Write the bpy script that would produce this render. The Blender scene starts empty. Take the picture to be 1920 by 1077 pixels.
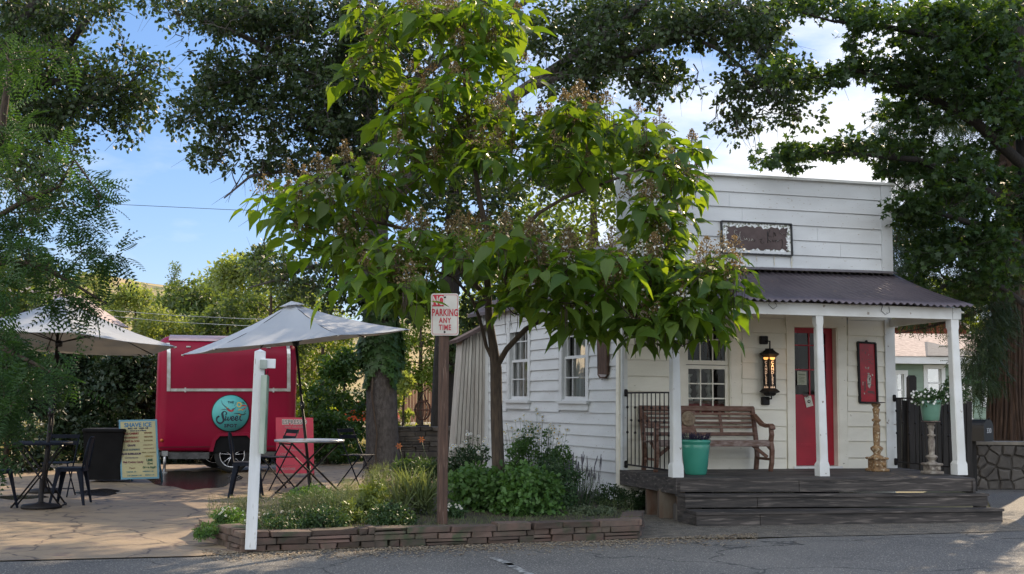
import bpy, math, random
import numpy as np
from mathutils import Vector, Matrix, noise as mnoise

sc = bpy.context.scene
col = sc.collection
R = math.radians

# ------------------------------------------------------------------ camera
FPX, CXP, CYP = 2200.0, 960.0, 538.5
CAMZ = 1.55
PITCH = math.atan((750.0 - CYP) / FPX)
ROLL = R(0.5)
cam_d = bpy.data.cameras.new("camera")
cam = bpy.data.objects.new("camera", cam_d)
col.objects.link(cam)
cam_d.sensor_width = 36.0
cam_d.lens = 36.0 * FPX / 1920.0
cam_d.clip_start = 0.1
cam_d.clip_end = 5000
_F = Vector((0, math.cos(PITCH), math.sin(PITCH)))
_U0 = Vector((0, -math.sin(PITCH), math.cos(PITCH)))
_R0 = Vector((1, 0, 0))
CR = _R0 * math.cos(ROLL) + _U0 * math.sin(ROLL)
CU = _U0 * math.cos(ROLL) - _R0 * math.sin(ROLL)
CAM = Vector((0, 0, CAMZ))
_m = Matrix.Identity(4)
for _i in range(3):
    _m[_i][0] = CR[_i]; _m[_i][1] = CU[_i]; _m[_i][2] = -_F[_i]; _m[_i][3] = CAM[_i]
cam.matrix_world = _m
sc.camera = cam

# ------------------------------------------------------------------ sky, sun, exposure
SUN_EL, SUN_AZ = R(31), R(29)       # azimuth measured from +Y towards +X
world = bpy.data.worlds.new("World")
sc.world = world
world.use_nodes = True
wn, wl = world.node_tree.nodes, world.node_tree.links
for n_ in list(wn): wn.remove(n_)
w_out = wn.new("ShaderNodeOutputWorld")
w_bg = wn.new("ShaderNodeBackground")
w_sky = wn.new("ShaderNodeTexSky")
w_sky.sky_type = 'NISHITA'
w_sky.sun_disc = False
w_sky.sun_elevation = SUN_EL
w_sky.sun_rotation = SUN_AZ
w_sky.altitude = 200
w_sky.air_density = 1.0
w_sky.dust_density = 0.25
w_sky.ozone_density = 2.0
w_bg.inputs[1].default_value = 0.13
# thin bright cloud drifting low on the right, painted on the sky itself
w_tc = wn.new("ShaderNodeTexCoord")
w_dot = wn.new("ShaderNodeVectorMath"); w_dot.operation = 'DOT_PRODUCT'
_cd = Vector((0.27, 1.0, 0.22)).normalized()
w_dot.inputs[1].default_value = _cd
w_mr = wn.new("ShaderNodeMapRange"); w_mr.inputs[1].default_value = 0.955; w_mr.inputs[2].default_value = 0.998
w_nz = wn.new("ShaderNodeTexNoise"); w_nz.inputs['Scale'].default_value = 4.5; w_nz.inputs['Detail'].default_value = 9; w_nz.inputs['Roughness'].default_value = 0.55
w_mp = wn.new("ShaderNodeMapping"); w_mp.inputs['Scale'].default_value = (1.0, 1.0, 3.2)
w_r2 = wn.new("ShaderNodeMapRange"); w_r2.inputs[1].default_value = 0.40; w_r2.inputs[2].default_value = 0.62
w_mul = wn.new("ShaderNodeMath"); w_mul.operation = 'MULTIPLY'
w_r3 = wn.new("ShaderNodeMapRange"); w_r3.inputs[1].default_value = 0.50; w_r3.inputs[2].default_value = 0.74; w_r3.inputs[4].default_value = 0.42
w_max = wn.new("ShaderNodeMath"); w_max.operation = 'MAXIMUM'
w_mix = wn.new("ShaderNodeMix"); w_mix.data_type = 'RGBA'
w_mix.inputs[7].default_value = (6.2, 6.3, 6.5, 1)
wl.new(w_tc.outputs['Generated'], w_dot.inputs[0])
wl.new(w_dot.outputs['Value'], w_mr.inputs[0])
wl.new(w_tc.outputs['Generated'], w_mp.inputs[0])
wl.new(w_mp.outputs[0], w_nz.inputs['Vector'])
wl.new(w_nz.outputs['Fac'], w_r2.inputs[0])
wl.new(w_nz.outputs['Fac'], w_r3.inputs[0])
wl.new(w_r2.outputs[0], w_mul.inputs[0]); wl.new(w_mr.outputs[0], w_mul.inputs[1])
wl.new(w_mul.outputs[0], w_max.inputs[0]); wl.new(w_r3.outputs[0], w_max.inputs[1])
wl.new(w_max.outputs[0], w_mix.inputs[0])
w_g = wn.new("ShaderNodeGamma"); w_g.inputs[1].default_value = 0.50
w_hs = wn.new("ShaderNodeHueSaturation"); w_hs.inputs['Saturation'].default_value = 1.60; w_hs.inputs['Value'].default_value = 1.40
wl.new(w_sky.outputs[0], w_g.inputs[0]); wl.new(w_g.outputs[0], w_hs.inputs['Color'])
w_tint = wn.new("ShaderNodeMix"); w_tint.data_type = 'RGBA'; w_tint.blend_type = 'MULTIPLY'; w_tint.inputs[0].default_value = 1.0; w_tint.inputs[7].default_value = (1.02, 1.12, 1.42, 1)
wl.new(w_hs.outputs[0], w_tint.inputs[6]); wl.new(w_tint.outputs[2], w_mix.inputs[6])
# unseen bright cloud added to the sky behind the camera as fill light
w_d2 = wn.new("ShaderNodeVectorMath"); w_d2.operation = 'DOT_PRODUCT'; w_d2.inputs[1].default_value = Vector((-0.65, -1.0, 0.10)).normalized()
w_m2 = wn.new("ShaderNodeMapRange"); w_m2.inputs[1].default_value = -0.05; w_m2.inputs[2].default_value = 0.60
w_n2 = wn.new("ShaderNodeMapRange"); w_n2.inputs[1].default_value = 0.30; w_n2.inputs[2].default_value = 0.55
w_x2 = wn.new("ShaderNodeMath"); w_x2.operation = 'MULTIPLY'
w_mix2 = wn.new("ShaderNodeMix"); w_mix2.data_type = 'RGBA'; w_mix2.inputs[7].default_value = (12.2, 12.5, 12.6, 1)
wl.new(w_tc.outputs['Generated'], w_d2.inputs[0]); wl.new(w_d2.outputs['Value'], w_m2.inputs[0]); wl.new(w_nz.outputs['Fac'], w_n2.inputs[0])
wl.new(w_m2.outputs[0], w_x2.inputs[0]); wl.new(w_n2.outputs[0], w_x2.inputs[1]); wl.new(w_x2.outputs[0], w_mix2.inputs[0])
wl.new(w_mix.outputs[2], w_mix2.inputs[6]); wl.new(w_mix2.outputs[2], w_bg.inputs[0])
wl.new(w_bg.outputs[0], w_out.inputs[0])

sun_d = bpy.data.lights.new("sun", 'SUN')
sun_d.energy = 5.0
sun_d.angle = R(0.5)
sun_d.color = (1.0, 0.80, 0.56)
sun = bpy.data.objects.new("sun", sun_d)
col.objects.link(sun)
SUNV = Vector((math.sin(SUN_AZ) * math.cos(SUN_EL), math.cos(SUN_AZ) * math.cos(SUN_EL), math.sin(SUN_EL)))
sun.rotation_euler = (-SUNV).to_track_quat('-Z', 'Y').to_euler()
sc.view_settings.view_transform = 'Standard'
sc.view_settings.look = 'None'
sc.view_settings.exposure = 0.60
sc.view_settings.gamma = 1.0
sc.render.engine = 'CYCLES'
sc.cycles.use_denoising = True
sc.cycles.max_bounces = 7
sc.cycles.diffuse_bounces = 3
sc.cycles.glossy_bounces = 3
sc.cycles.transmission_bounces = 4
sc.cycles.transparent_max_bounces = 8
sc.cycles.sample_clamp_indirect = 4.0
sc.cycles.caustics_reflective = False
sc.cycles.caustics_refractive = False

# ------------------------------------------------------------------ projection helpers (photo pixel -> place)
def ray(px, py):
    return _F + CR * ((px - CXP) / FPX) + CU * ((CYP - py) / FPX)
def at(px, py, Y):
    d = ray(px, py)
    return CAM + d * (Y / d.y)
def gr(px, py, z=0.0):
    d = ray(px, py)
    return CAM + d * ((z - CAMZ) / d.z)
def base(px, Y, z=0.0):
    """point at height z standing at depth Y, seen in column px"""
    d = ray(px, 760)
    for _ in range(4):
        p = CAM + d * (Y / d.y)
        q = Vector((p.x, Y, z))
        v = q - CAM
        cy = v.dot(CU) / v.dot(_F) * FPX
        d = ray(px, CYP - cy)
    p = CAM + d * (Y / d.y)
    return Vector((p.x, Y, z))
def proj(p):
    v = Vector(p) - CAM
    w = v.dot(_F)
    return CXP + v.dot(CR) / w * FPX, CYP - v.dot(CU) / w * FPX

class Pl:
    """vertical plane through p0 along horizontal direction d, normal n towards the viewer"""
    def __init__(s, p0, d):
        s.p0 = Vector(p0); s.d = Vector((d[0], d[1], 0)).normalized()
        n = Vector((s.d.y, -s.d.x, 0))
        if n.dot(s.p0 - CAM) > 0: n = -n
        s.n = n
    def w(s, px, py, off=0.0):
        d = ray(px, py)
        q = s.p0 + s.n * off
        return CAM + d * ((q - CAM).dot(s.n) / d.dot(s.n))
    def uz(s, px, py):
        p = s.w(px, py)
        return (p - s.p0).dot(s.d), p.z
    def pt(s, u, z, off=0.0):
        p = s.p0 + s.d * u + s.n * off
        return Vector((p.x, p.y, z))

# ------------------------------------------------------------------ mesh collector
class MB:
    def __init__(s):
        s.v = []; s.f = []; s.sm = []
    def add(s, vs, fs, smooth=False):
        o = len(s.v)
        s.v.extend([tuple(x) for x in vs])
        s.f.extend([tuple(i + o for i in f) for f in fs])
        s.sm.extend([smooth] * len(fs))
    def hexa(s, p):           # 8 points: bottom loop 0-3, top loop 4-7
        s.add(p, [(3, 2, 1, 0), (4, 5, 6, 7), (0, 1, 5, 4), (1, 2, 6, 5), (2, 3, 7, 6), (3, 0, 4, 7)])
    def box(s, c, x, y, z, ax=None, bevel=0.0):
        """centre c, full sizes x,y,z along ax (3 vectors)"""
        a, b, d = ax or (Vector((1, 0, 0)), Vector((0, 1, 0)), Vector((0, 0, 1)))
        c = Vector(c)
        if bevel <= 0:
            a = a * x / 2; b = b * y / 2; d = d * z / 2
            s.hexa([c - a - b - d, c + a - b - d, c + a + b - d, c - a + b - d, c - a - b + d, c + a - b + d, c + a + b + d, c - a + b + d])
            return
        e = bevel
        pr = [(-x/2+e, -y/2), (x/2-e, -y/2), (x/2, -y/2+e), (x/2, y/2-e), (x/2-e, y/2), (-x/2+e, y/2), (-x/2, y/2-e), (-x/2, -y/2+e)]
        vs = []
        for zz, k in ((-z/2, 1), (-z/2+e, 0), (z/2-e, 0), (z/2, 1)):
            for (p, q) in pr:
                fx = (x/2-e)/(x/2) if k else 1; fy = (y/2-e)/(y/2) if k else 1
                vs.append(c + a * p * fx + b * q * fy + d * zz)
        fs = [tuple(range(7, -1, -1)), tuple(range(24, 32))]
        for r_ in range(3):
            for i in range(8):
                j = (i + 1) % 8
                fs.append((r_*8+i, r_*8+j, r_*8+8+j, r_*8+8+i))
        s.add(vs, fs)
    def pbox(s, pl, u0, u1, z0, z1, o0, o1):
        s.hexa([pl.pt(u0, z0, o1), pl.pt(u1, z0, o1), pl.pt(u1, z0, o0), pl.pt(u0, z0, o0),
                pl.pt(u0, z1, o1), pl.pt(u1, z1, o1), pl.pt(u1, z1, o0), pl.pt(u0, z1, o0)])
    def ppoly(s, pl, pts, o0, o1):
        """polygon given by photo points lying on plane pl, front face at offset o1"""
        a = [pl.w(x, y, o1) for x, y in pts]
        b = [p - pl.n * (o1 - o0) for p in a]
        n = len(a)
        s.add(a + b, [tuple(range(n)), tuple(range(2*n-1, n-1, -1))] + [(i, i + n, (i+1) % n + n, (i+1) % n) for i in range(n)])
    def prism(s, pts, vec):
        n = len(pts); a = [Vector(p) for p in pts]; b = [p + Vector(vec) for p in a]
        s.add(a + b, [tuple(range(n)), tuple(range(2*n-1, n-1, -1))] + [(i, i + n, (i+1) % n + n, (i+1) % n) for i in range(n)])
    def tube(s, pts, rad, seg=8, cap=True, smooth=True, flat=1.0):
        pts = [Vector(p) for p in pts]
        n = len(pts)
        if not hasattr(rad, '__len__'): rad = [rad] * n
        prev = None; vs = []
        for i, p in enumerate(pts):
            t = (pts[min(i+1, n-1)] - pts[max(i-1, 0)])
            if t.length < 1e-9: t = Vector((0, 0, 1))
            t.normalize()
            if prev is None:
                a = t.cross(Vector((0, 0, 1)))
                if a.length < 0.05: a = t.cross(Vector((0, 1, 0)))
            else:
                a = prev - t * prev.dot(t)
            a.normalize(); prev = a
            b = t.cross(a)
            for k in range(seg):
                th = 2 * math.pi * k / seg
                vs.append(p + (a * math.cos(th) + b * math.sin(th) * flat) * rad[i])
        fs = []
        for i in range(n - 1):
            for k in range(seg):
                l = (k + 1) % seg
                fs.append((i*seg+k, i*seg+l, (i+1)*seg+l, (i+1)*seg+k))
        s.add(vs, fs, smooth)
        if cap:
            o = len(s.v) - len(vs)
            s.f.append(tuple(o + k for k in range(seg-1, -1, -1))); s.sm.append(False)
            s.f.append(tuple(o + (n-1)*seg + k for k in range(seg))); s.sm.append(False)
    def lathe(s, c, prof, seg=24, ax=None, smooth=True, cap=True):
        """prof: list of (r, z)"""
        a, b, d = ax or (Vector((1, 0, 0)), Vector((0, 1, 0)), Vector((0, 0, 1)))
        c = Vector(c); vs = []; n = len(prof)
        for r_, z in prof:
            for k in range(seg):
                th = 2 * math.pi * (k + 0.5) / seg
                vs.append(c + a * (r_ * math.cos(th)) + b * (r_ * math.sin(th)) + d * z)
        fs = []
        for i in range(n - 1):
            for k in range(seg):
                l = (k + 1) % seg
                fs.append((i*seg+k, i*seg+l, (i+1)*seg+l, (i+1)*seg+k))
        s.add(vs, fs, smooth)
        if cap:
            o = len(s.v) - len(vs)
            if prof[0][0] > 1e-4: s.f.append(tuple(o + k for k in range(seg-1, -1, -1))); s.sm.append(False)
            if prof[-1][0] > 1e-4: s.f.append(tuple(o + (n-1)*seg + k for k in range(seg))); s.sm.append(False)
    def build(s, name, mat, parent=None, origin=None):
        me = bpy.data.meshes.new(name)
        o_ = Vector(origin) if origin is not None else Vector((0, 0, 0))
        me.from_pydata([tuple(Vector(v) - o_) for v in s.v] if origin is not None else s.v, [], s.f)
        me.polygons.foreach_set('use_smooth', s.sm)
        me.update()
        return link(name, me, mat, parent, o_ if origin is not None else None)

def link(name, me, mat, parent=None, origin=None):
    ob = bpy.data.objects.new(name, me)
    if mat is not None:
        for m in (mat if isinstance(mat, (list, tuple)) else [mat]):
            me.materials.append(m)
    col.objects.link(ob)
    if origin is not None: ob.location = origin
    if parent is not None:
        ob.parent = parent
        if parent.type == 'EMPTY':
            ob.matrix_parent_inverse = Matrix.Translation(-Vector(parent.location))
        elif parent.get('_org') is not None:
            ob.matrix_parent_inverse = Matrix.Translation(-Vector(parent.location))
    if origin is not None: ob['_org'] = 1
    return ob

def tag(o, label=None, cat=None, group=None, kind=None):
    if label: o['label'] = label
    if cat: o['category'] = cat
    if group: o['group'] = group
    if kind: o['kind'] = kind
    return o
def thing(name, label, cat, loc=(0, 0, 0), group=None):
    o = bpy.data.objects.new(name, None); o.empty_display_size = 0.1
    col.objects.link(o); o.location = loc
    return tag(o, label, cat, group)
def copy_tree(o, parent=None):
    c = o.copy(); col.objects.link(c)
    if parent is not None: c.parent = parent
    for ch in list(o.children): copy_tree(ch, c)
    return c
def place(o, loc, rz=0.0, s=1.0, label=None, group=None, tilt=None):
    o.location = loc; o.rotation_euler = tilt if tilt else (0, 0, rz); o.scale = (s, s, s) if not hasattr(s, '__len__') else s
    return tag(o, label, None, group)

# ------------------------------------------------------------------ text
def text_mb(mb, body, height, org, xa, ya, align='CENTER', xs=1.0, thick=0.002, bold=0.0, shear=0.0, spacing=1.0):
    """letters of cap height `height`; org is the baseline centre (or left end); xa, ya unit vectors"""
    cu = bpy.data.curves.new('t', 'FONT')
    cu.body = body; cu.size = height / 0.70; cu.align_x = align; cu.extrude = thick / 2; cu.offset = bold; cu.resolution_u = 3
    cu.shear = shear; cu.space_character = spacing
    ob = bpy.data.objects.new('t', cu); col.objects.link(ob)
    me = bpy.data.meshes.new_from_object(ob)
    xa = Vector(xa).normalized(); ya = Vector(ya).normalized(); na = xa.cross(ya)
    org = Vector(org)
    vs = [org + xa * (v.co.x * xs) + ya * v.co.y + na * (v.co.z) for v in me.vertices]
    mb.add(vs, [tuple(p.vertices) for p in me.polygons])
    bpy.data.objects.remove(ob); bpy.data.curves.remove(cu); bpy.data.meshes.remove(me)

# ------------------------------------------------------------------ materials
def nodes(m):
    m.use_nodes = True
    return m.node_tree.nodes, m.node_tree.links
def srgb(r, g, b):
    f = lambda c: (c/255/12.92) if c/255 <= 0.04045 else ((c/255+0.055)/1.055)**2.4
    return (f(r), f(g), f(b))
def pmat(name, c1, c2=None, scale=4.0, rough=0.7, metal=0.0, bump=0.0, bscale=None, stretch=(1, 1, 1), detail=6,
         lo=0.35, hi=0.65, c3=None, s3=30.0, lo3=0.6, hi3=0.68, spec=0.5, island=0.0, rvar=0.0, coat=0.0, emit=None, estr=0.0, bdist=0.02):
    m = bpy.data.materials.new(name)
    ns, ls = nodes(m)
    b = ns['Principled BSDF']
    b.inputs['Roughness'].default_value = rough
    b.inputs['Metallic'].default_value = metal
    b.inputs['Specular IOR Level'].default_value = spec
    b.inputs['Coat Weight'].default_value = coat
    b.inputs['Base Color'].default_value = (*c1, 1)
    if emit:
        b.inputs['Emission Color'].default_value = (*emit, 1); b.inputs['Emission Strength'].default_value = estr
    tc = ns.new('ShaderNodeTexCoord'); mp = ns.new('ShaderNodeMapping')
    mp.inputs['Scale'].default_value = stretch
    ls.new(tc.outputs['Object'], mp.inputs[0])
    last = None
    if c2 is not None:
        nz = ns.new('ShaderNodeTexNoise'); nz.inputs['Scale'].default_value = scale; nz.inputs['Detail'].default_value = detail
        ls.new(mp.outputs[0], nz.inputs['Vector'])
        mr = ns.new('ShaderNodeMapRange'); mr.inputs[1].default_value = lo; mr.inputs[2].default_value = hi
        ls.new(nz.outputs['Fac'], mr.inputs[0])
        mx = ns.new('ShaderNodeMix'); mx.data_type = 'RGBA'
        mx.inputs[6].default_value = (*c1, 1); mx.inputs[7].default_value = (*c2, 1)
        ls.new(mr.outputs[0], mx.inputs[0]); last = mx.outputs[2]
    if c3 is not None:
        n3 = ns.new('ShaderNodeTexNoise'); n3.inputs['Scale'].default_value = s3; n3.inputs['Detail'].default_value = 8
        ls.new(mp.outputs[0], n3.inputs['Vector'])
        m3 = ns.new('ShaderNodeMapRange'); m3.inputs[1].default_value = lo3; m3.inputs[2].default_value = hi3
        ls.new(n3.outputs['Fac'], m3.inputs[0])
        x3 = ns.new('ShaderNodeMix'); x3.data_type = 'RGBA'; x3.inputs[7].default_value = (*c3, 1)
        if last is not None: ls.new(last, x3.inputs[6])
        else: x3.inputs[6].default_value = (*c1, 1)
        ls.new(m3.outputs[0], x3.inputs[0]); last = x3.outputs[2]
    if island > 0:
        ge = ns.new('ShaderNodeNewGeometry'); hv = ns.new('ShaderNodeHueSaturation')
        ma = ns.new('ShaderNodeMapRange'); ma.inputs[3].default_value = 1 - island; ma.inputs[4].default_value = 1 + island
        ls.new(ge.outputs['Random Per Island'], ma.inputs[0]); ls.new(ma.outputs[0], hv.inputs['Value'])
        if last is not None: ls.new(last, hv.inputs['Color'])
        else: hv.inputs['Color'].default_value = (*c1, 1)
        last = hv.outputs[0]
    if last is not None: ls.new(last, b.inputs['Base Color'])
    if bump > 0:
        nb = ns.new('ShaderNodeTexNoise'); nb.inputs['Scale'].default_value = bscale or scale * 4; nb.inputs['Detail'].default_value = 8
        ls.new(mp.outputs[0], nb.inputs['Vector'])
        bp = ns.new('ShaderNodeBump'); bp.inputs['Strength'].default_value = bump; bp.inputs['Distance'].default_value = bdist
        ls.new(nb.outputs['Fac'], bp.inputs['Height']); ls.new(bp.outputs[0], b.inputs['Normal'])
    return m

def leafmat(name, c1, c2, trans=0.45, tcol=None, rough=0.5, var=0.3, spec=0.4):
    m = bpy.data.materials.new(name)
    ns, ls = nodes(m)
    b = ns['Principled BSDF']; out = ns['Material Output']
    b.inputs['Roughness'].default_value = rough; b.inputs['Specular IOR Level'].default_value = spec
    ge = ns.new('ShaderNodeNewGeometry')
    mx = ns.new('ShaderNodeMix'); mx.data_type = 'RGBA'
    mx.inputs[6].default_value = (*c1, 1); mx.inputs[7].default_value = (*c2, 1)
    ls.new(ge.outputs['Random Per Island'], mx.inputs[0])
    tc = ns.new('ShaderNodeTexCoord'); nz = ns.new('ShaderNodeTexNoise'); nz.inputs['Scale'].default_value = 0.9
    ls.new(tc.outputs['Object'], nz.inputs['Vector'])
    ma = ns.new('ShaderNodeMapRange'); ma.inputs[1].default_value = 0.3; ma.inputs[2].default_value = 0.7
    ma.inputs[3].default_value = 1 - var; ma.inputs[4].default_value = 1 + var
    ls.new(nz.outputs['Fac'], ma.inputs[0])
    hv = ns.new('ShaderNodeHueSaturation')
    ls.new(ma.outputs[0], hv.inputs['Value']); ls.new(mx.outputs[2], hv.inputs['Color'])
    ls.new(hv.outputs[0], b.inputs['Base Color'])
    tr = ns.new('ShaderNodeBsdfTranslucent')
    hs = ns.new('ShaderNodeMix'); hs.data_type = 'RGBA'; hs.blend_type = 'MULTIPLY'; hs.inputs[0].default_value = 1.0
    hs.inputs[7].default_value = (*(tcol or (2.2, 2.0, 0.7)), 1)
    ls.new(hv.outputs[0], hs.inputs[6]); ls.new(hs.outputs[2], tr.inputs[0])
    ms = ns.new('ShaderNodeMixShader'); ms.inputs[0].default_value = trans
    ls.new(b.outputs[0], ms.inputs[1]); ls.new(tr.outputs[0], ms.inputs[2]); ls.new(ms.outputs[0], out.inputs[0])
    return m

M = {}
WHITE = (0.62, 0.64, 0.66)
M['white'] = pmat('white_paint', WHITE, (0.55, 0.565, 0.58), scale=1.6, rough=0.55, c3=(0.33, 0.29, 0.24), s3=20, lo3=0.665, hi3=0.71, bump=0.10, bscale=26, stretch=(1, 1, 2.5), bdist=0.01)
M['cream'] = pmat('warm_lit_white', (0.86, 0.82, 0.71), (0.77, 0.73, 0.62), scale=1.8, rough=0.6, c3=(0.40, 0.35, 0.27), s3=13, lo3=0.69, hi3=0.75, bump=0.10, bscale=26, stretch=(1, 1, 2.5), bdist=0.01)  # shop white again, lightened and warmed to carry the light under the porch
M['trim'] = pmat('trim_paint', (0.76, 0.77, 0.76), (0.66, 0.66, 0.63), scale=3, rough=0.5, c3=(0.28, 0.24, 0.20), s3=11, lo3=0.67, hi3=0.71, bump=0.12, bscale=30, bdist=0.01)
M['deck'] = pmat('deck_wood', (0.068, 0.058, 0.053), (0.026, 0.023, 0.022), scale=3.0, rough=0.75, stretch=(0.5, 2, 8), c3=(0.17, 0.145, 0.13), s3=5, lo3=0.55, hi3=0.72, bump=0.4, bscale=9, island=0.3)
M['darkwood'] = pmat('dark_fence_wood', (0.013, 0.012, 0.012), (0.026, 0.022, 0.021), scale=5, rough=0.8, stretch=(4, 4, 0.5), bump=0.3, island=0.3)
M['benchwood'] = pmat('bench_wood', (0.115, 0.050, 0.030), (0.22, 0.13, 0.095), scale=6, rough=0.6, stretch=(1, 6, 6), bump=0.2, island=0.25, lo=0.4, hi=0.75)
M['benchgrey'] = pmat('bench_worn_wood', (0.27, 0.21, 0.19), (0.13, 0.075, 0.055), scale=5, rough=0.75, stretch=(1, 6, 6), bump=0.3, island=0.15)
M['postwood'] = pmat('post_wood', (0.115, 0.065, 0.045), (0.055, 0.032, 0.024), scale=7, rough=0.8, stretch=(6, 6, 0.5), bump=0.4, c3=(0.19, 0.13, 0.10), s3=9)
M['black'] = pmat('black_metal', (0.010, 0.010, 0.013), rough=0.35, metal=0.2)
M['blackm'] = pmat('black_iron', (0.009, 0.008, 0.009), (0.018, 0.014, 0.013), scale=20, rough=0.6, metal=0.0, spec=0.3, bump=0.1)
M['navy'] = pmat('navy_metal', (0.009, 0.012, 0.022), (0.014, 0.018, 0.030), scale=9, rough=0.6, metal=0.0, spec=0.12)
M['steel'] = pmat('brushed_steel', (0.55, 0.56, 0.57), (0.4, 0.38, 0.35), scale=9, rough=0.32, metal=0.9)
M['silvertop'] = pmat('pale_metal_top', (0.55, 0.58, 0.62), (0.4, 0.42, 0.46), scale=12, rough=0.28, metal=0.55)
M['red'] = pmat('trailer_red', (0.25, 0.002, 0.028), rough=0.36, coat=0.0, spec=0.22, bump=0.03, bscale=3, c2=(0.21, 0.002, 0.023), scale=1.5)
M['doorred'] = pmat('door_red', (0.34, 0.006, 0.022), (0.27, 0.006, 0.02), scale=4, rough=0.45, bump=0.05)
M['artred'] = pmat('red_enamel', (0.40, 0.006, 0.018), (0.30, 0.006, 0.016), scale=9, rough=0.35, c3=(0.10, 0.02, 0.02), s3=30)
M['signred'] = pmat('sign_red', (0.52, 0.035, 0.07), (0.44, 0.03, 0.06), scale=4, rough=0.5)
M['textred'] = pmat('lettering_red', (0.42, 0.012, 0.03), rough=0.5)
M['offwhite'] = pmat('sign_white', (0.55, 0.53, 0.48), (0.48, 0.46, 0.42), scale=6, rough=0.45)
M['plainwhite'] = pmat('fresh_white', (0.80, 0.81, 0.82), (0.74, 0.75, 0.76), scale=3, rough=0.45)
M['canvas'] = None
M['stone'] = pmat('stacked_stone', (0.135, 0.085, 0.068), (0.085, 0.068, 0.052), scale=5, rough=0.85, bump=0.6, bscale=14, island=0.38, c3=(0.055, 0.065, 0.035), s3=4, lo3=0.56, hi3=0.66)
M['darkstone'] = pmat('dark_stone', (0.055, 0.050, 0.046), (0.095, 0.085, 0.075), scale=5, rough=0.9, bump=0.6, bscale=14, island=0.35)
M['greystone'] = pmat('grey_field_stone', (0.085, 0.074, 0.066), (0.135, 0.12, 0.105), scale=4, rough=0.85, bump=0.5, bscale=12, island=0.25)
M['mortar'] = pmat('mortar', (0.050, 0.045, 0.040), (0.08, 0.07, 0.06), scale=10, rough=0.95, bump=0.3)
M['soil'] = pmat('soil', (0.035, 0.028, 0.02), (0.07, 0.055, 0.038), scale=8, rough=0.95, bump=0.6, bscale=30)
M['rust'] = pmat('rusted_plate', (0.105, 0.075, 0.072), (0.075, 0.052, 0.050), scale=7, rough=0.6, bump=0.15, metal=0.3)
M['roofmetal'] = pmat('corrugated_metal', (0.080, 0.068, 0.084), (0.118, 0.097, 0.112), scale=2.0, rough=0.42, metal=0.35, bump=0.1, c3=(0.15, 0.11, 0.10), s3=5, lo3=0.66, hi3=0.72)
M['teal'] = pmat('glazed_green', (0.055, 0.30, 0.215), (0.04, 0.24, 0.17), scale=3, rough=0.22, coat=0.4)
M['celadon'] = pmat('sage_green_pot', (0.13, 0.27, 0.20), (0.10, 0.22, 0.16), scale=5, rough=0.4)
M['ochre'] = pmat('ochre_carved_wood', (0.34, 0.21, 0.095), (0.17, 0.095, 0.045), scale=16, rough=0.65, c3=(0.50, 0.42, 0.30), s3=26, lo3=0.56, hi3=0.62, bump=0.3)
M['greycarve'] = pmat('grey_carved_wood', (0.30, 0.27, 0.23), (0.15, 0.12, 0.10), scale=16, rough=0.7, bump=0.3)
M['palecarve'] = pmat('chalky_white_wood', (0.62, 0.60, 0.54), (0.42, 0.39, 0.33), scale=14, rough=0.7, bump=0.2)
M['glow'] = pmat('lantern_glass', (0.9, 0.55, 0.2), rough=0.5, emit=(1.0, 0.40, 0.09), estr=1.0)
M['dim'] = pmat('lantern_dim_glass', (0.9, 0.7, 0.5), rough=0.5, emit=(1.0, 0.58, 0.36), estr=0.22)
M['rubber'] = pmat('tyre_rubber', (0.012, 0.012, 0.012), rough=0.8, bump=0.2, bscale=60)
M['alloy'] = pmat('alloy', (0.7, 0.7, 0.72), rough=0.25, metal=0.9)
M['darkgrey'] = pmat('dark_plastic', (0.006, 0.006, 0.007), (0.010, 0.010, 0.011), scale=5, rough=0.75, spec=0.15)
M['interior'] = pmat('interior_wall', (0.035, 0.030, 0.027), rough=0.9)
M['paper'] = pmat('paper', (0.62, 0.60, 0.52), (0.5, 0.5, 0.42), scale=30, rough=0.8)
M['greenpaint'] = pmat('sage_siding', (0.26, 0.35, 0.28), (0.23, 0.31, 0.25), scale=3, rough=0.7)
M['mailbox'] = pmat('mailbox_black', (0.010, 0.011, 0.014), rough=0.5)

def glassmat(name, refl=0.25, tint=(0.75, 0.8, 0.8), rough=0.015):
    m = bpy.data.materials.new(name); ns, ls = nodes(m)
    out = ns['Material Output']; ns.remove(ns['Principled BSDF'])
    tr = ns.new('ShaderNodeBsdfTransparent'); tr.inputs[0].default_value = (*tint, 1)
    gl = ns.new('ShaderNodeBsdfGlossy'); gl.inputs['Roughness'].default_value = rough
    tc = ns.new('ShaderNodeTexCoord'); nz = ns.new('ShaderNodeTexNoise'); nz.inputs['Scale'].default_value = 3.0
    bp = ns.new('ShaderNodeBump'); bp.inputs['Strength'].default_value = 0.12; bp.inputs['Distance'].default_value = 0.02
    ls.new(tc.outputs['Object'], nz.inputs['Vector']); ls.new(nz.outputs['Fac'], bp.inputs['Height']); ls.new(bp.outputs[0], gl.inputs['Normal'])
    fr = ns.new('ShaderNodeFresnel'); fr.inputs[0].default_value = 1.3
    ad = ns.new('ShaderNodeMath'); ad.operation = 'ADD'; ad.inputs[1].default_value = refl; ad.use_clamp = True
    ls.new(fr.outputs[0], ad.inputs[0])
    ms = ns.new('ShaderNodeMixShader'); ls.new(ad.outputs[0], ms.inputs[0]); ls.new(tr.outputs[0], ms.inputs[1]); ls.new(gl.outputs[0], ms.inputs[2])
    ls.new(ms.outputs[0], out.inputs[0])
    return m
M['glass'] = glassmat('window_glass', 0.005)
M['mirrorglass'] = glassmat('old_window_glass', 0.42)

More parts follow.
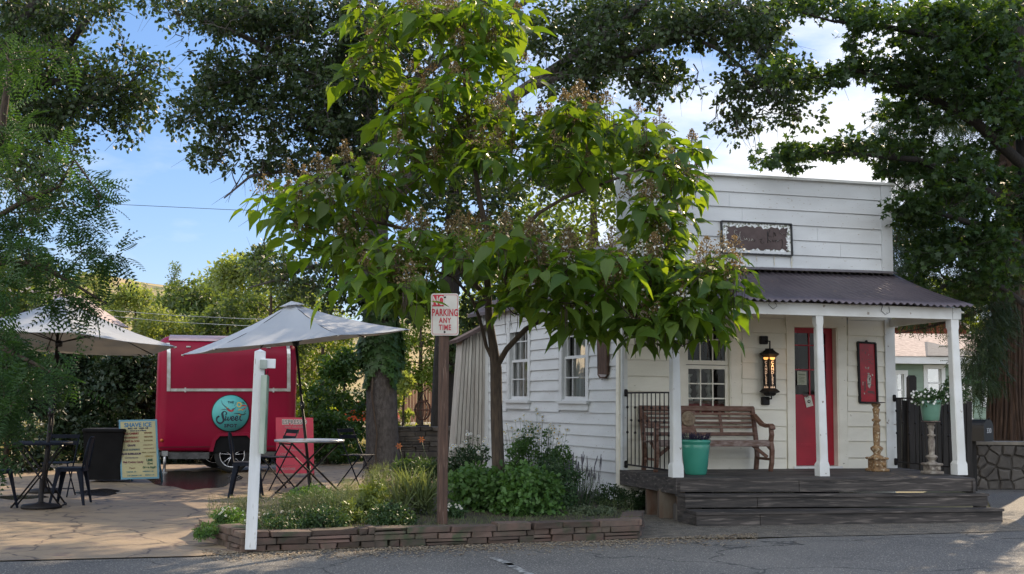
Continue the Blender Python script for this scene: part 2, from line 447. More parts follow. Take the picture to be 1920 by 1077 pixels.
def canvasmat():
    m = bpy.data.materials.new('umbrella_canvas'); ns, ls = nodes(m)
    b = ns['Principled BSDF']; out = ns['Material Output']
    b.inputs['Roughness'].default_value = 0.85
    b.inputs['Base Color'].default_value = (0.54, 0.58, 0.64, 1)
    tc = ns.new('ShaderNodeTexCoord'); nz = ns.new('ShaderNodeTexNoise'); nz.inputs['Scale'].default_value = 2.2; nz.inputs['Detail'].default_value = 4
    ls.new(tc.outputs['Object'], nz.inputs['Vector'])
    bp = ns.new('ShaderNodeBump'); bp.inputs['Strength'].default_value = 0.35; bp.inputs['Distance'].default_value = 0.05
    ls.new(nz.outputs['Fac'], bp.inputs['Height']); ls.new(bp.outputs[0], b.inputs['Normal'])
    tr = ns.new('ShaderNodeBsdfTranslucent'); tr.inputs[0].default_value = (0.50, 0.45, 0.38, 1)
    ms = ns.new('ShaderNodeMixShader'); ms.inputs[0].default_value = 0.30
    ls.new(b.outputs[0], ms.inputs[1]); ls.new(tr.outputs[0], ms.inputs[2]); ls.new(ms.outputs[0], out.inputs[0])
    return m
M['canvas'] = canvasmat()
rnd = random.Random(7)
def jit(a): return rnd.uniform(-a, a)

# ================================================================== GROUND
def sheet(name, pts, mat, z=None, sub=0):
    mb = MB()
    mb.add([(p[0], p[1], (p[2] if z is None else z)) for p in pts], [tuple(range(len(pts)))])
    o = mb.build(name, mat); return tag(o, kind='structure')

def groundmat():
    m = pmat('dry_ground', (0.10, 0.085, 0.045), (0.055, 0.065, 0.025), scale=0.35, rough=0.95, bump=0.5, bscale=6, c3=(0.26, 0.22, 0.11), s3=0.22, lo3=0.48, hi3=0.6)
    return m
M['ground'] = groundmat()
M['asphalt'] = pmat('asphalt', (0.145, 0.136, 0.124), (0.090, 0.086, 0.082), scale=0.55, rough=0.85, c3=(0.42, 0.39, 0.34), s3=62, lo3=0.575, hi3=0.65, bump=0.9, bscale=75, bdist=0.012)
M['gravel'] = pmat('gritty_verge', (0.17, 0.145, 0.115), (0.09, 0.08, 0.068), scale=6, rough=0.95, c3=(0.40, 0.36, 0.28), s3=50, lo3=0.60, hi3=0.66, bump=1.0, bscale=60, bdist=0.015)
M['marking'] = pmat('worn_marking', (0.42, 0.41, 0.38), (0.10, 0.10, 0.10), scale=14, rough=0.8, lo=0.42, hi=0.56)

def patiomat():
    m = pmat('stamped_concrete', (0.33, 0.245, 0.155), (0.24, 0.185, 0.128), scale=1.3, rough=0.62, c3=(0.15, 0.11, 0.09), s3=3.5, lo3=0.55, hi3=0.70, bump=0.35, bscale=22)
    ns, ls = m.node_tree.nodes, m.node_tree.links
    b = ns['Principled BSDF']
    tc = ns.new('ShaderNodeTexCoord'); wz = ns.new('ShaderNodeTexNoise'); wz.inputs['Scale'].default_value = 1.6; wz.inputs['Detail'].default_value = 5
    ls.new(tc.outputs['Object'], wz.inputs['Vector'])
    am = ns.new('ShaderNodeMix'); am.data_type = 'RGBA'; am.blend_type = 'ADD'; am.inputs[0].default_value = 0.6
    ls.new(tc.outputs['Object'], am.inputs[6]); ls.new(wz.outputs['Color'], am.inputs[7])
    vo = ns.new('ShaderNodeTexVoronoi'); vo.feature = 'DISTANCE_TO_EDGE'; vo.inputs['Scale'].default_value = 0.85
    ls.new(am.outputs[2], vo.inputs['Vector'])
    mr = ns.new('ShaderNodeMapRange'); mr.inputs[1].default_value = 0.0; mr.inputs[2].default_value = 0.018
    ls.new(vo.outputs['Distance'], mr.inputs[0])
    old = b.inputs['Base Color'].links[0].from_socket
    mx = ns.new('ShaderNodeMix'); mx.data_type = 'RGBA'; mx.inputs[6].default_value = (0.06, 0.043, 0.036, 1)
    ls.new(old, mx.inputs[7]); ls.new(mr.outputs[0], mx.inputs[0]); ls.new(mx.outputs[2], b.inputs['Base Color'])
    return m
M['patio'] = patiomat()
def cracks(m, scale, width, colr, warp=.6):
    ns, ls = m.node_tree.nodes, m.node_tree.links; b = ns['Principled BSDF']
    tc = ns.new('ShaderNodeTexCoord'); wz = ns.new('ShaderNodeTexNoise'); wz.inputs['Scale'].default_value = 1.2; wz.inputs['Detail'].default_value = 7
    ls.new(tc.outputs['Object'], wz.inputs['Vector'])
    am = ns.new('ShaderNodeMix'); am.data_type = 'RGBA'; am.blend_type = 'ADD'; am.inputs[0].default_value = warp
    ls.new(tc.outputs['Object'], am.inputs[6]); ls.new(wz.outputs['Color'], am.inputs[7])
    vo = ns.new('ShaderNodeTexVoronoi'); vo.feature = 'DISTANCE_TO_EDGE'; vo.inputs['Scale'].default_value = scale
    ls.new(am.outputs[2], vo.inputs['Vector'])
    mr = ns.new('ShaderNodeMapRange'); mr.inputs[1].default_value = 0.0; mr.inputs[2].default_value = width
    ls.new(vo.outputs['Distance'], mr.inputs[0]); old = b.inputs['Base Color'].links[0].from_socket
    mx = ns.new('ShaderNodeMix'); mx.data_type = 'RGBA'; mx.inputs[6].default_value = (*colr, 1)
    ls.new(old, mx.inputs[7]); ls.new(mr.outputs[0], mx.inputs[0]); ls.new(mx.outputs[2], b.inputs['Base Color'])
cracks(M['asphalt'], .32, .006, (.03, .03, .03), .9)

def gridsheet(name, x0, x1, y0, y1, nx, ny, zf, mat):
    vs = []; fs = []
    for j in range(ny + 1):
        for i in range(nx + 1):
            x = x0 + (x1 - x0) * i / nx; y = y0 + (y1 - y0) * j / ny
            vs.append((x, y, zf(x, y)))
    for j in range(ny):
        for i in range(nx):
            a = j * (nx + 1) + i
            fs.append((a, a + 1, a + nx + 2, a + nx + 1))
    me = bpy.data.meshes.new(name); me.from_pydata(vs, [], fs); me.polygons.foreach_set('use_smooth', [True] * len(fs))
    return tag(link(name, me, mat), kind='structure')
# the ground, reaching the horizon
sheet('ground', [(-1500, -300, -0.02), (1500, -300, -0.02), (1500, 2500, -0.02), (-1500, 2500, -0.02)], M['ground'])
# road in front, with its edge where the photograph has it
edge = [gr(x, y) for x, y in ((-900, 1060), (0, 1052), (370, 1043), (446, 1036), (700, 1026), (1000, 1016), (1200, 1011), (1400, 1011), (1650, 1001), (1910, 992))]
rp = [(-60, edge[0].y + 1, -0.004)] + [(p.x, p.y, -0.004) for p in edge] + [(edge[-1].x + 3, edge[-1].y - 0.2, -0.004), (60, 11, -0.004), (60, -12, -0.004), (-60, -12, -0.004)]
sheet('road', rp, M['asphalt'])
# drive running back past the right end of the steps
dv = [gr(1880, 1010), gr(1862, 960), gr(1850, 935), gr(1800, 915), gr(1860, 917), gr(2100, 925), gr(2500, 1000)]
sheet('driveway', [(p.x, p.y, 0.000) for p in dv], M['asphalt'])
# gritty verge between the steps and the road
vg = [gr(1196, 1011), gr(1400, 1009), gr(1650, 1004), gr(1930, 996), gr(1900, 975), gr(1880, 972), gr(1300, 984), gr(1262, 950), gr(1160, 930), gr(1150, 968), gr(1196, 975)]
sheet('verge', [(p.x, p.y, 0.004) for p in vg], M['gravel'])
# patio
pt_ = [gr(-900, 1060), gr(0, 1053), gr(370, 1044), gr(446, 1037), gr(1000, 1015), gr(1150, 1000), gr(1150, 940), gr(905, 890), gr(850, 866), gr(690, 866), gr(560, 872), gr(250, 872), gr(0, 868), gr(-900, 862)]
sheet('patio', [(p.x, p.y, 0.008) for p in pt_], M['patio'])
# far street behind the garden
sheet('far_road', [(-30, 62, 0.0), (10, 62, 0.0), (10, 84, 0.0), (-30, 84, 0.0)], pmat('far_concrete', (0.28, 0.26, 0.23), rough=0.9))
# worn white line on the asphalt
mk = MB()
for (x0, y0, x1, y1, w) in ((925, 1046, 962, 1060, 8), (950, 1056, 985, 1074, 12), (985, 1072, 1040, 1110, 14)):
    a, b = gr(x0, y0), gr(x1, y1); d = (b - a).normalized(); s = Vector((-d.y, d.x, 0)) * 0.045
    mk.add([(a + s) + Vector((0, 0, 0.001)), a - s + Vector((0, 0, 0.001)), b - s + Vector((0, 0, 0.001)), b + s + Vector((0, 0, 0.001))], [(0, 1, 2, 3)])
tag(mk.build('road_marking', M['marking']), kind='structure')
# wet patch on the paving in front of the trailer
def blob(cx, cy, rx, ry, z, seed, n=40):
    r_ = random.Random(seed); ph = [r_.uniform(0, 6.28) for _ in range(5)]
    pts = []
    for i in range(n):
        t = 2 * math.pi * i / n
        k = 1 + 0.14 * math.sin(2 * t + ph[0]) + 0.10 * math.sin(3 * t + ph[1]) + 0.07 * math.sin(7 * t + ph[2])
        g = gr(cx + rx * k * math.cos(t), cy + ry * k * math.sin(t)); pts.append((g.x, g.y, z))
    return pts
M['wet'] = pmat('wet_concrete', (0.028, 0.022, 0.020), (0.060, 0.045, 0.038), scale=6, rough=0.16, spec=0.4, bump=0.25, bscale=14, stretch=(1, 2.5, 1), lo=0.5, hi=0.75)
sheet('puddle', blob(362, 900, 78, 20, 0.012, 3), M['wet'])
sheet('puddle', blob(185, 925, 42, 6, 0.012, 5), M['wet'])
sheet('puddle', blob(40, 934, 45, 4, 0.012, 9), M['wet'])

# ================================================================== THE SHOP
FD = Vector((8500, 2200, 0)).normalized()       # direction of the shop front (left to right, going away)
SD = Vector((-930, 2200, 0)).normalized()       # direction of its side (front to back)
FLOORZ = 0.56
W0 = gr(1167, 881, FLOORZ)
front = Pl(W0, FD)
side = Pl(W0, SD)
side.d = -SD                                     # u grows towards the viewer (right in the photograph)
side.n = Vector((side.d.y, -side.d.x, 0))
if side.n.dot(side.p0 - CAM) > 0: side.n = -side.n
porch = Pl(gr(1268, 896, FLOORZ), FD)
shop = thing('shop_building', 'small white clapboard shop with tall square false front and corrugated porch roof', 'shop', W0)
shop.location.z = 0

def F_(x, y): return front.uz(x, y)
def S_(x, y): return side.uz(x, y)
def lerp(a, b, t): return a + (b - a) * t

GAP = 1.1
def siding(mb, pl, rows, segs, o_top=0.004, o_bot=0.020):
    """rows: list of (xL, yL, xR, yR) boundary lines; segs(i) -> list of (x0,x1)"""
    def yat(r, x): return lerp(r[1], r[3], (x - r[0]) / (r[2] - r[0]))
    for i in range(len(rows) - 1):
        a, b = rows[i], rows[i + 1]
        for (x0, x1) in segs(i, (a[3] + b[3]) / 2):
            # now and then a butt joint in the board
            cuts = [x0, x1]
            if x1 - x0 > 220 and rnd.random() < 0.75: cuts = [x0, rnd.uniform(x0 + 60, x1 - 60), x1]
            for c0, c1 in zip(cuts[:-1], cuts[1:]):
                e = 0.35 if c1 != x1 else 0
                w = jit(0.0015)
                TL = pl.w(c0, yat(a, c0) + GAP, o_top); TR = pl.w(c1 - e, yat(a, c1) + GAP, o_top)
                BL = pl.w(c0, yat(b, c0), o_bot + w); BR = pl.w(c1 - e, yat(b, c1), o_bot + w)
                bl = BL - pl.n * (o_bot + 0.01); br = BR - pl.n * (o_bot + 0.01)
                tl = TL - pl.n * (o_top + 0.01); tr = TR - pl.n * (o_top + 0.01)
                mb.hexa([BL, BR, br, bl, TL, TR, tr, tl])

def wall_holes(mb, pl, u0, u1, z0, z1, holes, o0, o1):
    us = sorted({u0, u1} | {h[0] for h in holes} | {h[1] for h in holes})
    zs = sorted({z0, z1} | {h[2] for h in holes} | {h[3] for h in holes})
    for a, b in zip(us[:-1], us[1:]):
        for c, d in zip(zs[:-1], zs[1:]):
            cu, cz = (a + b) / 2, (c + d) / 2
            if any(h[0] < cu < h[1] and h[2] < cz < h[3] for h in holes): continue
            mb.pbox(pl, a, b, c, d, o0, o1)

# --- key extents in plane coordinates
uL = F_(1160, 700)[0]; uR = F_(1676, 760)[0]
topL = F_(1162, 315)[1]; topR = F_(1672, 346)[1]; ZTOP = (topL + topR) / 2
sU0 = S_(909, 760)[0]; sU1 = 0.0
SWALL_T = 3.15
# window / door openings on the front (u0,u1,z0,z1)
fw_u0, fw_u1 = F_(1283, 700)[0], F_(1369, 700)[0]
fw_z0, fw_z1 = F_(1326, 786)[1], F_(1326, 590)[1]
dr_u0, dr_u1 = F_(1487, 740)[0], F_(1570, 740)[0]
dr_z0, dr_z1 = FLOORZ + 0.03, F_(1525, 612)[1]
holesF = [(fw_u0, fw_u1, fw_z0, fw_z1), (dr_u0, dr_u1, FLOORZ - 0.5, dr_z1)]
mb = MB(); wall_holes(mb, front, uL, uR, 0.1, SWALL_T, holesF, -0.12, 0.0)
# false front above
rows = []
for k in range(-1, 6):
    rows.append((1181, 348 + 28.9 * k, 1652, 376.4 + 27.3 * k))
PARTOP_L = (1158, 314.5); PARTOP_R = (1672, 346)
mb2 = MB()
mb2.pbox(front, uL, uR, SWALL_T - 0.4, ZTOP - 0.03, -0.12, 0.0)
rr = [(1181, 316, 1652, 344.5)] + rows[1:] + [(1181, 348 + 28.9 * 6, 1652, 376.4 + 27.3 * 5 + 6)]
siding(mb2, front, rr, lambda i, y: [(1176, 1655)], 0.006, 0.030)
pf = mb2.build('false_front', M['white'], shop)
mb2 = MB()
mb2.ppoly(front, [(1652, 343), (1671, 344), (1675, 515), (1655, 515)], 0.0, 0.045)
mb2.build('corner_board', M['white'], pf); mb2 = MB()
mb2.ppoly(front, [(1155, 315), (1177, 316), (1181, 520), (1159, 520)], 0.0, 0.045)
mb2.build('corner_board', M['white'], pf)
for (x, y0, y1, w_) in ((1484.5, 481, 507, 1.6), (1452, 479, 500, 1.1), (1419, 477, 492, 1.0)):
    mb2 = MB(); mb2.ppoly(front, [(x - w_ * .5, y0), (x + w_ * .5, y0), (x + w_, y1 * .5 + y0 * .5), (x + w_ * .3, y1), (x - w_ * .3, y1 - 2), (x - w_, y1 * .5 + y0 * .5)], .030, .0325)
    mb2.build('rust_stain', pmat('rust_run', (.52, .47, .36), (.60, .60, .56), scale=30, rough=.6), pf)
mb2 = MB()
a = front.w(1150, 312, 0.09); b = front.w(1679, 344, 0.09)
mb2.prism([a, b, b - Vector((0, 0, 0.035)), a - Vector((0, 0, 0.035))], -front.n * 0.26)
mb2.build('coping', M['trim'], pf)
# lower front siding under the porch roof
yl = [537.5, 566, 595, 623, 652, 680, 710, 738, 767, 799, 826, 859, 884]
yr = [544, 573, 602, 631, 660, 688, 717, 744, 773, 800, 828, 858, 884]
rowsF = []
for a_, b_ in zip(yl, yr):
    s_ = (b_ - a_) / 275.0
    rowsF.append((1393, a_, 1668, b_))
def segF(i, y):
    s = [(1172, 1277)]
    if y > 788: s.append((1277, 1392))
    s.append((1392, 1475)); s.append((1590, 1664)); return s
siding(mb, front, rowsF, segF, 0.006, 0.031)
mb.build('front_wall', M['cream'], shop)
# side wall
mb = MB()
w1u0, w1u1 = S_(957, 700)[0], S_(992, 700)[0]; w2u0, w2u1 = S_(1056, 700)[0], S_(1101, 700)[0]
wz0, wz1 = S_(1100, 752)[1], S_(1100, 582)[1]
holesS = [(w1u0, w1u1, wz0, wz1), (w2u0, w2u1, wz0, wz1)]
wall_holes(mb, side, sU0, 0.0, 0.1, SWALL_T, holesS, -0.12, 0.0)
rowsS = [(914, 752.5 + 17.4 * k, 1155, 752.9 + 22.4 * k) for k in range(-10, 7)]
def segS(i, y):
    if 590 < y < 771: return [(916, 949), (993, 1047), (1103, 1154)]
    return [(916, 1154)]
siding(mb, side, rowsS, segS, 0.005, 0.029)
sw = mb.build('side_wall', M['white'], shop)
mb = MB()
mb.ppoly(side, [(1153, 520), (1166, 520), (1167, 886), (1155, 886)], 0.0, 0.03)
mb.build('corner_board', M['white'], sw); mb = MB()
mb.ppoly(side, [(906, 600), (915, 600), (915, 880), (906, 880)], 0.0, 0.03)
mb.build('corner_board', M['white'], sw)
# front corner boards under the porch roof
mb = MB()
mb.ppoly(front, [(1166, 520), (1176, 520), (1177, 886), (1168, 886)], 0.0, 0.035)
mb.build('corner_board', M['trim'], shop); mb = MB()
mb.ppoly(front, [(1659, 600), (1677, 600), (1683, 882), (1664, 882)], 0.0, 0.05)
mb.build('corner_board', M['trim'], shop)
# foundation under side wall
mb = MB(); mb.pbox(side, sU0, 0.0, -0.02, 0.42, -0.10, -0.03)
mb.build('foundation', pmat('mossy_footing', (0.12, 0.115, 0.095), (0.06, 0.07, 0.045), scale=6, rough=0.9, bump=0.4), shop)
# back wall, far side wall, and gable roof behind the false front
DEP = -sU0
mb = MB()
bp = W0 + SD * DEP
backp = Pl(bp, FD)
mb.pbox(backp, uL, uR, 0.0, SWALL_T, -0.12, 0)
rs = Pl(W0 + FD * uR, SD); rs.d = SD; rs.n = FD.copy()
mb.hexa([front.pt(uR, 0, -0.12), front.pt(uR - 0.12, 0, -0.12), backp.pt(uR - 0.12, 0, 0), backp.pt(uR, 0, 0),
         front.pt(uR, SWALL_T, -0.12), front.pt(uR - 0.12, SWALL_T, -0.12), backp.pt(uR - 0.12, SWALL_T, 0), backp.pt(uR, SWALL_T, 0)])
mb.build('rear_wall', M['white'], shop)
mb = MB()
um = (uL + uR) / 2; RIDGE = ZTOP - 0.5
def roofpt(pl, u, z, o): return pl.pt(u, z, o)
for (ua, za, ub, zb) in ((uL - 0.22, SWALL_T - 0.05, um, RIDGE), (uR + 0.22, SWALL_T - 0.05, um, RIDGE)):
    A = front.pt(ua, za, -0.13); B = front.pt(ub, zb, -0.13); C = backp.pt(ub, zb, -0.35); D = backp.pt(ua, za, -0.35)
    t = Vector((0, 0, 0.06)); mb.hexa([A, B, C, D, A + t, B + t, C + t, D + t])
mb.add([backp.pt(uL, SWALL_T, 0), backp.pt(uR, SWALL_T, 0), backp.pt(um, RIDGE, 0)], [(0, 1, 2)])
mb.build('roof', M['roofmetal'], shop)
# interior floor, ceiling
mb = MB()
for z in (FLOORZ + 0.01, SWALL_T - 0.02):
    mb.hexa([front.pt(uL + .1, z, -.13), front.pt(uR - .13, z, -.13), backp.pt(uR - .13, z, 0.01), backp.pt(uL + .1, z, 0.01)] +
            [p + Vector((0, 0, 0.02)) for p in (front.pt(uL + .1, z, -.13), front.pt(uR - .13, z, -.13), backp.pt(uR - .13, z, 0.01), backp.pt(uL + .1, z, 0.01))])
mid = Pl(W0 + SD * 2.2, FD); mb.pbox(mid, uL + 0.1, uR - 0.13, FLOORZ, SWALL_T, -0.03, 0)
mb.build('interior_wall', M['interior'], shop)

# --- windows
def window(pl, u0, u1, z0, z1, trimw, o, sashes, matT, glass, sill=True, head=True, apron=0.0, name='window', warp=0.0):
    mb = MB(); t = trimw
    mb.pbox(pl, u0 - t, u0, z0 - 0.0, z1, 0.0, o); mb.pbox(pl, u1, u1 + t, z0 - 0.0, z1, 0.0, o)
    mb.pbox(pl, u0 - t - .01, u1 + t + .01, z1, z1 + t * 1.15, 0.0, o + 0.006)
    # jamb lining
    for (a, b, c, d) in ((u0 - .004, u0 + .018, z0, z1), (u1 - .018, u1 + .004, z0, z1), (u0, u1, z1 - .018, z1 + .003), (u0, u1, z0 - .003, z0 + .018)):
        mb.pbox(pl, a, b, c, d, -0.12, o - 0.008)
    w = mb.build(name, matT, shop)
    if sill:
        mb = MB(); mb.pbox(pl, u0 - t - .03, u1 + t + .03, z0 - .045, z0, 0.0, o + .045)
        if apron: mb.pbox(pl, u0 - t, u1 + t, z0 - .045 - apron, z0 - .046, 0.0, o + .004); mb.pbox(pl, u0 - t - .015, u1 + t + .015, z0 - .06 - apron, z0 - .046 - apron, 0, o + .02)
        mb.build('sill', matT, w)
    for (za, zb, cols, rws, dep, st) in sashes:
        mb = MB(); a, b = u0 + .018, u1 - .018
        mb.pbox(pl, a, a + st, za, zb, dep - .035, dep); mb.pbox(pl, b - st, b, za, zb, dep - .035, dep)
        mb.pbox(pl, a + st, b - st, zb - st, zb, dep - .035, dep); mb.pbox(pl, a + st, b - st, za, za + st * 1.25, dep - .035, dep)
        gi0, gi1, gz0, gz1 = a + st, b - st, za + st * 1.25, zb - st
        for c in range(1, cols):
            x = lerp(gi0, gi1, c / cols); mb.pbox(pl, x - .009, x + .009, gz0, gz1, dep - .028, dep - .004)
        for r_ in range(1, rws):
            z = lerp(gz0, gz1, r_ / rws); mb.pbox(pl, gi0, gi1, z - .009, z + .009, dep - .027, dep - .005)
        mb.build('sash', matT, w)
        mb = MB(); g0 = dep - .018
        mb.add([pl.pt(gi0, gz0, g0 - warp), pl.pt(gi1, gz0, g0 + warp), pl.pt(gi1, gz1, g0 + warp), pl.pt(gi0, gz1, g0 - warp)], [(0, 1, 2, 3)])
        mb.build('pane', glass, w)
    return w
zmid = S_(1080, 670)[1]
for (a, b, wp_) in ((w1u0, w1u1, .026), (w2u0, w2u1, .05)):
    w = window(side, a, b, wz0, wz1, 0.10, 0.035, [(wz0 + .018, zmid + .02, 3, 2, -0.015, 0.040), (zmid - .02, wz1 - .018, 3, 2, -0.055, 0.040)], M['white'], M['mirrorglass'], apron=0.09, warp=wp_)
    mb = MB(); n = 26                       # drawn-back curtain
    for (ca, cb) in ((a + .02, a + .22), ):
        vs = []
        for i in range(n + 1):
            u = lerp(ca, cb, i / n); o = -0.16 + 0.018 * math.sin(i * 1.5)
            vs += [side.pt(u, wz0 - .05, o), side.pt(u, wz1 + .02, o)]
        mb.add(vs, [(2*i, 2*i+2, 2*i+3, 2*i+1) for i in range(n)], True)
    mb.build('curtain', pmat('curtain_cloth', (0.30, 0.29, 0.26), rough=0.9), w)
zt = F_(1326, 684)[1]
fwn = window(front, fw_u0, fw_u1, fw_z0, fw_z1, 0.105, 0.035,
       [(fw_z0 + .018, zt - 0.01, 3, 3, -0.02, 0.055), (zt + .0, fw_z1 - .018, 3, 2, -0.02, 0.05)], M['cream'], M['glass'], apron=0.0)
# --- door
mb = MB(); t = F_(1487, 740)[0] - F_(1474, 740)[0]
mb.pbox(front, dr_u0 - t, dr_u0, FLOORZ, dr_z1, 0, 0.04); mb.pbox(front, dr_u1, dr_u1 + t * 1.25, FLOORZ, dr_z1, 0, 0.04)
mb.pbox(front, dr_u0 - t - .01, dr_u1 + t * 1.25 + .01, dr_z1, dr_z1 + .16, 0, 0.045)
mb.pbox(front, dr_u0 - .003, dr_u0 + .02, FLOORZ + .03, dr_z1, -0.16, 0.03); mb.pbox(front, dr_u1 - .02, dr_u1 + .003, FLOORZ + .03, dr_z1, -0.16, 0.03)
mb.pbox(front, dr_u0, dr_u1, dr_z1 - .02, dr_z1 + .002, -0.16, 0.03)
dfm = mb.build('door_frame', M['cream'], shop)
mb = MB(); mb.pbox(front, dr_u0 - .03, dr_u1 + .03, FLOORZ + .002, FLOORZ + .035, -0.13, 0.07); mb.build('threshold', M['trim'], dfm)
DO = -0.09; dz0 = FLOORZ + .04; dz1 = dr_z1 - .022
d0, d1 = dr_u0 + .022, dr_u1 - .022
gz0 = F_(1500, 740)[1]; gz1 = F_(1500, 624)[1]
gu0 = d0 + 0.035; gu1 = d0 + (d1 - d0) * 0.84
mb = MB()
wall_holes(mb, front, d0, d1, dz0, dz1, [(gu0, gu1, gz0, gz1)], DO - .045, DO)
for f_ in (0.5,):
    x = lerp(gu0, gu1, f_); mb.pbox(front, x - .010, x + .010, gz0, gz1, DO - .035, DO - .005)
for y_ in (647, 693):
    z = F_(1500, y_)[1]; mb.pbox(front, gu0, gu1, z - .010, z + .010, DO - .034, DO - .004)
for (za, zb) in ((F_(1500, 757)[1], F_(1500, 752)[1]), (F_(1500, 838)[1], F_(1500, 833)[1])):
    mb.pbox(front, d0 + .02, d1 - .02, za, zb, DO - .001, DO + .010)
door = mb.build('door', M['doorred'], shop)
mb = MB(); mb.add([front.pt(gu0, gz0, DO - .02), front.pt(gu1, gz0, DO - .02), front.pt(gu1, gz1, DO - .02), front.pt(gu0, gz1, DO - .02)], [(0, 1, 2, 3)])
mb.build('pane', M['glass'], door)
mb = MB(); zz = F_(1520, 741)[1]; mb.pbox(front, F_(1511, 741)[0], F_(1521, 741)[0], zz - .012, zz + .012, DO, DO + .012); mb.build('letter_plate', M['rust'], door); mb = MB(); mb.tube([front.pt(F_(1532, 741)[0], zz + .03, DO + .01), front.pt(F_(1532, 741)[0], zz + .03, DO + .07)], .025, 12)
mb.build('handle', M['rust'], door)

# --- porch roof (corrugated sheets)
def corr():
    mb = MB()
    # eave corners on the porch plane, top corners on the wall plane
    Ea = porch.w(1248, 556, 0.18); Eb = porch.w(1826, 574.5, 0.18)
    Ta = front.w(1168, 500, 0.02); Tb = front.w(1674, 515, 0.02)
    N = 44; S = 8; K = 6
    vs = []; cols = N * S
    for i in range(cols + 1):
        f = i / cols
        e = Ea.lerp(Eb, f); t = Ta.lerp(Tb, f)
        h = 0.016 * math.cos(2 * math.pi * i / S)
        for k in range(K + 1):
            g = k / K
            p = t.lerp(e, g)
            p = p + Vector((0, 0, h - 0.035 * math.sin(g * math.pi) + 0.008 * math.sin(f * 23 + g * 3) * g))
            vs.append(p)
    fs = []
    for i in range(cols):
        for k in range(K):
            a_ = i * (K + 1) + k
            fs.append((a_, a_ + 1, a_ + K + 2, a_ + K + 1))
    mb.add(vs, fs, True)
    return mb, Ea, Eb, Ta, Tb
mb, Ea, Eb, Ta, Tb = corr()
proof = mb.build('porch_roof', M['roofmetal'], shop)
sol = proof.modifiers.new('t', 'SOLIDIFY'); sol.thickness = 0.006
mb = MB(); mb.prism([Ta + Vector((0, 0, .05)), Tb + Vector((0, 0, .05)), Tb + Vector((0, 0, .0)) + front.n * .14, Ta + Vector((0, 0, .0)) + front.n * .14], Vector((0, 0, .006)))
mb.build('flashing', M['roofmetal'], proof)
# battens and soffit boards under the sheets
mb = MB(); dn = Vector((0, 0, -0.085))
A = Ta + dn; B = Tb + dn; C = Eb + dn - porch.n * 0.22; D = Ea + dn - porch.n * 0.22
mb.hexa([A, B, C, D, A + Vector((0, 0, .02)), B + Vector((0, 0, .02)), C + Vector((0, 0, .02)), D + Vector((0, 0, .02))])
mb.build('soffit', M['cream'], shop)
# beams
mb = MB()
mb.ppoly(porch, [(1250, 560), (1785, 577.5), (1786, 599), (1252, 584)], -0.09, 0.0)
mb.ppoly(porch, [(1786.2, 577.6), (1801, 578), (1801, 598), (1787, 599)], -0.09, 0.003)
mb.build('beam', M['trim'], shop)
mb = MB()
a = porch.w(1793, 580, -0.091); b = porch.w(1793, 599, -0.091); c = front.w(1668, 599, 0.05); d = front.w(1668, 613, 0.05)
mb.prism([a, b, d, c], FD * 0.08)
mb.build('side_beam', M['trim'], shop); mb = MB()
a = porch.w(1257, 565, -0.091); b = porch.w(1257, 585, -0.091); c = front.w(1168, 556, 0.04); d = front.w(1168, 574, 0.04)
mb.prism([a, b, d, c], FD * 0.08)
mb.build('side_beam', M['trim'], shop)
# posts
for (xt0, xt1, yt, xb0, xb1, yb) in ((1258, 1274, 583, 1262, 1283, 895), (1530, 1545, 591, 1538.5, 1557, 895), (1783, 1799, 599, 1797, 1816, 895)):
    mb = MB()
    tl, tr = porch.w(xt0, yt, -0.002), porch.w(xt1, yt, -0.002)
    bl, br = porch.w(xb0, yb, 0.0), porch.w(xb1, yb, 0.0)
    bl.z = br.z = FLOORZ + 0.001
    def sec(k, grow=0.0):
        l = bl.lerp(tl, k); r_ = br.lerp(tr, k); w = (r_ - l).length / 2 + grow; c = (l + r_) / 2
        return c, w
    prof = [(0, .012), (.07, .012), (.09, 0.0), (.5, 0.002), (.93, 0.0), (.95, .006), (1, .006)]
    vs = []
    for k, g in prof:
        c, w = sec(k, g); w -= 0.012
        ch = 0.012 if 0.08 < k < 0.94 else 0.002
        c = c - porch.n * (w + .01)
        for (p, q) in ((-w+ch, -w), (w-ch, -w), (w, -w+ch), (w, w-ch), (w-ch, w), (-w+ch, w), (-w, w-ch), (-w, -w+ch)):
            vs.append(c + FD * p - porch.n * q)
    n = len(prof); fs = [tuple(range(7, -1, -1)), tuple(range((n-1)*8, n*8))]
    for i in range(n-1):
        for k in range(8): fs.append((i*8+k, i*8+(k+1) % 8, (i+1)*8+(k+1) % 8, (i+1)*8+k))
    mb.add(vs, fs); mb.build('porch_post', M['trim'], shop)

# --- porch floor and steps
L0 = gr(1268, 897, FLOORZ); R0_ = gr(1829, 897, FLOORZ)
L0.z = R0_.z = FLOORZ
wl_ = front.pt(F_(1162, 880)[0], FLOORZ, 0); wr_ = front.pt(F_(1690, 881)[0], FLOORZ, 0)
fdir = (R0_ - L0).normalized()
mb = MB(); nb = 13
for i in range(nb):
    f0, f1 = i / nb, (i + 1) / nb - 0.006
    a = wl_.lerp(L0, f0); b = wr_.lerp(R0_, f0); c = wr_.lerp(R0_, f1); d = wl_.lerp(L0, f1)
    z = Vector((0, 0, 0.032)); j = Vector((0, 0, jit(.0015)))
    a, b, c, d = [p + j for p in (a, b, c, d)]
    mb.hexa([a - z, b - z, c - z, d - z, a, b, c, d])
mb.build('porch_floor', M['deck'], shop)
def stepline(lp, rp, z):
    l = gr(lp[0], lp[1], z); r_ = gr(rp[0], rp[1], z); l.z = r_.z = z; return l, r_
zt2, zt3 = 0.365, 0.180
T2 = stepline((1285, 928), (1855, 925.5), zt2)
T3 = stepline((1306, 960.5), (1883, 954), zt3)
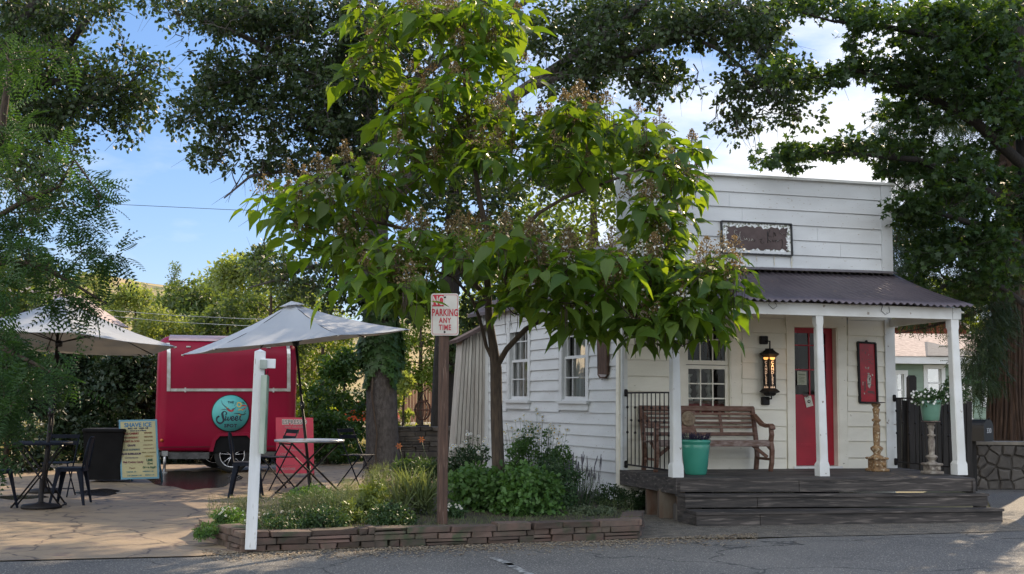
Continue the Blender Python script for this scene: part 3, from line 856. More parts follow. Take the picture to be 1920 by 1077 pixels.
def board(mb, l, r_, depth_vec, h, seams=1):
    cuts = [0] + sorted(rnd.uniform(.2, .8) for _ in range(seams)) + [1]
    for a, b in zip(cuts[:-1], cuts[1:]):
        p = l.lerp(r_, a); q = l.lerp(r_, b - (0.002 if b < 1 else 0)); dz = Vector((0, 0, -h))
        mb.hexa([p + dz, q + dz, q + dz + depth_vec, p + dz + depth_vec, p, q, q + depth_vec, p + depth_vec])
bk = -porch.n                                   # away from viewer
def riser(z0, z1, l, r_, inset, nm):
    mb = MB(); p = l.copy() + bk * inset; q = r_.copy() + bk * inset; p.z = q.z = z1
    h = (z1 - z0)
    board(mb, p, q, bk * 0.035, h, 1)
    return mb.build(nm, M['deck'], shop)
riser(zt2 + 0.02, FLOORZ - 0.033, L0 + fdir * 0.03, R0_ - fdir * .03, 0.02, 'riser')
riser(zt3 + 0.02, zt2 - 0.036, T2[0] + fdir * 0.01, T2[1] - fdir * .01, 0.025, 'riser')
riser(-0.01, zt3 - 0.036, T3[0] + fdir * 0.01, T3[1] - fdir * .01, 0.025, 'riser')
for (T, tgt) in ((T2, (L0, R0_)), (T3, T2)):
    mb = MB()
    for i in range(2):
        o = [None] * 4
        f0, f1 = i / 2, (i + 1) / 2 - 0.02
        a = T[0].lerp(Vector((tgt[0].x, tgt[0].y, T[0].z)), f0); b = T[1].lerp(Vector((tgt[1].x, tgt[1].y, T[0].z)), f0)
        c = T[1].lerp(Vector((tgt[1].x, tgt[1].y, T[0].z)) + bk * .05, f1); d = T[0].lerp(Vector((tgt[0].x, tgt[0].y, T[0].z)) + bk * .05, f1)
        z = Vector((0, 0, .036)); mb.hexa([a - z, b - z, c - z, d - z, a, b, c, d])
    mb.build('step', M['deck'], shop)
# stringers at both ends of the stair
for (e0, e1, e2, s) in ((L0, T2[0], T3[0], 1), (R0_, T2[1], T3[1], -1)):
    mb = MB(); ins = fdir * (0.012 * s)
    pts = [e0 + ins + Vector((0, 0, -.04)), Vector((e0.x, e0.y, 0.0)) + ins, Vector((e2.x, e2.y, 0.0)) + bk * .10 + ins, Vector((e2.x, e2.y, zt3 - .04)) + bk * .07 + ins,
           Vector((e1.x, e1.y, zt3 - .04)) + bk * .05 + ins, Vector((e1.x, e1.y, zt2 - .04)) + bk * .06 + ins, Vector((e0.x, e0.y, zt2 - .04)) + ins]
    mb.prism(pts, fdir * (0.035 * s)); mb.build('stringer', M['deck'], shop)
# left edge of the porch: rim board, piers, footing
mb = MB()
a = wl_ + Vector((0, 0, -.034)); b = L0 + Vector((0, 0, -.034)); a.z = b.z = FLOORZ - .034
mb.prism([a, b, b - Vector((0, 0, .17)), a - Vector((0, 0, .17))], FD * 0.04)
mb.build('rim_board', M['deck'], shop); mb = MB()
a = wr_.copy(); b = R0_.copy(); a.z = b.z = FLOORZ - .034
mb.prism([a, b, b - Vector((0, 0, .17)), a - Vector((0, 0, .17))], -FD * 0.04)
mb.build('rim_board', M['deck'], shop)
PIER = pmat('old_pier_wood', (0.16, 0.14, 0.11), (0.11, 0.055, 0.035), scale=4, rough=0.9, stretch=(1, 1, .4), bump=.4)
for f_, w_ in ((0.45, .16), (0.70, .22), (0.93, .10)):
    mb = MB(); p = wl_.lerp(L0, f_) + FD * .12; mb.box((p.x, p.y, .17), w_, w_, .42); mb.build('pier', PIER, shop)
mb = MB(); p = wl_.lerp(L0, .97) + FD * .2; mb.box((p.x, p.y + .15, .10), .34, .34, .24, bevel=.03); mb.build('footing', M['greystone'], shop)
mb = MB(); a = wl_ + FD * .5; b = L0 + FD * .5
mb.prism([Vector((a.x, a.y, 0)), Vector((b.x, b.y, 0)), Vector((b.x, b.y, .5)), Vector((a.x, a.y, .5))], FD * .03); mb.build('skirting', M['darkwood'], shop)
# rear lean-to with upright boards
annex = Pl(W0 + SD * (DEP - 0.05), FD)
mb = MB(); xs = [848, 853, 861, 869, 877, 886, 895, 903, 912]
tops = [645, 640, 636, 632, 628, 625, 622, 620, 617]
def topx(x): return lerp(866, 914, (x - 848) / 66.0)
for i in range(len(xs) - 1):
    x0, x1 = xs[i], xs[i + 1]
    t0, t1 = topx(x0), topx(x1) - 1.2
    mb.ppoly(annex, [(t0, tops[i]), (t1, tops[i + 1]), (x1 - 1.6, 888), (x0, 888)], -0.03, 0.012 + 0.014 * (i % 2))
mb.ppoly(annex, [(866, 640), (915, 618), (915, 888), (848, 888)], -0.5, -0.03)
mb.build('lean_to_wall', pmat('bleached_boards', (0.50, 0.48, 0.44), (0.36, 0.33, 0.30), scale=4, rough=.8, stretch=(3, 3, .4), bump=.3, island=.15), shop)
mb = MB(); mb.ppoly(annex, [(858, 643), (917, 613), (917, 606), (856, 637)], -0.6, 0.16); mb.build('lean_to_roof', M['rust'], shop)

for P_ in ([(1655, 573), (1652, 583), (1660, 590), (1668, 586), (1667, 575)], [(1445, 563), (1441, 572), (1450, 580), (1457, 574), (1452, 565)]):
    mb = MB(); mb.tube([porch.w(x, y, .012) for x, y in P_], .0035, 5, cap=False); mb.build('loose_cable', M['blackm'], shop)
# ================================================================== THINGS ON THE PORCH
NX = FD; NY = -front.n; NZ = Vector((0, 0, 1))
class Fr:
    """local frame: x along the shop front, y towards the wall, z up"""
    def __init__(s, o, x=NX, y=NY): s.o = Vector(o); s.x = x; s.y = y
    def __call__(s, x, y, z): return s.o + s.x * x + s.y * y + Vector((0, 0, z))
    def ax(s): return (s.x, s.y, NZ)

def flr(px, py): p = gr(px, py, FLOORZ); p.z = FLOORZ + 0.002; return p
# ---- bench
bo = flr(1230, 886); B = Fr(bo)
blen = (flr(1443, 884) - bo).dot(NX)
bench = thing('garden_bench', 'long brown wooden bench with curved arms and a round carved medallion in its back', 'bench', bo)
SEATZ = 0.43; BD = 0.50
def rect_path(fr, pts, w, t, mb):
    """flat board following pts (local), width w along x, thickness t"""
    P = [fr(*p) for p in pts]; n = len(P); vs = []
    for i, p in enumerate(P):
        tg = (P[min(i+1, n-1)] - P[max(i-1, 0)]).normalized(); s = fr.x; nn = tg.cross(s).normalized()
        for a, b in ((-1, -1), (1, -1), (1, 1), (-1, 1)): vs.append(p + s * a * w / 2 + nn * b * (t if not hasattr(t, '__len__') else t[i]) / 2)
    fs = [(3, 2, 1, 0), tuple(range((n-1)*4, n*4))]
    for i in range(n-1):
        for k in range(4): fs.append((i*4+k, i*4+(k+1) % 4, (i+1)*4+(k+1) % 4, (i+1)*4+k))
    mb.add(vs, fs)
for s_ in (0.0, blen):
    mb = MB(); rect_path(B, [(s_, 0.02, 0), (s_, -0.02, .12), (s_, -0.035, .30), (s_, 0.0, .42), (s_, -.03, .52), (s_, -.01, .62)], .055, [.045, .05, .06, .06, .05, .05], mb)
    mb.build('leg', M['benchwood'], bench)
    mb = MB(); rect_path(B, [(s_, BD - .02, 0), (s_, BD - .06, .2), (s_, BD - .03, .42), (s_, BD + .03, .66), (s_, BD + .09, .90)], .055, .055, mb)
    mb.build('leg', M['benchwood'], bench)
    mb = MB(); rect_path(B, [(s_, BD + .04, .80), (s_, BD - .06, .745), (s_, BD - .22, .665), (s_, .10, .64), (s_, 0.0, .655), (s_, -.05, .635), (s_, -.065, .60)], .075, [.03, .035, .04, .045, .05, .04, .03], mb)
    mb.build('armrest', M['benchwood'], bench)
    mb = MB(); rect_path(B, [(s_, 0.0, .17), (s_, BD - .06, .17)], .04, .035, mb)
    rect_path(B, [(s_, -.02, .30), (s_, .20, .405)], .035, .03, mb)
    mb.build('side_rail', M['benchwood'], bench)
    # diagonal brace below the seat
    d_ = 1 if s_ == 0 else -1
    mb = MB(); a = B(s_ + d_ * .03, .06, .20); b = B(s_ + d_ * .30, .06, .40); mb.box((a + b) / 2, (b - a).length, .03, .045, ax=((b - a).normalized(), NY, (b - a).normalized().cross(NY)))
    mb.build('brace', M['benchwood'], bench)
mb = MB()
mb.box(B(blen / 2, -.005, SEATZ - .035), blen + .07, .035, .085, ax=B.ax(), bevel=.004)
for k in range(5):
    mb.box(B(blen / 2, .06 + k * .092, SEATZ + .002 - .006 * k), blen + .06, .08, .022, ax=B.ax(), bevel=.003)
mb.build('seat', M['benchgrey'], bench)
back = MB()
def byz(z): return BD + .03 + (z - .66) * .25
zb0, zb1 = .50, .90
ax_b = (NX, (NY * 1 + NZ * -.25).normalized(), (NZ + NY * .25).normalized())
back.box(B(blen / 2, byz(.885), .885), blen + .05, .035, .075, ax=ax_b, bevel=.005)
back.box(B(blen / 2, byz(.515), .515), blen - .06, .03, .05, ax=ax_b)
mid_x = blen * 0.40
for z in (.81, .745, .68, .615):
    for (a, b) in ((0.03, mid_x - .10), (mid_x + .10, blen - .03)):
        back.box(B((a + b) / 2, byz(z), z), b - a, .018, .034, ax=ax_b)
back.build('backrest', M['benchwood'], bench)
mb = MB()
mb.prism([B(mid_x - .135, byz(.85) - .012, .85), B(mid_x + .135, byz(.85) - .012, .85), B(mid_x + .085, byz(.68) - .012, .68), B(mid_x + .13, byz(.53) - .012, .53), B(mid_x - .13, byz(.53) - .012, .53), B(mid_x - .085, byz(.68) - .012, .68)], NY * .025)
sp = mb.build('splat', M['benchwood'], bench)
mb = MB(); mz = .735; mb.lathe(B(mid_x, byz(mz) - .035, mz), [(0.0, .03), (.03, .032), (.035, .026), (.06, .028), (.066, .020), (.09, .026), (.108, .022), (.112, 0.0)], 28, ax=(NX, NZ, -NY)); mb.build('medallion', pmat('worn_medallion', (.32, .25, .17), (.20, .14, .09), scale=30, bump=.4), sp)
for fx in (.70, ):
    mb = MB(); mb.box(B(blen * fx, byz(.70) + .012, .70), .045, .02, .36, ax=ax_b); mb.build('back_stile', M['benchwood'], bench)

# ---- big green pot with dark lavender-like flowers
def pot_plant(mb, c, r, h, n, seed, wid=.006, leafl=.05):
    r_ = random.Random(seed)
    for i in range(n):
        a = r_.uniform(0, 6.283); q = math.sqrt(r_.random()) * r
        b = Vector((c[0] + q * math.cos(a), c[1] + q * math.sin(a), c[2]))
        t = b + Vector((math.cos(a) * q * .45 + r_.uniform(-.02, .02), math.sin(a) * q * .45 + r_.uniform(-.02, .02), h * r_.uniform(.6, 1.1)))
        mb.tube([b, b.lerp(t, .5) + Vector((0, 0, .01)), t], [wid * .4, wid * .4, wid * .3], 3, cap=False)
        for k in range(6):
            p = b.lerp(t, .35 + .65 * k / 6); d = Vector((r_.uniform(-1, 1), r_.uniform(-1, 1), r_.uniform(0, .8))).normalized() * leafl * r_.uniform(.5, 1)
            s = d.cross(Vector((0, 0, 1))).normalized() * leafl * .16
            mb.add([p, p + d * .5 + s, p + d, p + d * .5 - s], [(0, 1, 2, 3)])
M['lav'] = leafmat('dusky_flower', (.022, .018, .045), (.045, .035, .075), trans=.15, tcol=(1, 1, 1))
M['potgreen'] = leafmat('pot_foliage', (.028, .06, .022), (.05, .10, .035), trans=.3)
M['petal'] = leafmat('white_petal', (.72, .72, .70), (.80, .80, .78), trans=.3, tcol=(1, 1, .95))
M['yellowc'] = pmat('flower_centre', (.5, .32, .03), rough=.8)
pc = flr(1310, 891); pc = pc + NY * .10
pot = thing('flower_pot', 'large glazed jade green pot of dark purple flowers standing by the left porch post', 'flower pot', pc)
mb = MB(); s = 1.0
mb.lathe(pc, [(a_, z_ * .90) for a_, z_ in ((.145, 0), (.150, .02), (.165, .12), (.180, .26), (.192, .38), (.197, .44), (.192, .46), (.205, .475), (.212, .50), (.205, .525), (.188, .525), (.184, .48), (.0, .47))], 36)
mb.build('pot_body', M['teal'], pot)
mb = MB(); pot_plant(mb, (pc.x, pc.y, pc.z + .42), .17, .14, 150, 3, leafl=.035); mb.build('flowers', M['lav'], pot)
mb = MB(); pot_plant(mb, (pc.x - .13, pc.y, pc.z + .42), .045, .13, 14, 4, leafl=.03); mb.build('pale_flower', pmat('pale_green_bloom', (.45, .5, .3), rough=.8), pot)

# ---- turned wooden candlesticks
def turned(base_c, H, s, seed=0):
    """profile of an old altar candlestick"""
    return [(r_ * s, z * H) for r_, z in ((.085, .20), (.092, .215), (.060, .235), (.045, .25), (.055, .28), (.085, .32), (.088, .345), (.06, .365), (.040, .38), (.046, .45), (.052, .58), (.050, .66), (.036, .72), (.060, .745), (.064, .76), (.036, .78), (.040, .86), (.050, .90), (.052, .92), (.034, .935), (.056, .965), (.064, .985), (.062, 1.0))]
def candlestick(name, label, px, py, top_py, Y_off, mat, s=1.0, plate=None, group=None):
    c = flr(px, py); c = c + NY * Y_off
    H = c.z
    v = proj(c + Vector((0, 0, 1.0))); w = proj(c); pxm = w[1] - v[1]
    H = (w[1] - top_py) / pxm
    t = thing(name, label, 'candlestick', c, group)
    mb = MB(); q = .115 * s
    mb.box(c + Vector((0, 0, .02)), 2 * q * 1.05, 2 * q * 1.05, .04, ax=(NX, NY, NZ), bevel=.008)
    mb.box(c + Vector((0, 0, .02 + H * .09)), 2 * q * .8, 2 * q * .8, H * .16, ax=(NX, NY, NZ), bevel=.008)
    mb.box(c + Vector((0, 0, H * .19)), 2 * q * 1.02, 2 * q * 1.02, .035, ax=(NX, NY, NZ), bevel=.010)
    for sx in (-1, 1):   # scrolled feet and relief
        mb.lathe(c + NX * sx * q * .45 - NY * q * .8 + Vector((0, 0, H * .10)), [(0, .02), (.03, .012), (.035, 0)], 10, ax=(NX, NZ, -NY))
    mb.build('plinth', mat, t)
    mb = MB(); mb.lathe(c, turned(c, H, s), 20); mb.build('stem', mat, t)
    if plate:
        mb = MB(); mb.lathe(c + Vector((0, 0, H + .001)), [(.0, 0), (.04, 0), (plate, .012), (plate, .022), (.04, .014), (0, .012)], 28); mb.build('drip_plate', M['rust'], t)
    return t, c, H
cs1, c1_, H1 = candlestick('candlestick', 'tall ochre carved wooden candlestick with flat brown plate on top beside the red panel', 1645, 884, 757, 0.0, M['ochre'], 1.05, plate=.135)
cs2, c2_, H2 = candlestick('candlestick', 'grey weathered candlestick carrying a sage green pot at the right end of the porch', 1756, 890, 793, 0.10, M['greycarve'], .95, plate=.13)
pp_ = c2_ + Vector((0, 0, H2 + .026))
pot2 = thing('flower_pot', 'sage green pot of trailing white flowers raised on the grey candlestick', 'flower pot', pp_)
mb = MB(); mb.lathe(pp_, [(.105, 0), (.112, .01), (.122, .08), (.140, .22), (.146, .27), (.150, .29), (.140, .29), (.13, .25), (0, .245)], 30); mb.build('pot_body', M['celadon'], pot2)
def bushy(c, rx, ry, rz, n, seed, ls, lw=.4, down=.0):
    rr_ = random.Random(seed); mb = MB()
    for i in range(n):
        d = Vector((rr_.gauss(0, 1), rr_.gauss(0, 1), rr_.gauss(0, 1))).normalized() * (rr_.random() ** .4)
        p = Vector(c) + Vector((d.x * rx, d.y * ry, d.z * rz - down * (d.x**2 + d.y**2)))
        a = Vector((rr_.gauss(0, 1), rr_.gauss(0, 1), rr_.gauss(-.1, .7))).normalized(); b = a.cross(Vector((rr_.gauss(0, 1), rr_.gauss(0, 1), rr_.gauss(0, 1)))).normalized()
        l = ls * rr_.uniform(.6, 1.2)
        mb.add([p, p + a * l * .4 + b * l * lw, p + a * l, p + a * l * .4 - b * l * lw], [(0, 1, 2, 3)])
    return mb
mb = bushy(pp_ + Vector((-.02, 0, .33)), .25, .2, .13, 620, 8, .055, .28, down=.02)
r_ = random.Random(11)
for i in range(18):
    a = r_.uniform(0, 6.28); p0 = pp_ + Vector((0, 0, .28)); p2 = p0 + Vector((math.cos(a) * .27, math.sin(a) * .25, r_.uniform(-.05, .16)))
    mb.tube([p0, p0.lerp(p2, .5) + Vector((0, 0, .06)), p2], .004, 3, cap=False)
for i in range(16):   # long twigs reaching right past the post
    p0 = pp_ + Vector((.05, 0, .30)); p2 = p0 + Vector((r_.uniform(.2, .62), r_.uniform(-.1, .1), r_.uniform(-.02, .34)))
    mb.tube([p0, p0.lerp(p2, .5) + Vector((0, 0, .09)), p2], .004, 3, cap=False)
    for k in range(9):
        p = p0.lerp(p2, .35 + .65 * k / 8) + Vector((0, 0, .09 * (1 - abs(k - 4) / 4)))
        d = Vector((r_.uniform(-.2, 1), r_.uniform(-.8, .8), r_.uniform(-1, .8))).normalized() * .085; s2 = d.cross(Vector((0, 1, .2))).normalized() * .015
        mb.add([p, p + d * .5 + s2, p + d, p + d * .5 - s2], [(0, 1, 2, 3)])
mb.build('foliage', M['potgreen'], pot2)
mb = MB()
for i in range(46):
    a = r_.uniform(0, 6.28); q = r_.uniform(.14, .27); p = pp_ + Vector((math.cos(a) * q, math.sin(a) * q * .9 - .03, r_.uniform(.22, .42)))
    for k in range(5):
        t_ = k * 1.2566; d = Vector((math.cos(t_), -.25, math.sin(t_))) * .019; e = Vector((-math.sin(t_), 0, math.cos(t_))) * .009
        mb.add([p, p + d * .6 + e, p + d, p + d * .6 - e], [(0, 1, 2, 3)])
mb.build('blossoms', M['petal'], pot2)

# ---- iron railings at both ends
def railing(label, P0, P1, ztop, zbot, n, stub0=True):
    """P0, P1 at floor level; P0 is fixed to the house"""
    d = (P1 - P0); L = d.length; dx = d.normalized(); dy = Vector((-dx.y, dx.x, 0))
    t = thing('iron_railing', label, 'railing', P0)
    mb = MB()
    for z, h in ((ztop, .022), (zbot, .022)):
        mb = MB(); mb.box(P0.lerp(P1, .5) + Vector((0, 0, z)), L, .022, h, ax=(dx, dy, NZ)); mb.build('rail', M['blackm'], t)
    for i in range(n):
        p = P0 + dx * (.05 + (L - .07) * i / (n - 1)); mb = MB()
        mb.tube([p + Vector((0, 0, zbot + .01)), p + Vector((0, 0, ztop - .01))], .0075, 6)
        for kz in ((.62,) if i % 2 else (.45, .80)):
            z = lerp(zbot, ztop, kz); mb.lathe(p + Vector((0, 0, z)), [(.008, -.022), (.017, -.008), (.02, 0), (.017, .008), (.008, .022)], 8)
        mb.build('baluster', M['blackm'], t)
    for z in (ztop, zbot):
        mb = MB(); mb.lathe(P0 + Vector((0, 0, z)), [(0, -.055), (.022, -.05), (.028, -.03), (.028, .03), (.022, .05), (0, .055)], 10); mb.build('bracket', M['blackm'], t)
    return t
pA = front.pt(F_(1172, 880)[0], FLOORZ, .04); pB = porch.w(1264, 880, -.12); pB.z = FLOORZ
zt_ = front.w(1176, 737, .04).z - FLOORZ; zb_ = front.w(1176, 871, .04).z - FLOORZ
railing('black iron railing closing the left end of the porch beside the bench', pA, pB, zt_, zb_, 12)
pA = front.pt(F_(1676, 880)[0], FLOORZ, .06); pB = porch.w(1795, 880, -.12); pB.z = FLOORZ
railing('black iron railing closing the right end of the porch behind the sage pot', pA, pB, front.w(1676, 747, .05).z - FLOORZ, front.w(1676, 866, .05).z - FLOORZ, 10)

# ---- lantern with cut-out lettering
lc = front.w(1443, 697, .16); lu = NX; k_ = (front.w(1443, 660, .16).z - front.w(1443, 735, .16).z) / 75.0     # metres per photo pixel
def LZ(y): return front.w(1443, y, .16).z
lan = thing('wall_lantern', 'black lit metal lantern with cut-out lettering on the wall between window and door', 'lantern', lc)
def ngon(mb, c, prof, n=6, rot=0.0):
    vs = []; m_ = len(prof)
    for r_, z in prof:
        for k in range(n):
            a = rot + 2 * math.pi * k / n; vs.append(Vector((c.x, c.y, z)) + NX * r_ * math.cos(a) - NY * r_ * math.sin(a))
    fs = [tuple(range(n-1, -1, -1)), tuple(range((m_-1)*n, m_*n))]
    for i in range(m_-1):
        for k in range(n): fs.append((i*n+k, i*n+(k+1) % n, (i+1)*n+(k+1) % n, (i+1)*n+k))
    mb.add(vs, fs)
RT = R(60)      # one face square to the viewer's right, one to the left
RR = 14.2 * k_ 
mb = MB(); ngon(mb, lc, [(RR * .55, LZ(656)), (RR * .62, LZ(657)), (RR * .95, LZ(663)), (RR * 1.45, LZ(667.5)), (RR * 1.48, LZ(665.5)), (RR * 1.1, LZ(660)), (RR * .75, LZ(655))], 6, RT); 
mb = MB(); ngon(mb, lc, [(RR * 1.0, LZ(669.5)), (RR * 1.42, LZ(665)), (RR * 1.45, LZ(663.5)), (RR * .95, LZ(660)), (RR * .6, LZ(656)), (RR * .6, LZ(654))], 6, RT); cap_ = mb.build('roof', M['blackm'], lan)
mb = MB(); ngon(mb, lc, [(RR * .55, LZ(743)), (RR * .85, LZ(741)), (RR * .95, LZ(737.5)), (RR * 1.5, LZ(735.5)), (RR * 1.45, LZ(734)), (RR * 1.0, LZ(729))], 6, RT); mb.build('base', M['blackm'], lan)
mb = MB(); ngon(mb, lc, [(RR * .93, LZ(730)), (RR * .93, LZ(669))], 6, RT); mb.build('body', M['blackm'], lan)
# glowing cut-outs on the two faces that are seen
for fi, (a0, mt, word) in enumerate(((R(60), M['glow'], 'CANDLES'), (R(120), M['dim'], 'CANDLES'))):
    p0 = Vector((lc.x, lc.y, 0)) + NX * RR * math.cos(a0) * .93 - NY * RR * math.sin(a0) * .93 * -1 * -1
    pa = NX * math.cos(a0) * RR * .93 + (-NY) * math.sin(a0) * RR * .93
    pb = NX * math.cos(a0 + R(60)) * RR * .93 + (-NY) * math.sin(a0 + R(60)) * RR * .93
    c = Vector((lc.x, lc.y, 0)) + (pa + pb) / 2; ex = (pa - pb).normalized(); nrm = ((pa + pb) / 2).normalized(); w = (pa - pb).length * .40
    mb = MB()
    arc = [c + ex * (w * math.cos(t)) + Vector((0, 0, LZ(670.5) + (-5.0 * k_) * abs(math.sin(t)) ** .6)) + nrm * .003 for t in [math.pi * i / 10 for i in range(11)]]
    mb.prism(arc[::-1], nrm * .002)
    mb.build('light_opening', M['glow'], lan)
    mb = MB()
    for i in range(3):
        x = (i - 1) * w * .62; mb.prism([c + ex * (x - w * .28) + Vector((0, 0, LZ(728))) + nrm * .003, c + ex * (x + w * .28) + Vector((0, 0, LZ(728))) + nrm * .003, c + ex * x + Vector((0, 0, LZ(724 - (i == 1) * 1.2))) + nrm * .003], nrm * .002)
    mb.build('light_opening', M['dim'], lan)
    mb = MB()
    for i, ch in enumerate(word):
        text_mb(mb, ch, 5.2 * k_, c + Vector((0, 0, LZ(682.5 + 6.4 * i))) + nrm * .004, ex, NZ, xs=1.0 if fi == 0 else .9, bold=.0015)
    mb.build('lettering', M['dim'], lan)
for P_ in ([(1434, 640, .07), (1443.5, 640, .16), (1443.5, 656, .16)], [(1437, 749, .07), (1446.5, 748, .16), (1446.5, 740, .16)]):
    mb = MB(); mb.tube([front.w(*p) for p in P_], .012, 8)
    if P_[0][1] == 640: mb.build('arm', M['blackm'], lan)
mb.build('arm', M['blackm'], lan)
for (x, y) in ((1432, 638), (1435, 752)):
    mb = MB(); mb.box(front.w(x, y, .055), 15 * k_, .07, 15.5 * k_, ax=(NX, NY, NZ), bevel=.01); mb.build('mounting_block', M['blackm'], lan)
lamp_d = bpy.data.lights.new('lantern_light', 'POINT'); lamp_d.energy = 0.5; lamp_d.color = (1, .55, .2); lamp_d.shadow_soft_size = .05
lamp_o = bpy.data.objects.new('lantern_light', lamp_d); col.objects.link(lamp_o); lamp_o.location = lc + front.n * .16 + Vector((0, 0, .1))
lamp_o.parent = lan; lamp_o.matrix_parent_inverse = Matrix.Translation(-lc)

# ---- red enamel panel
art = thing('wall_art', 'narrow red enamel panel with flaking candle motif on the wall right of the door', 'wall panel', front.w(1627, 700, .03))
tl, tr, br, bl = (1609.5, 642), (1642, 644), (1646, 755.5), (1613.5, 755)
mb = MB(); mb.ppoly(front, [tl, tr, br, bl], .022, .040); mb.build('panel', M['artred'], art)
mb = MB()
def strip(pl, mb, a, b, w, o0, o1):
    A = pl.w(*a, o1); Bp = pl.w(*b, o1); d = (Bp - A).normalized(); s = pl.n.cross(d).normalized() * w / 2
    mb.prism([A - s, Bp - s, Bp + s, A + s], -pl.n * (o1 - o0))
for a, b in ((tl, tr), (tr, br), (br, bl), (bl, tl)): strip(front, mb, a, b, .030, .02, .058)
mb.lathe(front.w(1624.5, 640.5, .04), [(0, .012), (.018, .010), (.022, 0), (.018, -.010)], 12, ax=(NX, NZ, front.n)); mb.build('frame', M['blackm'], art)
mb = MB()
def ap(pts, o=.041): mb.add([front.w(1600 + x / 7.7, 630 + y / 7.7, o) for x, y in pts], [tuple(range(len(pts)))])
ap([(205, 570), (220, 560), (245, 565), (258, 600), (256, 700), (240, 755), (228, 758), (208, 720), (200, 640)])
for k in range(8):
    t0 = k * .785
    ap([(222 + math.cos(t0 + q) * rr2, 275 + math.sin(t0 + q) * rr2 * 1.3) for q, rr2 in ((0, 3), (.3, 11), (.6, 4))], .0415)
ap([(168, 445), (185, 450), (190, 480), (180, 478)]); ap([(205, 455), (230, 448), (222, 478), (205, 490)]); ap([(205, 535), (235, 535), (232, 555), (208, 555)])
ap([(262, 550), (285, 555), (288, 575), (272, 580)]); ap([(135, 660), (145, 665), (142, 720), (135, 715)]); ap([(150, 820), (168, 822), (165, 845), (152, 842)])
mb.build('motif', pmat('flaked_white', (.5, .48, .42), (.2, .16, .13), scale=40, lo=.45, hi=.6), art)
mb = MB()
for (x, y, s2) in ((215, 340, 9), (240, 345, 7), (225, 375, 9), (262, 400, 10), (250, 380, 7), (180, 400, 6), (196, 345, 6), (170, 620, 9)):
    ap([(x + s2 * math.cos(k * 1.05), y + s2 * 1.1 * math.sin(k * 1.05)) for k in range(6)])
ap([(160, 660), (180, 655), (185, 770), (175, 800), (155, 795), (160, 700)]); ap([(205, 800), (225, 790), (300, 800), (312, 850), (280, 835), (210, 830)]); ap([(225, 610), (240, 600), (246, 640), (232, 650)], .042)
mb.build('worn_motif', pmat('worn_dark', (.10, .06, .055), (.16, .05, .05), scale=30), art)

# ---- papers on the door
dpl = Pl(front.p0 + front.n * DO, FD)
n1 = thing('notice', 'pale printed notice taped inside the left pane of the red door', 'notice', dpl.w(1503, 710, .0))
mb = MB(); mb.ppoly(dpl, [(1494.5, 696), (1512, 697), (1512.5, 722.5), (1495, 722)], .001, .004); mb.build('sheet', pmat('printed_sheet', (.42, .42, .33), (.30, .32, .24), scale=60, rough=.8), n1)
mb = MB(); mb.ppoly(dpl, [(1497, 701), (1510, 702), (1510, 704), (1497, 703)], .004, .0055)
for k in range(5): mb.ppoly(dpl, [(1497.5 + (k % 2), 707 + 2.6 * k), (1509 - (k % 3), 707.6 + 2.6 * k), (1509 - (k % 3), 708.6 + 2.6 * k), (1497.5 + (k % 2), 708 + 2.6 * k)], .004, .0055)
mb.build('print', pmat('ink_green', (.16, .18, .12), rough=.8), n1)
n2 = thing('door_tag', 'white tag with a dark round badge tilted below the door panes', 'tag', dpl.w(1517, 754, .02))
mb = MB(); mb.ppoly(dpl, [(1508, 745), (1520.5, 742), (1525, 761), (1512.5, 764.5)], .012, .016); mb.build('card', M['paper'], n2)
mb = MB(); c = dpl.w(1516.8, 753, .017); mb.lathe(c, [(0, .001), (.026, .001), (.026, 0)], 18, ax=(NX, NZ, front.n)); mb.build('badge', pmat('dark_ink', (.05, .03, .03), rough=.7), n2)
mb = MB(); mb.lathe(c + front.n * .0015, [(0, .001), (.012, .001), (.012, 0)], 12, ax=(NX, NZ, front.n)); mb.build('badge_centre', M['paper'], n2)
mb = MB(); mb.tube([dpl.w(1511, 746, .02), dpl.w(1514, 742, .03), dpl.w(1516, 746, .02)], .004, 6); mb.build('string', M['black'], n2)
n3 = thing('door_tag', 'small white tag half hidden behind the middle porch post', 'tag', dpl.w(1532, 749, .02))
mb = MB(); mb.ppoly(dpl, [(1529, 745), (1537, 744), (1538, 753), (1528, 752)], .012, .016); mb.build('card', M['paper'], n3)

# ---- rusted name sign on the false front
sgn = thing('shop_sign', 'rusted cut-metal name sign in a thin black frame on the false front', 'sign', front.w(1420, 447, .04))
tl, tr, br, bl = (1353.5, 414.5), (1484.5, 420.5), (1486.5, 479.5), (1355.5, 474)
mb = MB(); 
for a, b in ((tl, tr), (tr, br), (br, bl), (bl, tl)): strip(front, mb, a, b, .020, .022, .062)
mb.build('frame', M['black'], sgn)
def q_(u, v):   # bilinear within the sign
    x = lerp(lerp(tl[0], tr[0], u), lerp(bl[0], br[0], u), v); y = lerp(lerp(tl[1], tr[1], u), lerp(bl[1], br[1], u), v); return (x, y)
r_ = random.Random(21)
pts = []
N_ = 120
for i in range(N_):       # ragged torch-cut outline
    t = i / N_ * 4; sd = int(t); f = t - sd; e = .075 + r_.uniform(-.024, .024); ev = e * 2.1
    if sd == 0: p = (lerp(.06, .94, f), ev)
    elif sd == 1: p = (1 - e, lerp(.12, .88, f))
    elif sd == 2: p = (lerp(.94, .06, f), 1 - ev)
    else: p = (e, lerp(.88, .12, f))
    pts.append(q_(*p))
mb = MB(); mb.ppoly(front, pts, .030, .036); mb.build('plate', M['rust'], sgn)
mb = MB(); mb.ppoly(front, [tl, tr, br, bl], .023, .026); bkp = mb.build('backing', pmat('bright_backing', (.85, .88, .90), (.22, .24, .18), scale=26, rough=.5, lo=.50, hi=.60), sgn)
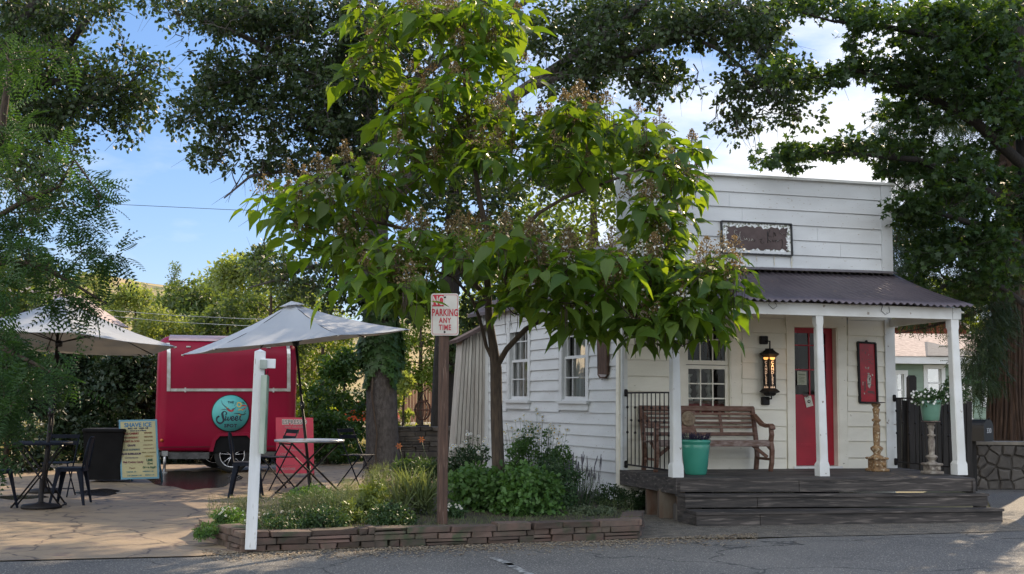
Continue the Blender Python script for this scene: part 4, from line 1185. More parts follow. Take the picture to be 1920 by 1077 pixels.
def stroke(pl, mb, pts, w, o, loc):
    P = [pl.w(*loc(x, y), o) for x, y in pts]
    # smooth the polyline
    Q = []
    for i in range(len(P) - 1):
        p0 = P[max(i-1, 0)]; p1 = P[i]; p2 = P[i+1]; p3 = P[min(i+2, len(P)-1)]
        for k in range(5):
            t = k / 5; Q.append(0.5 * ((2*p1) + (p2-p0)*t + (2*p0-5*p1+4*p2-p3)*t*t + (3*p1-p0-3*p2+p3)*t**3))
    Q.append(P[-1]); mb.tube(Q, w, 5, flat=.3)
sl = lambda x, y: (1345 + x / 12.67, 405 + y / 12.67)
brt = MB(); drk = MB()
for pts in ([(470, 350), (420, 340), (400, 400), (450, 440), (500, 500), (470, 570), (400, 560), (330, 520)], [(545, 380), (530, 480), (560, 580), (620, 590)], [(630, 490), (628, 500)], [(640, 520), (650, 580), (680, 560), (700, 530), (705, 590)], [(740, 530), (770, 560), (745, 600)], [(800, 600), (830, 550), (850, 600)]):
    stroke(front, brt, pts, .0065, .041, sl)
for pts in ([(860, 550), (880, 610), (910, 560)], [(1000, 560), (1060, 555), (1030, 600), (1060, 650), (1120, 600)], [(1190, 370), (1200, 640)], [(1250, 330), (1210, 470), (1290, 480)], [(1330, 500), (1340, 380), (1380, 480), (1390, 400)], [(1220, 560), (1270, 630)], [(1310, 560), (1330, 620), (1370, 570), (1390, 630)], [(1410, 570), (1430, 620), (1470, 560)], [(1490, 590), (1530, 560), (1550, 640), (1530, 780)], [(1570, 450), (1620, 440)]):
    stroke(front, drk, pts, .0065, .041, sl)
for pts in ([(1230, 560), (1260, 600)], [(1400, 620), (1460, 570)], [(1490, 400), (1550, 445)]): stroke(front, brt, pts, .005, .043, sl)
brt.build('bright_script', pmat('cut_light', (.6, .6, .56), rough=.6), sgn); drk.build('dark_script', M['black'], sgn)

# ---- brown wooden ornament hanging on the side wall
orn = thing('wall_ornament', 'weathered brown wooden bracket hanging on the side wall near the corner', 'wall ornament', side.w(1129, 690, .05))
mb = MB(); mb.ppoly(side, [(1119, 630), (1137, 630), (1137.5, 702), (1133, 710), (1124, 710), (1120, 703)], .02, .07); mb.build('board', M['postwood'], orn)
mb = MB(); mb.ppoly(side, [(1122, 702), (1136, 703), (1133, 707), (1126, 707)], .07, .085); mb.tube([side.w(1129, 708, .05), side.w(1129, 713, .05)], .012, 8); mb.build('metal_tip', M['steel'], orn)

# ---- display inside the window
cabp = front.w(1305, 752, -.42)
cab = thing('display_cabinet', 'low brown cabinet inside the shop window carrying pale candlesticks', 'cabinet', (cabp.x, cabp.y, FLOORZ + .02))
cz = cabp.z
mb = MB(); w = 1.0
mb.box(Vector((cabp.x, cabp.y, cz - .02)) + NX * .15 + NY * .12, w, .42, .04, ax=(NX, NY, NZ)); mb.build('top', M['benchwood'], cab)
mb = MB(); mb.box(Vector((cabp.x, cabp.y, (cz - .04 + FLOORZ + .02) / 2)) + NX * .15 + NY * .12, w - .06, .38, cz - .04 - FLOORZ - .02, ax=(NX, NY, NZ)); mb.build('body', M['doorred'], cab)
for i, (px, tp, s, lb) in enumerate(((1291, 702, .75, 'short chalky candlestick at the left behind the lower window panes'), (1310, 690, .75, 'slim chalky candlestick standing in the middle of the window display'), (1330, 694, .95, 'thick chalky candlestick nearest the dark pane in the window display'))):
    p = front.w(px, 748, -.40 - .06 * (i == 1)); p.z = cz + .001
    H = (proj(p)[1] - tp) / (proj(p)[1] - proj(p + Vector((0, 0, 1)))[1])
    t = thing('candlestick', lb, 'candlestick', p, 'candlesticks in the window display')
    mb = MB(); mb.lathe(p, [(.085 * s, 0), (.09 * s, .03), (.05 * s, .06), (.035 * s, .10)], 16); mb.build('base', M['palecarve'], t)
    mb = MB(); mb.lathe(p, [(.035 * s, .10), (.06 * s, H * .35), (.065 * s, H * .42), (.03 * s, H * .5), (.045 * s, H * .56), (.03 * s, H * .62), (.04 * s, H * .8), (.035 * s, H * .88), (.085 * s, H * .97), (.085 * s, H)], 16); mb.build('stem', M['palecarve'], t)
# ================================================================== FOOD TRAILER
PZ = 0.010
TY = 24.0
tp = Pl(at(420, 760, TY), Vector((1, 0.0, 0)))
tx0 = at(290, 760, TY).x; tx1 = at(551.5, 760, TY).x
tz0 = at(420, 849, TY).z; tz1 = at(420, 629, TY).z
trailer = thing('food_trailer', 'dark red rounded food trailer with round turquoise badge and silver hatch frame', 'trailer', (tx0, TY, 0))
TD = 2.0; H_ = tz1 - tz0
def tprof():
    """(y, z) outline, front side first, clockwise from bottom front"""
    p = []
    rb = .10; rt = .42
    for k in range(5):
        a = math.pi / 2 * k / 4; p.append((rb - rb * math.sin(a) + .03, tz0 + rb - rb * math.cos(a)))
    for k in range(1, 7):
        z = lerp(tz0 + rb, tz1 - rt, k / 7); p.append((.03 - .03 * math.sin(math.pi * k / 7 * .5), z))
    for k in range(9):
        a = math.pi / 2 * k / 8; p.append((rt - rt * math.cos(a), tz1 - rt + rt * math.sin(a)))
    q = [(TD - y, z) for y, z in p]
    return p + q[::-1]
TP = tprof()
def tsec(x, inset):
    cy, cz = TD / 2, (tz0 + tz1) / 2
    ky = (TD / 2 - inset) / (TD / 2); kz = (H_ / 2 - inset * .7) / (H_ / 2)
    return [Vector((x, TY + cy + (y - cy) * ky, cz + (z - cz) * kz)) for y, z in TP]
mb = MB(); secs = []; RE = .26
for k in range(7):
    a = math.pi / 2 * k / 6; secs.append((tx0 + RE - RE * math.cos(math.pi/2 - a) if 0 else tx0 + RE * (1 - math.sin(a)), RE * (1 - math.cos(a))))
secs = [(tx0 + RE * (1 - math.sin(math.pi / 2 * (1 - k / 6))), RE * (1 - math.cos(math.pi / 2 * (1 - k / 6)))) for k in range(7)]
secs = secs + [(tx0 + tx1 - x, i) for x, i in secs[::-1]]
vs = []; n = len(TP)
for x, i in secs: vs += tsec(x, i)
fs = [tuple(range(n)), tuple((len(secs)-1)*n + k for k in range(n-1, -1, -1))]
for i in range(len(secs) - 1):
    for k in range(n): fs.append((i*n+k, (i+1)*n+k, (i+1)*n+(k+1) % n, i*n+(k+1) % n))
mb.add(vs, fs, True); tb = mb.build('body', M['red'], trailer)
def fy(z):        # depth of the curved front at height z
    best = None
    for (a, b) in zip(TP[:20], TP[1:20]):
        if a[1] <= z <= b[1] and b[1] > a[1]: return lerp(a[0], b[0], (z - a[1]) / (b[1] - a[1]))
    return .42
def onface(px, py, off=.0):
    p = at(px, py, TY); 
    for _ in range(3): p = at(px, py, TY + fy(p.z) - off)
    return p
# roof cap
mb = MB(); vs = []; rng = [i for i, (y, z) in enumerate(TP) if z > tz1 - .17]
for x in (tx0 + .22, tx1 - .22):
    for i in rng:
        y, z = TP[i]; cy = TD / 2; vs.append(Vector((x, TY + y + (-.012 if y < cy else .012), z + .012)))
m_ = len(rng); mb.add(vs, [(k, k + 1, m_ + k + 1, m_ + k) for k in range(m_ - 1)], True)
rc = mb.build('roof', pmat('pale_roof_cap', (.42, .30, .33), (.34, .26, .28), rough=.4, metal=.3), trailer); sol = rc.modifiers.new('t', 'SOLIDIFY'); sol.thickness = .01
# hatch frame
def facestrip(a, b, w, n=10, vertical=True):
    mb = MB(); vs = []
    for k in range(n + 1):
        x = lerp(a[0], b[0], k / n); y = lerp(a[1], b[1], k / n)
        if vertical: q = [(x - w, y), (x + w, y)]
        else: q = [(x, y - w), (x, y + w)]
        for (u, v) in q:
            vs.append(onface(u, v, .004)); vs.append(onface(u, v, .022))
    fs = []
    for k in range(n):
        o = k * 4; fs += [(o+1, o+3, o+7, o+5), (o, o+1, o+5, o+4), (o+2, o+6, o+7, o+3)]
    mb.add(vs, fs); return mb
facestrip((315.5, 643), (315, 734), 3.2).build('hatch_frame', M['steel'], trailer)
facestrip((537, 643), (537, 734), 3.2).build('hatch_frame', M['steel'], trailer)
facestrip((318.8, 731.5), (533.6, 731), 2.6, 4, False).build('hatch_frame', M['steel'], trailer)
for x in (352, 425, 500):
    mb = MB(); a = onface(x, 650, .02); mb.box(a, .09, .03, .035, bevel=.006); mb.build('hinge', M['steel'], trailer)
for x in (345, 508):
    mb = MB(); a = onface(x, 731.5, .03); mb.box(a, .035, .02, .10, bevel=.006); mb.build('latch', M['steel'], trailer)
mb = MB()
for x0, x1, y in ((300, 548, 838),): 
    vs = []
    for k in range(13): 
        q = onface(lerp(x0, x1, k / 12), y, .003); q2 = onface(lerp(x0, x1, k / 12), y + 2.2, .003); vs += [q, q2]
    mb.add(vs, [(2*k, 2*k+1, 2*k+3, 2*k+2) for k in range(12)])
mb.build('lower_trim', pmat('trim_red_dark', (.10, .004, .012), rough=.5), trailer)
for x in (303, 546):
    mb = MB(); mb.lathe(onface(x, 826, .005), [(0, .014), (.028, .010), (.034, 0)], 12, ax=(Vector((1, 0, 0)), NZ, Vector((0, -1, 0)))); mb.build('marker_light', pmat('amber_lens', (.45, .10, .01), rough=.3), trailer)
# badge
bc = onface(428, 775.5, .03); br_ = 35.2 * TY / FPX
bad = MB(); bad.lathe(bc, [(0, .0), (br_, .0), (br_, -.012), (0, -.012)], 48, ax=(Vector((1, 0, 0)), NZ, Vector((0, -1, 0)))); bad = bad.build('badge', M['black'], trailer)
mb = MB(); mb.lathe(bc + Vector((0, -.003, 0)), [(0, .002), (br_ * .955, .002), (br_ * .955, 0)], 48, ax=(Vector((1, 0, 0)), NZ, Vector((0, -1, 0)))); mb.build('badge_face', pmat('turquoise', (.085, .42, .41), (.075, .36, .36), scale=4, rough=.45), bad)
bl_ = lambda x, y: (380 + x / 12.67, 735 + y / 12.67)
bpl = Pl(bc + Vector((0, -.006, 0)), Vector((1, 0, 0)))
def bpt(x, y, o=0.0): return bpl.w(*bl_(x, y), o)
inkm = pmat('badge_ink', (.012, .02, .04), rough=.5)
mb = MB()
us = br_ / 440.0
text_mb(mb, 'THE', 50 * us, bpt(612, 275, .003), (1, 0, 0), (0, 0, 1), xs=1.05, bold=.0016, spacing=1.05); mb.build('small_lettering', inkm, bad); mb = MB()
text_mb(mb, 'SPOT', 74 * us, bpt(605, 850, .003), (1, 0, 0), (0, 0, 1), xs=1.08, bold=.004, spacing=1.1)
mb.build('block_lettering', inkm, bad)
mb = MB()
def bs(pts, w): 
    P = [bpt(x, y, .003) for x, y in pts]; Q = []
    for i in range(len(P) - 1):
        p0 = P[max(i-1, 0)]; p1 = P[i]; p2 = P[i+1]; p3 = P[min(i+2, len(P)-1)]
        for k in range(6):
            t = k / 6; Q.append(0.5 * ((2*p1) + (p2-p0)*t + (2*p0-5*p1+4*p2-p3)*t*t + (3*p1-p0-3*p2+p3)*t**3))
    Q.append(P[-1]); m = len(Q); n2 = len(w)
    rr = [lerp(w[min(int(i/(m-1)*(n2-1)), n2-2)], w[min(int(i/(m-1)*(n2-1))+1, n2-1)], (i/(m-1)*(n2-1)) % 1 if i < m-1 else 1) * us for i in range(m)]
    # flat ribbon
    vs = []; 
    for i, p in enumerate(Q):
        t = (Q[min(i+1, m-1)] - Q[max(i-1, 0)]).normalized(); s = t.cross(Vector((0, -1, 0))).normalized() * rr[i]
        vs += [p + s, p - s]
    mb.add(vs, [(2*i, 2*i+1, 2*i+3, 2*i+2) for i in range(m-1)])
bs([(490, 560), (515, 510), (470, 468), (415, 510), (425, 590), (445, 680), (410, 735), (350, 755), (285, 700), (290, 620), (345, 580)], [12, 14, 9, 22, 26, 22, 18, 26, 14, 20, 20])
bs([(480, 590), (500, 600), (480, 680), (530, 660), (550, 600), (545, 685), (590, 660), (615, 590)], [10, 12, 14, 9, 10, 14, 8, 10])
bs([(625, 660), (680, 625), (660, 585), (620, 640), (650, 690), (710, 655)], [9, 11, 9, 15, 13, 7])
bs([(715, 660), (775, 625), (755, 580), (715, 640), (745, 690), (800, 655)], [9, 11, 9, 15, 13, 7])
bs([(860, 530), (825, 640), (850, 690), (885, 670)], [17, 15, 11, 7])
bs([(690, 515), (790, 520), (900, 550), (975, 515)], [5, 12, 12, 5])
mb.build('script_lettering', inkm, bad)
mb = MB(); bs([(390, 200), (420, 290), (490, 360), (560, 415)], [2, 7, 12, 20]); bs([(380, 430), (450, 420), (530, 435)], [2, 8, 6]); bs([(640, 420), (700, 400), (735, 365)], [10, 14, 3]); bs([(740, 225), (715, 300), (700, 340)], [2, 4, 6]); mb.build('motif_feathers', pmat('slate_feather', (.06, .13, .16), rough=.6), bad)
mb = MB(); bs([(510, 390), (570, 440), (640, 455), (690, 415)], [8, 24, 22, 6]); bs([(860, 340), (930, 325), (1000, 345)], [10, 18, 6]); bs([(870, 430), (940, 400), (975, 370)], [8, 14, 6]); mb.build('motif_red', pmat('motif_red_paint', (.42, .03, .04), rough=.6), bad)
mb = MB(); bs([(760, 300), (790, 260), (840, 270), (860, 320), (830, 360), (780, 350), (760, 310)], [12, 14, 14, 14, 14, 12, 10]); bs([(780, 440), (850, 425), (900, 445)], [6, 14, 6]); bs([(500, 370), (550, 390)], [6, 10]); bs([(790, 540), (840, 560), (860, 545)], [4, 12, 4]); mb.build('motif_gold', pmat('motif_gold_paint', (.60, .42, .10), rough=.6), bad)
mb = MB(); bs([(870, 240), (910, 260), (940, 285)], [8, 22, 8]); bs([(900, 560), (950, 480), (960, 450)], [4, 10, 6]); mb.build('motif_green', pmat('motif_green_paint', (.03, .16, .12), rough=.6), bad)
# chassis, wheel, arch, jack
mb = MB(); y0 = TY + .12
def tbox(x0, y0_, x1, y1_, dep, th): 
    a = at(x0, y0_, TY + dep); b = at(x1, y1_, TY + dep); mb.box(((a.x + b.x) / 2, TY + dep + th / 2, (a.z + b.z) / 2), abs(b.x - a.x), th, abs(b.z - a.z))
tbox(316, 849, 390, 862, .06, .06); tbox(470, 849, 548, 860, .06, .06); tbox(300, 848, 548, 856, 1.6, .08)
for x in (330, 350, 372): tbox(x, 849, x + 3, 864, .2, 1.4)
mb.build('chassis', pmat('galvanised', (.12, .12, .12), (.06, .06, .06), scale=10, rough=.5, metal=.6), trailer)
for jy in (.05, 1.8):
    mb = MB(); a = at(309.5, 846, TY + jy); b = Vector((a.x, a.y, PZ + .02)); mb.tube([a, b], .028, 10); mb.box((b.x, b.y, PZ + .012), .12, .12, .02); mb.box((a.x, a.y, a.z - .05), .12, .09, .10)
    mb.build('jack_leg', M['steel'], trailer)
for wy in (.02, 1.75):
    wc = at(432, 850, TY + wy); wc.z = PZ + .36
    w = MB(); AX = (Vector((1, 0, 0)), NZ, Vector((0, -1, 0)))
    w.lathe(wc, [(.245, -.20), (.34, -.20), (.36, -.17), (.36, -.03), (.34, 0), (.255, .0), (.245, -.02)], 36, ax=AX, cap=False); tyre = w.build('wheel', M['rubber'], trailer)
    w = MB(); w.lathe(wc, [(.0, -.03), (.06, -.02), (.22, -.09), (.235, -.02), (.25, .004), (.257, -.004), (.25, -.20), (0, -.20)], 36, ax=AX); w.build('rim', M['darkgrey'], tyre)
    w = MB()
    for k in range(5):
        for s in (-.13, .13):
            a = math.pi / 2 + k * 1.2566; b = a + s * 1.6
            i = wc + Vector((math.cos(a) * .04, -.006, math.sin(a) * .04)); o = wc + Vector((math.cos(b) * .24, .004, math.sin(b) * .24))
            w.tube([i, i.lerp(o, .5), o], [.020, .014, .018], 5, flat=.5)
    w.lathe(wc, [(0, .012), (.04, .010), (.05, -.02)], 16, ax=AX); w.lathe(wc, [(.238, .0), (.252, .008), (.256, .0)], 36, ax=AX, cap=False)
    w.build('spokes', M['alloy'], tyre)
mb = MB(); out = [(388, 848), (394, 824), (405, 813), (461, 812), (472, 823), (478, 847)]; inn = [(395, 848), (400, 828), (408, 819), (458, 818), (466, 827), (471, 847)]
for i in range(5):
    a, b, c, d = out[i], out[i+1], inn[i+1], inn[i]
    P = [at(x, y, TY - .05) for x, y in (a, b, c, d)]; mb.prism(P, Vector((0, .14, 0)))
mb.build('wheel_arch', M['red'], trailer)
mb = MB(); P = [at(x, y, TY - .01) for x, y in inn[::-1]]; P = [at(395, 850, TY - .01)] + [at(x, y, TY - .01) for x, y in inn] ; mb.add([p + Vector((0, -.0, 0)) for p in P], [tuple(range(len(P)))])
# (flat dark sheet just proud of the body, painted shade for the hollow well)
wl__ = mb.build('wheel_well_shade', M['darkgrey'], trailer)
trailer.rotation_euler.z = R(12)

# ================================================================== SIGN BOARDS
def frame_of(c4, Y, lean=.12):
    """board from photo corners (tl,tr,br,bl); feet at depth Y, leaning back"""
    tl, tr, br, bl = c4
    BL = at(*bl, Y); BR = at(*br, Y); TL = at(*tl, Y + lean); TR = at(*tr, Y + lean)
    return TL, TR, BR, BL
def menu(name, label, c4, Y, edge, face, lean=.14):
    TL, TR, BR, BL = frame_of(c4, Y, lean)
    t = thing(name, label, 'sign board', (BL + BR) / 2)
    X = (BR - BL).normalized(); Z = ((TL + TR) / 2 - (BL + BR) / 2).normalized(); N = X.cross(Z); N = -N if N.y > 0 else N
    mb = MB(); mb.prism([TL, TR, BR, BL], -N * .02); mb.build('board', edge, t)
    def P(u, v, o=.002):
        return TL.lerp(TR, u).lerp(BL.lerp(BR, u), v) + N * o
    mb = MB(); e = .045; mb.add([P(e, .03), P(1 - e, .03), P(1 - e, .97), P(e, .97)], [(0, 3, 2, 1)]); mb.build('face', face, t)
    # folding back frame
    bo_ = N * -1.0
    for u in (.1, .9):
        mb = MB(); a = P(u, .03, -.03); b = P(u, 1, 0) + Vector((0, .42, 0)); b.z = PZ; mb.tube([a, b], .018, 6); mb.build('rear_leg', edge, t)
    return t, P, X, Z, (TR - TL).length, (TL - BL).length
si, P, X, Z, W_, HH = menu('menu_board', 'tall cream shave ice menu board with pale blue edge leaning by the dark bin', ((222.5, 788), (294, 786.5), (298.5, 897.5), (226.5, 899.5)), 21.3, pmat('blue_edge', (.10, .26, .36), (.14, .32, .42), scale=9, rough=.6), pmat('cream_board', (.48, .44, .24), (.42, .39, .22), scale=5, rough=.6))
def line(txt, u, v, h, c, al='CENTER', xs=1.0, b=.0): 
    mb = MB(); text_mb(mb, txt, h * HH, P(u, v, .0045), X, Z, align=al, xs=xs, bold=b, thick=.001); return mb
TC = {}
def ink(nm, c):
    if nm not in TC: TC[nm] = pmat('ink_' + nm, c, rough=.6)
    return TC[nm]
def writ(t, items, name='lettering'):
    groups = {}
    for it in items:
        txt, u, v, h, cn, c, xs, b = it
        if h < .05: h *= 1.12; b += .0012; c = tuple(x * .6 for x in c)
        mb = groups.setdefault(cn, (MB(), c))[0]
        text_mb(mb, txt, h * HH, P(u, v, .0045), X, Z, xs=xs, bold=b, thick=.001)
    for cn, (mb, c) in groups.items(): mb.build(name, ink(cn, c), t)
writ(si, [('SHAVE ICE', .5, .122, .070, 'blue', (.030, .16, .32), .98, .003),
  ('SMALL - 4.00    LARGE - 5.00', .5, .158, .020, 'navy', (.03, .06, .13), .88, .0008), ('Choose up to 3 Flavors', .5, .196, .019, 'navy', (.03, .06, .13), .95, .0008),
  ('WILD CHERRY', .30, .250, .028, 'red', (.30, .03, .03), .95, .0015), ('STRAWBERRY', .30, .318, .028, 'rust', (.33, .08, .05), .95, .001), ("TIGER'S BLOOD", .30, .380, .028, 'rust', (.33, .08, .05), .92, .001),
  ('GRAPE', .31, .450, .028, 'plum', (.07, .04, .10), 1.0, .001), ('BLUE RASPBERRY', .31, .520, .026, 'teal', (.08, .15, .18), .9, .0006), ('BLUE BUBBLEGUM', .30, .590, .027, 'plum', (.07, .04, .10), .92, .0015),
  ('WATERMELON', .30, .655, .022, 'grey', (.22, .21, .22), .95, 0), ('Pink Cotton Candy', .34, .730, .030, 'maroon', (.20, .04, .07), .9, .001), ('Peach', .31, .828, .028, 'faded', (.42, .30, .17), .95, .0),
  ('MANGO', .76, .238, .022, 'brown', (.27, .13, .05), 1.0, .001), ('ORANGE', .76, .305, .022, 'brown', (.27, .13, .05), 1.0, .0006), ('BANANA', .76, .368, .022, 'olive', (.28, .22, .08), 1.0, .0006),
  ('COCONUT', .74, .442, .020, 'faded', (.42, .30, .17), 1.0, 0), ('PINEAPPLE', .76, .505, .020, 'faded', (.42, .30, .17), 1.15, 0), ('PINA COLADA', .76, .570, .020, 'olive', (.28, .22, .08), 1.1, 0), ('LEMON', .76, .636, .024, 'gold', (.40, .28, .05), 1.1, 0),
  ('LIME', .77, .705, .034, 'green', (.03, .14, .06), .95, .002), ('Kiwi', .78, .762, .030, 'green', (.03, .14, .06), 1.0, .001), ('Green Apple', .76, .822, .030, 'green', (.03, .14, .06), .9, .0015),
  ('CREAM .50', .28, .888, .018, 'aqua', (.08, .28, .33), 1.2, 0), ('TOPPING 1.00', .72, .885, .017, 'aqua', (.08, .28, .33), 1.1, 0), ('ICE CREAM 1.00', .36, .950, .018, 'aqua', (.08, .28, .33), 1.2, 0), ('EXTRA 1.00', .76, .945, .017, 'aqua', (.08, .28, .33), 1.1, 0)])
es, P, X, Z, W_, HH = menu('menu_board', 'red espresso menu board standing behind the right bistro table', ((517, 783), (587, 783.5), (589, 888), (518, 888)), 23.2, M['signred'], M['signred'])
writ(es, [('ESPRESSO', .5, .118, .078, 'cream2', (.62, .55, .50), .92, .010)])
mb = MB(); text_mb(mb, 'ESPRESSO', .078 * HH, P(.5, .118, .0065), X, Z, xs=.92, bold=.000, thick=.001); mb.build('lettering', M['black'], es)
writ(es, [('HOT OR ICED', .5, .185, .030, 'pink', (.55, .25, .25), 1.15, .001), ('LATTE', .32, .29, .028, 'pink2', (.62, .30, .32), 1.0, 0), ('AMERICANO', .40, .37, .026, 'pink2', (.62, .30, .32), 1.0, 0),
  ('MOCHA', .22, .52, .034, 'pink2', (.62, .30, .32), 1, 0), ('CAPPUCCINO', .48, .60, .030, 'pink2', (.62, .30, .32), 1.1, 0), ('CHAI', .20, .67, .032, 'pink2', (.62, .30, .32), 1, 0), ('3.50', .80, .67, .032, 'pink2', (.62, .30, .32), 1, 0), ('TEA', .20, .745, .032, 'pink2', (.62, .30, .32), 1, 0), ('2.50', .80, .745, .032, 'pink2', (.62, .30, .32), 1, 0),
  ('SMOOTHIES', .30, .94, .036, 'pink2', (.62, .30, .32), .9, .001), ('4.50', .72, .94, .03, 'pink2', (.62, .30, .32), .9, 0)])
mb = MB(); a, b = P(.1, .86, .005), P(.86, .845, .005); mb.tube([a, b], .006, 4, flat=.3); mb.build('rule', ink('pink2', (.62, .30, .32)), es)

# ================================================================== NO PARKING SIGN
npb = base(829, 13.1, .16)
nps = thing('parking_sign', 'white and red no parking sign on a rough wooden post in the flower bed', 'sign', npb)
ntop = at(832, 556, 13.1)
mb = MB(); b0 = Vector((npb.x, 13.1, -.05)); t0 = Vector((at(832, 640, 13.1).x, 13.1, ntop.z - .03)); d = (t0 - b0); L = d.length; d.normalize()
w = 19.5 * 13.1 / FPX
yx = Vector((.96, .28, 0)).normalized(); yy = d.cross(yx).normalized(); yx = yy.cross(d).normalized()
mb.box((b0 + t0) / 2, w * .86, w * .86, L, ax=(yx, yy, d), bevel=.006); mb.build('post', M['postwood'], nps)
npl = Pl(Vector((ntop.x, 13.1 - w * .62, 0)), Vector((1, .02, 0)))
nl = lambda x, y: (800 + x / 11.34, 545 + y / 11.34)
def rr_poly(x0, y0, x1, y1, r, n=5):
    P_ = []
    for cx, cy, a0 in ((x1 - r, y0 + r, -90), (x1 - r, y1 - r, 0), (x0 + r, y1 - r, 90), (x0 + r, y0 + r, 180)):
        for k in range(n + 1):
            a = R(a0 + 90 * k / n); P_.append((cx + r * math.cos(a), cy + r * math.sin(a)))
    return P_
mb = MB(); mb.ppoly(npl, [nl(x, y) for x, y in rr_poly(92, 62, 682, 958, 60)], -.003, .0); np_ = mb.build('sign_plate', M['offwhite'], nps)
mb = MB(); o = [nl(x, y) for x, y in rr_poly(116, 90, 660, 932, 45)]; i_ = [nl(x, y) for x, y in rr_poly(124, 98, 652, 924, 40)]
A = [npl.w(*p, .002) for p in o]; Bq = [npl.w(*p, .002) for p in i_]; n = len(A)
mb.add(A + Bq, [(k, (k+1) % n, n + (k+1) % n, n + k) for k in range(n)]); mb.build('border', M['textred'], np_)
mb = MB(); mb.ppoly(npl, [nl(x, y) for x, y in ((128, 96), (362, 96), (362, 336), (128, 336))], .001, .003); mb.build('red_field', M['textred'], np_)
u_ = 13.1 / FPX / 11.34
mb = MB(); text_mb(mb, 'NO', 190 * u_, npl.w(*nl(246, 305), .005), npl.d, NZ, xs=.62, bold=.002, thick=.001); mb.build('lettering', M['offwhite'], np_)
mb = MB()
text_mb(mb, 'PARKING', 146 * u_, npl.w(*nl(390, 538), .004), npl.d, NZ, xs=.60, bold=.0028, thick=.001, spacing=1.08)
text_mb(mb, 'ANY', 110 * u_, npl.w(*nl(388, 688), .004), npl.d, NZ, xs=.72, bold=.002, thick=.001, spacing=1.15)
text_mb(mb, 'TIME', 112 * u_, npl.w(*nl(388, 838), .004), npl.d, NZ, xs=.70, bold=.002, thick=.001, spacing=1.12)
mb.build('lettering', M['textred'], np_)
for (x, y) in ((388, 145), (380, 882)):
    mb = MB(); mb.lathe(npl.w(*nl(x, y), .001), [(0, .008), (.008, .007), (.012, 0)], 8, ax=(npl.d, NZ, npl.n)); mb.build('bolt', M['blackm'], np_)

# ================================================================== WHITE POST WITH HANGING SIGN
wpY = 11.95
M['postwhite'] = pmat('painted_post', (.76, .78, .80), (.66, .68, .69), scale=3, rough=.5, stretch=(5, 5, .6), c3=(.36, .34, .30), s3=9, lo3=.66, hi3=.72, bump=.15)
wb = base(471, wpY, .17); wtp = at(488, 656, wpY)
ws = thing('sign_post', 'leaning square white post with short bracket and a hanging sign seen edge on', 'sign post', wb)
d = (Vector((wtp.x, wpY, wtp.z)) - wb); L = d.length; d.normalize(); w = 22 * wpY / FPX
X1 = Vector((.97, .22, 0)).normalized(); Y1 = d.cross(X1).normalized(); X1 = Y1.cross(d).normalized()
mb = MB(); c0 = wb - d * .15; mb.box((c0 + wtp) / 2, w * .93, w * .93, (wtp - c0).length - .04, ax=(X1, Y1, d), bevel=.004)
tpk = wtp - d * .02; q = w * .93 / 2
mb.add([tpk - X1*q - Y1*q, tpk + X1*q - Y1*q, tpk + X1*q + Y1*q, tpk - X1*q + Y1*q, tpk + d * .025], [(0, 1, 4), (1, 2, 4), (2, 3, 4), (3, 0, 4)])
mb.build('post', M['postwhite'], ws)
mb = MB(); ac = at(503, 682, wpY - .03); mb.box(ac, .145, .07, .095, ax=(X1, Y1, d), bevel=.003); ar = mb.build('bracket', M['plainwhite'], ws)
mb = MB(); ac2 = at(494, 683.5, wpY - .075); mb.box(ac2, .07, .06, .092, ax=(X1, Y1, d), bevel=.003); mb.build('bracket_end', pmat('greenish_end_grain', (.40, .45, .41), (.30, .35, .31), scale=9, rough=.7), ar)
hx = Vector((.20, .98, 0)).normalized()
c4 = [(489.5, 704), (500.5, 703), (495, 852), (485, 850)]
mb = MB(); P_ = [at(x, y, wpY - .12) for x, y in c4]; mb.prism(P_, Vector((.0, .0, 0)) + hx * .0 + Vector((0, .02, 0)))
bd = mb.build('hanging_board', pmat('mildewed_board', (.46, .52, .45), (.32, .40, .33), scale=9, rough=.7, stretch=(1, 1, .4), bump=.2), ws)
mb = MB(); P_ = [at(x, y, wpY - .12) for x, y in ((501.2, 703), (503.4, 706), (497.5, 850), (494.2, 852))]; mb.prism(P_, Vector((-.052, .30, 0)))
mb.build('painted_face', pmat('faded_sign_face', (.07, .15, .11), (.30, .30, .24), scale=10, rough=.6, stretch=(1, 1, .5)), ws)
mb = MB(); mb.tube([at(497, 695, wpY - .08), at(497, 704, wpY - .11)], .006, 5); mb.tube([at(502, 695, wpY - .02), at(502, 704, wpY + .1)], .004, 5); mb.build('hook', M['blackm'], ws)

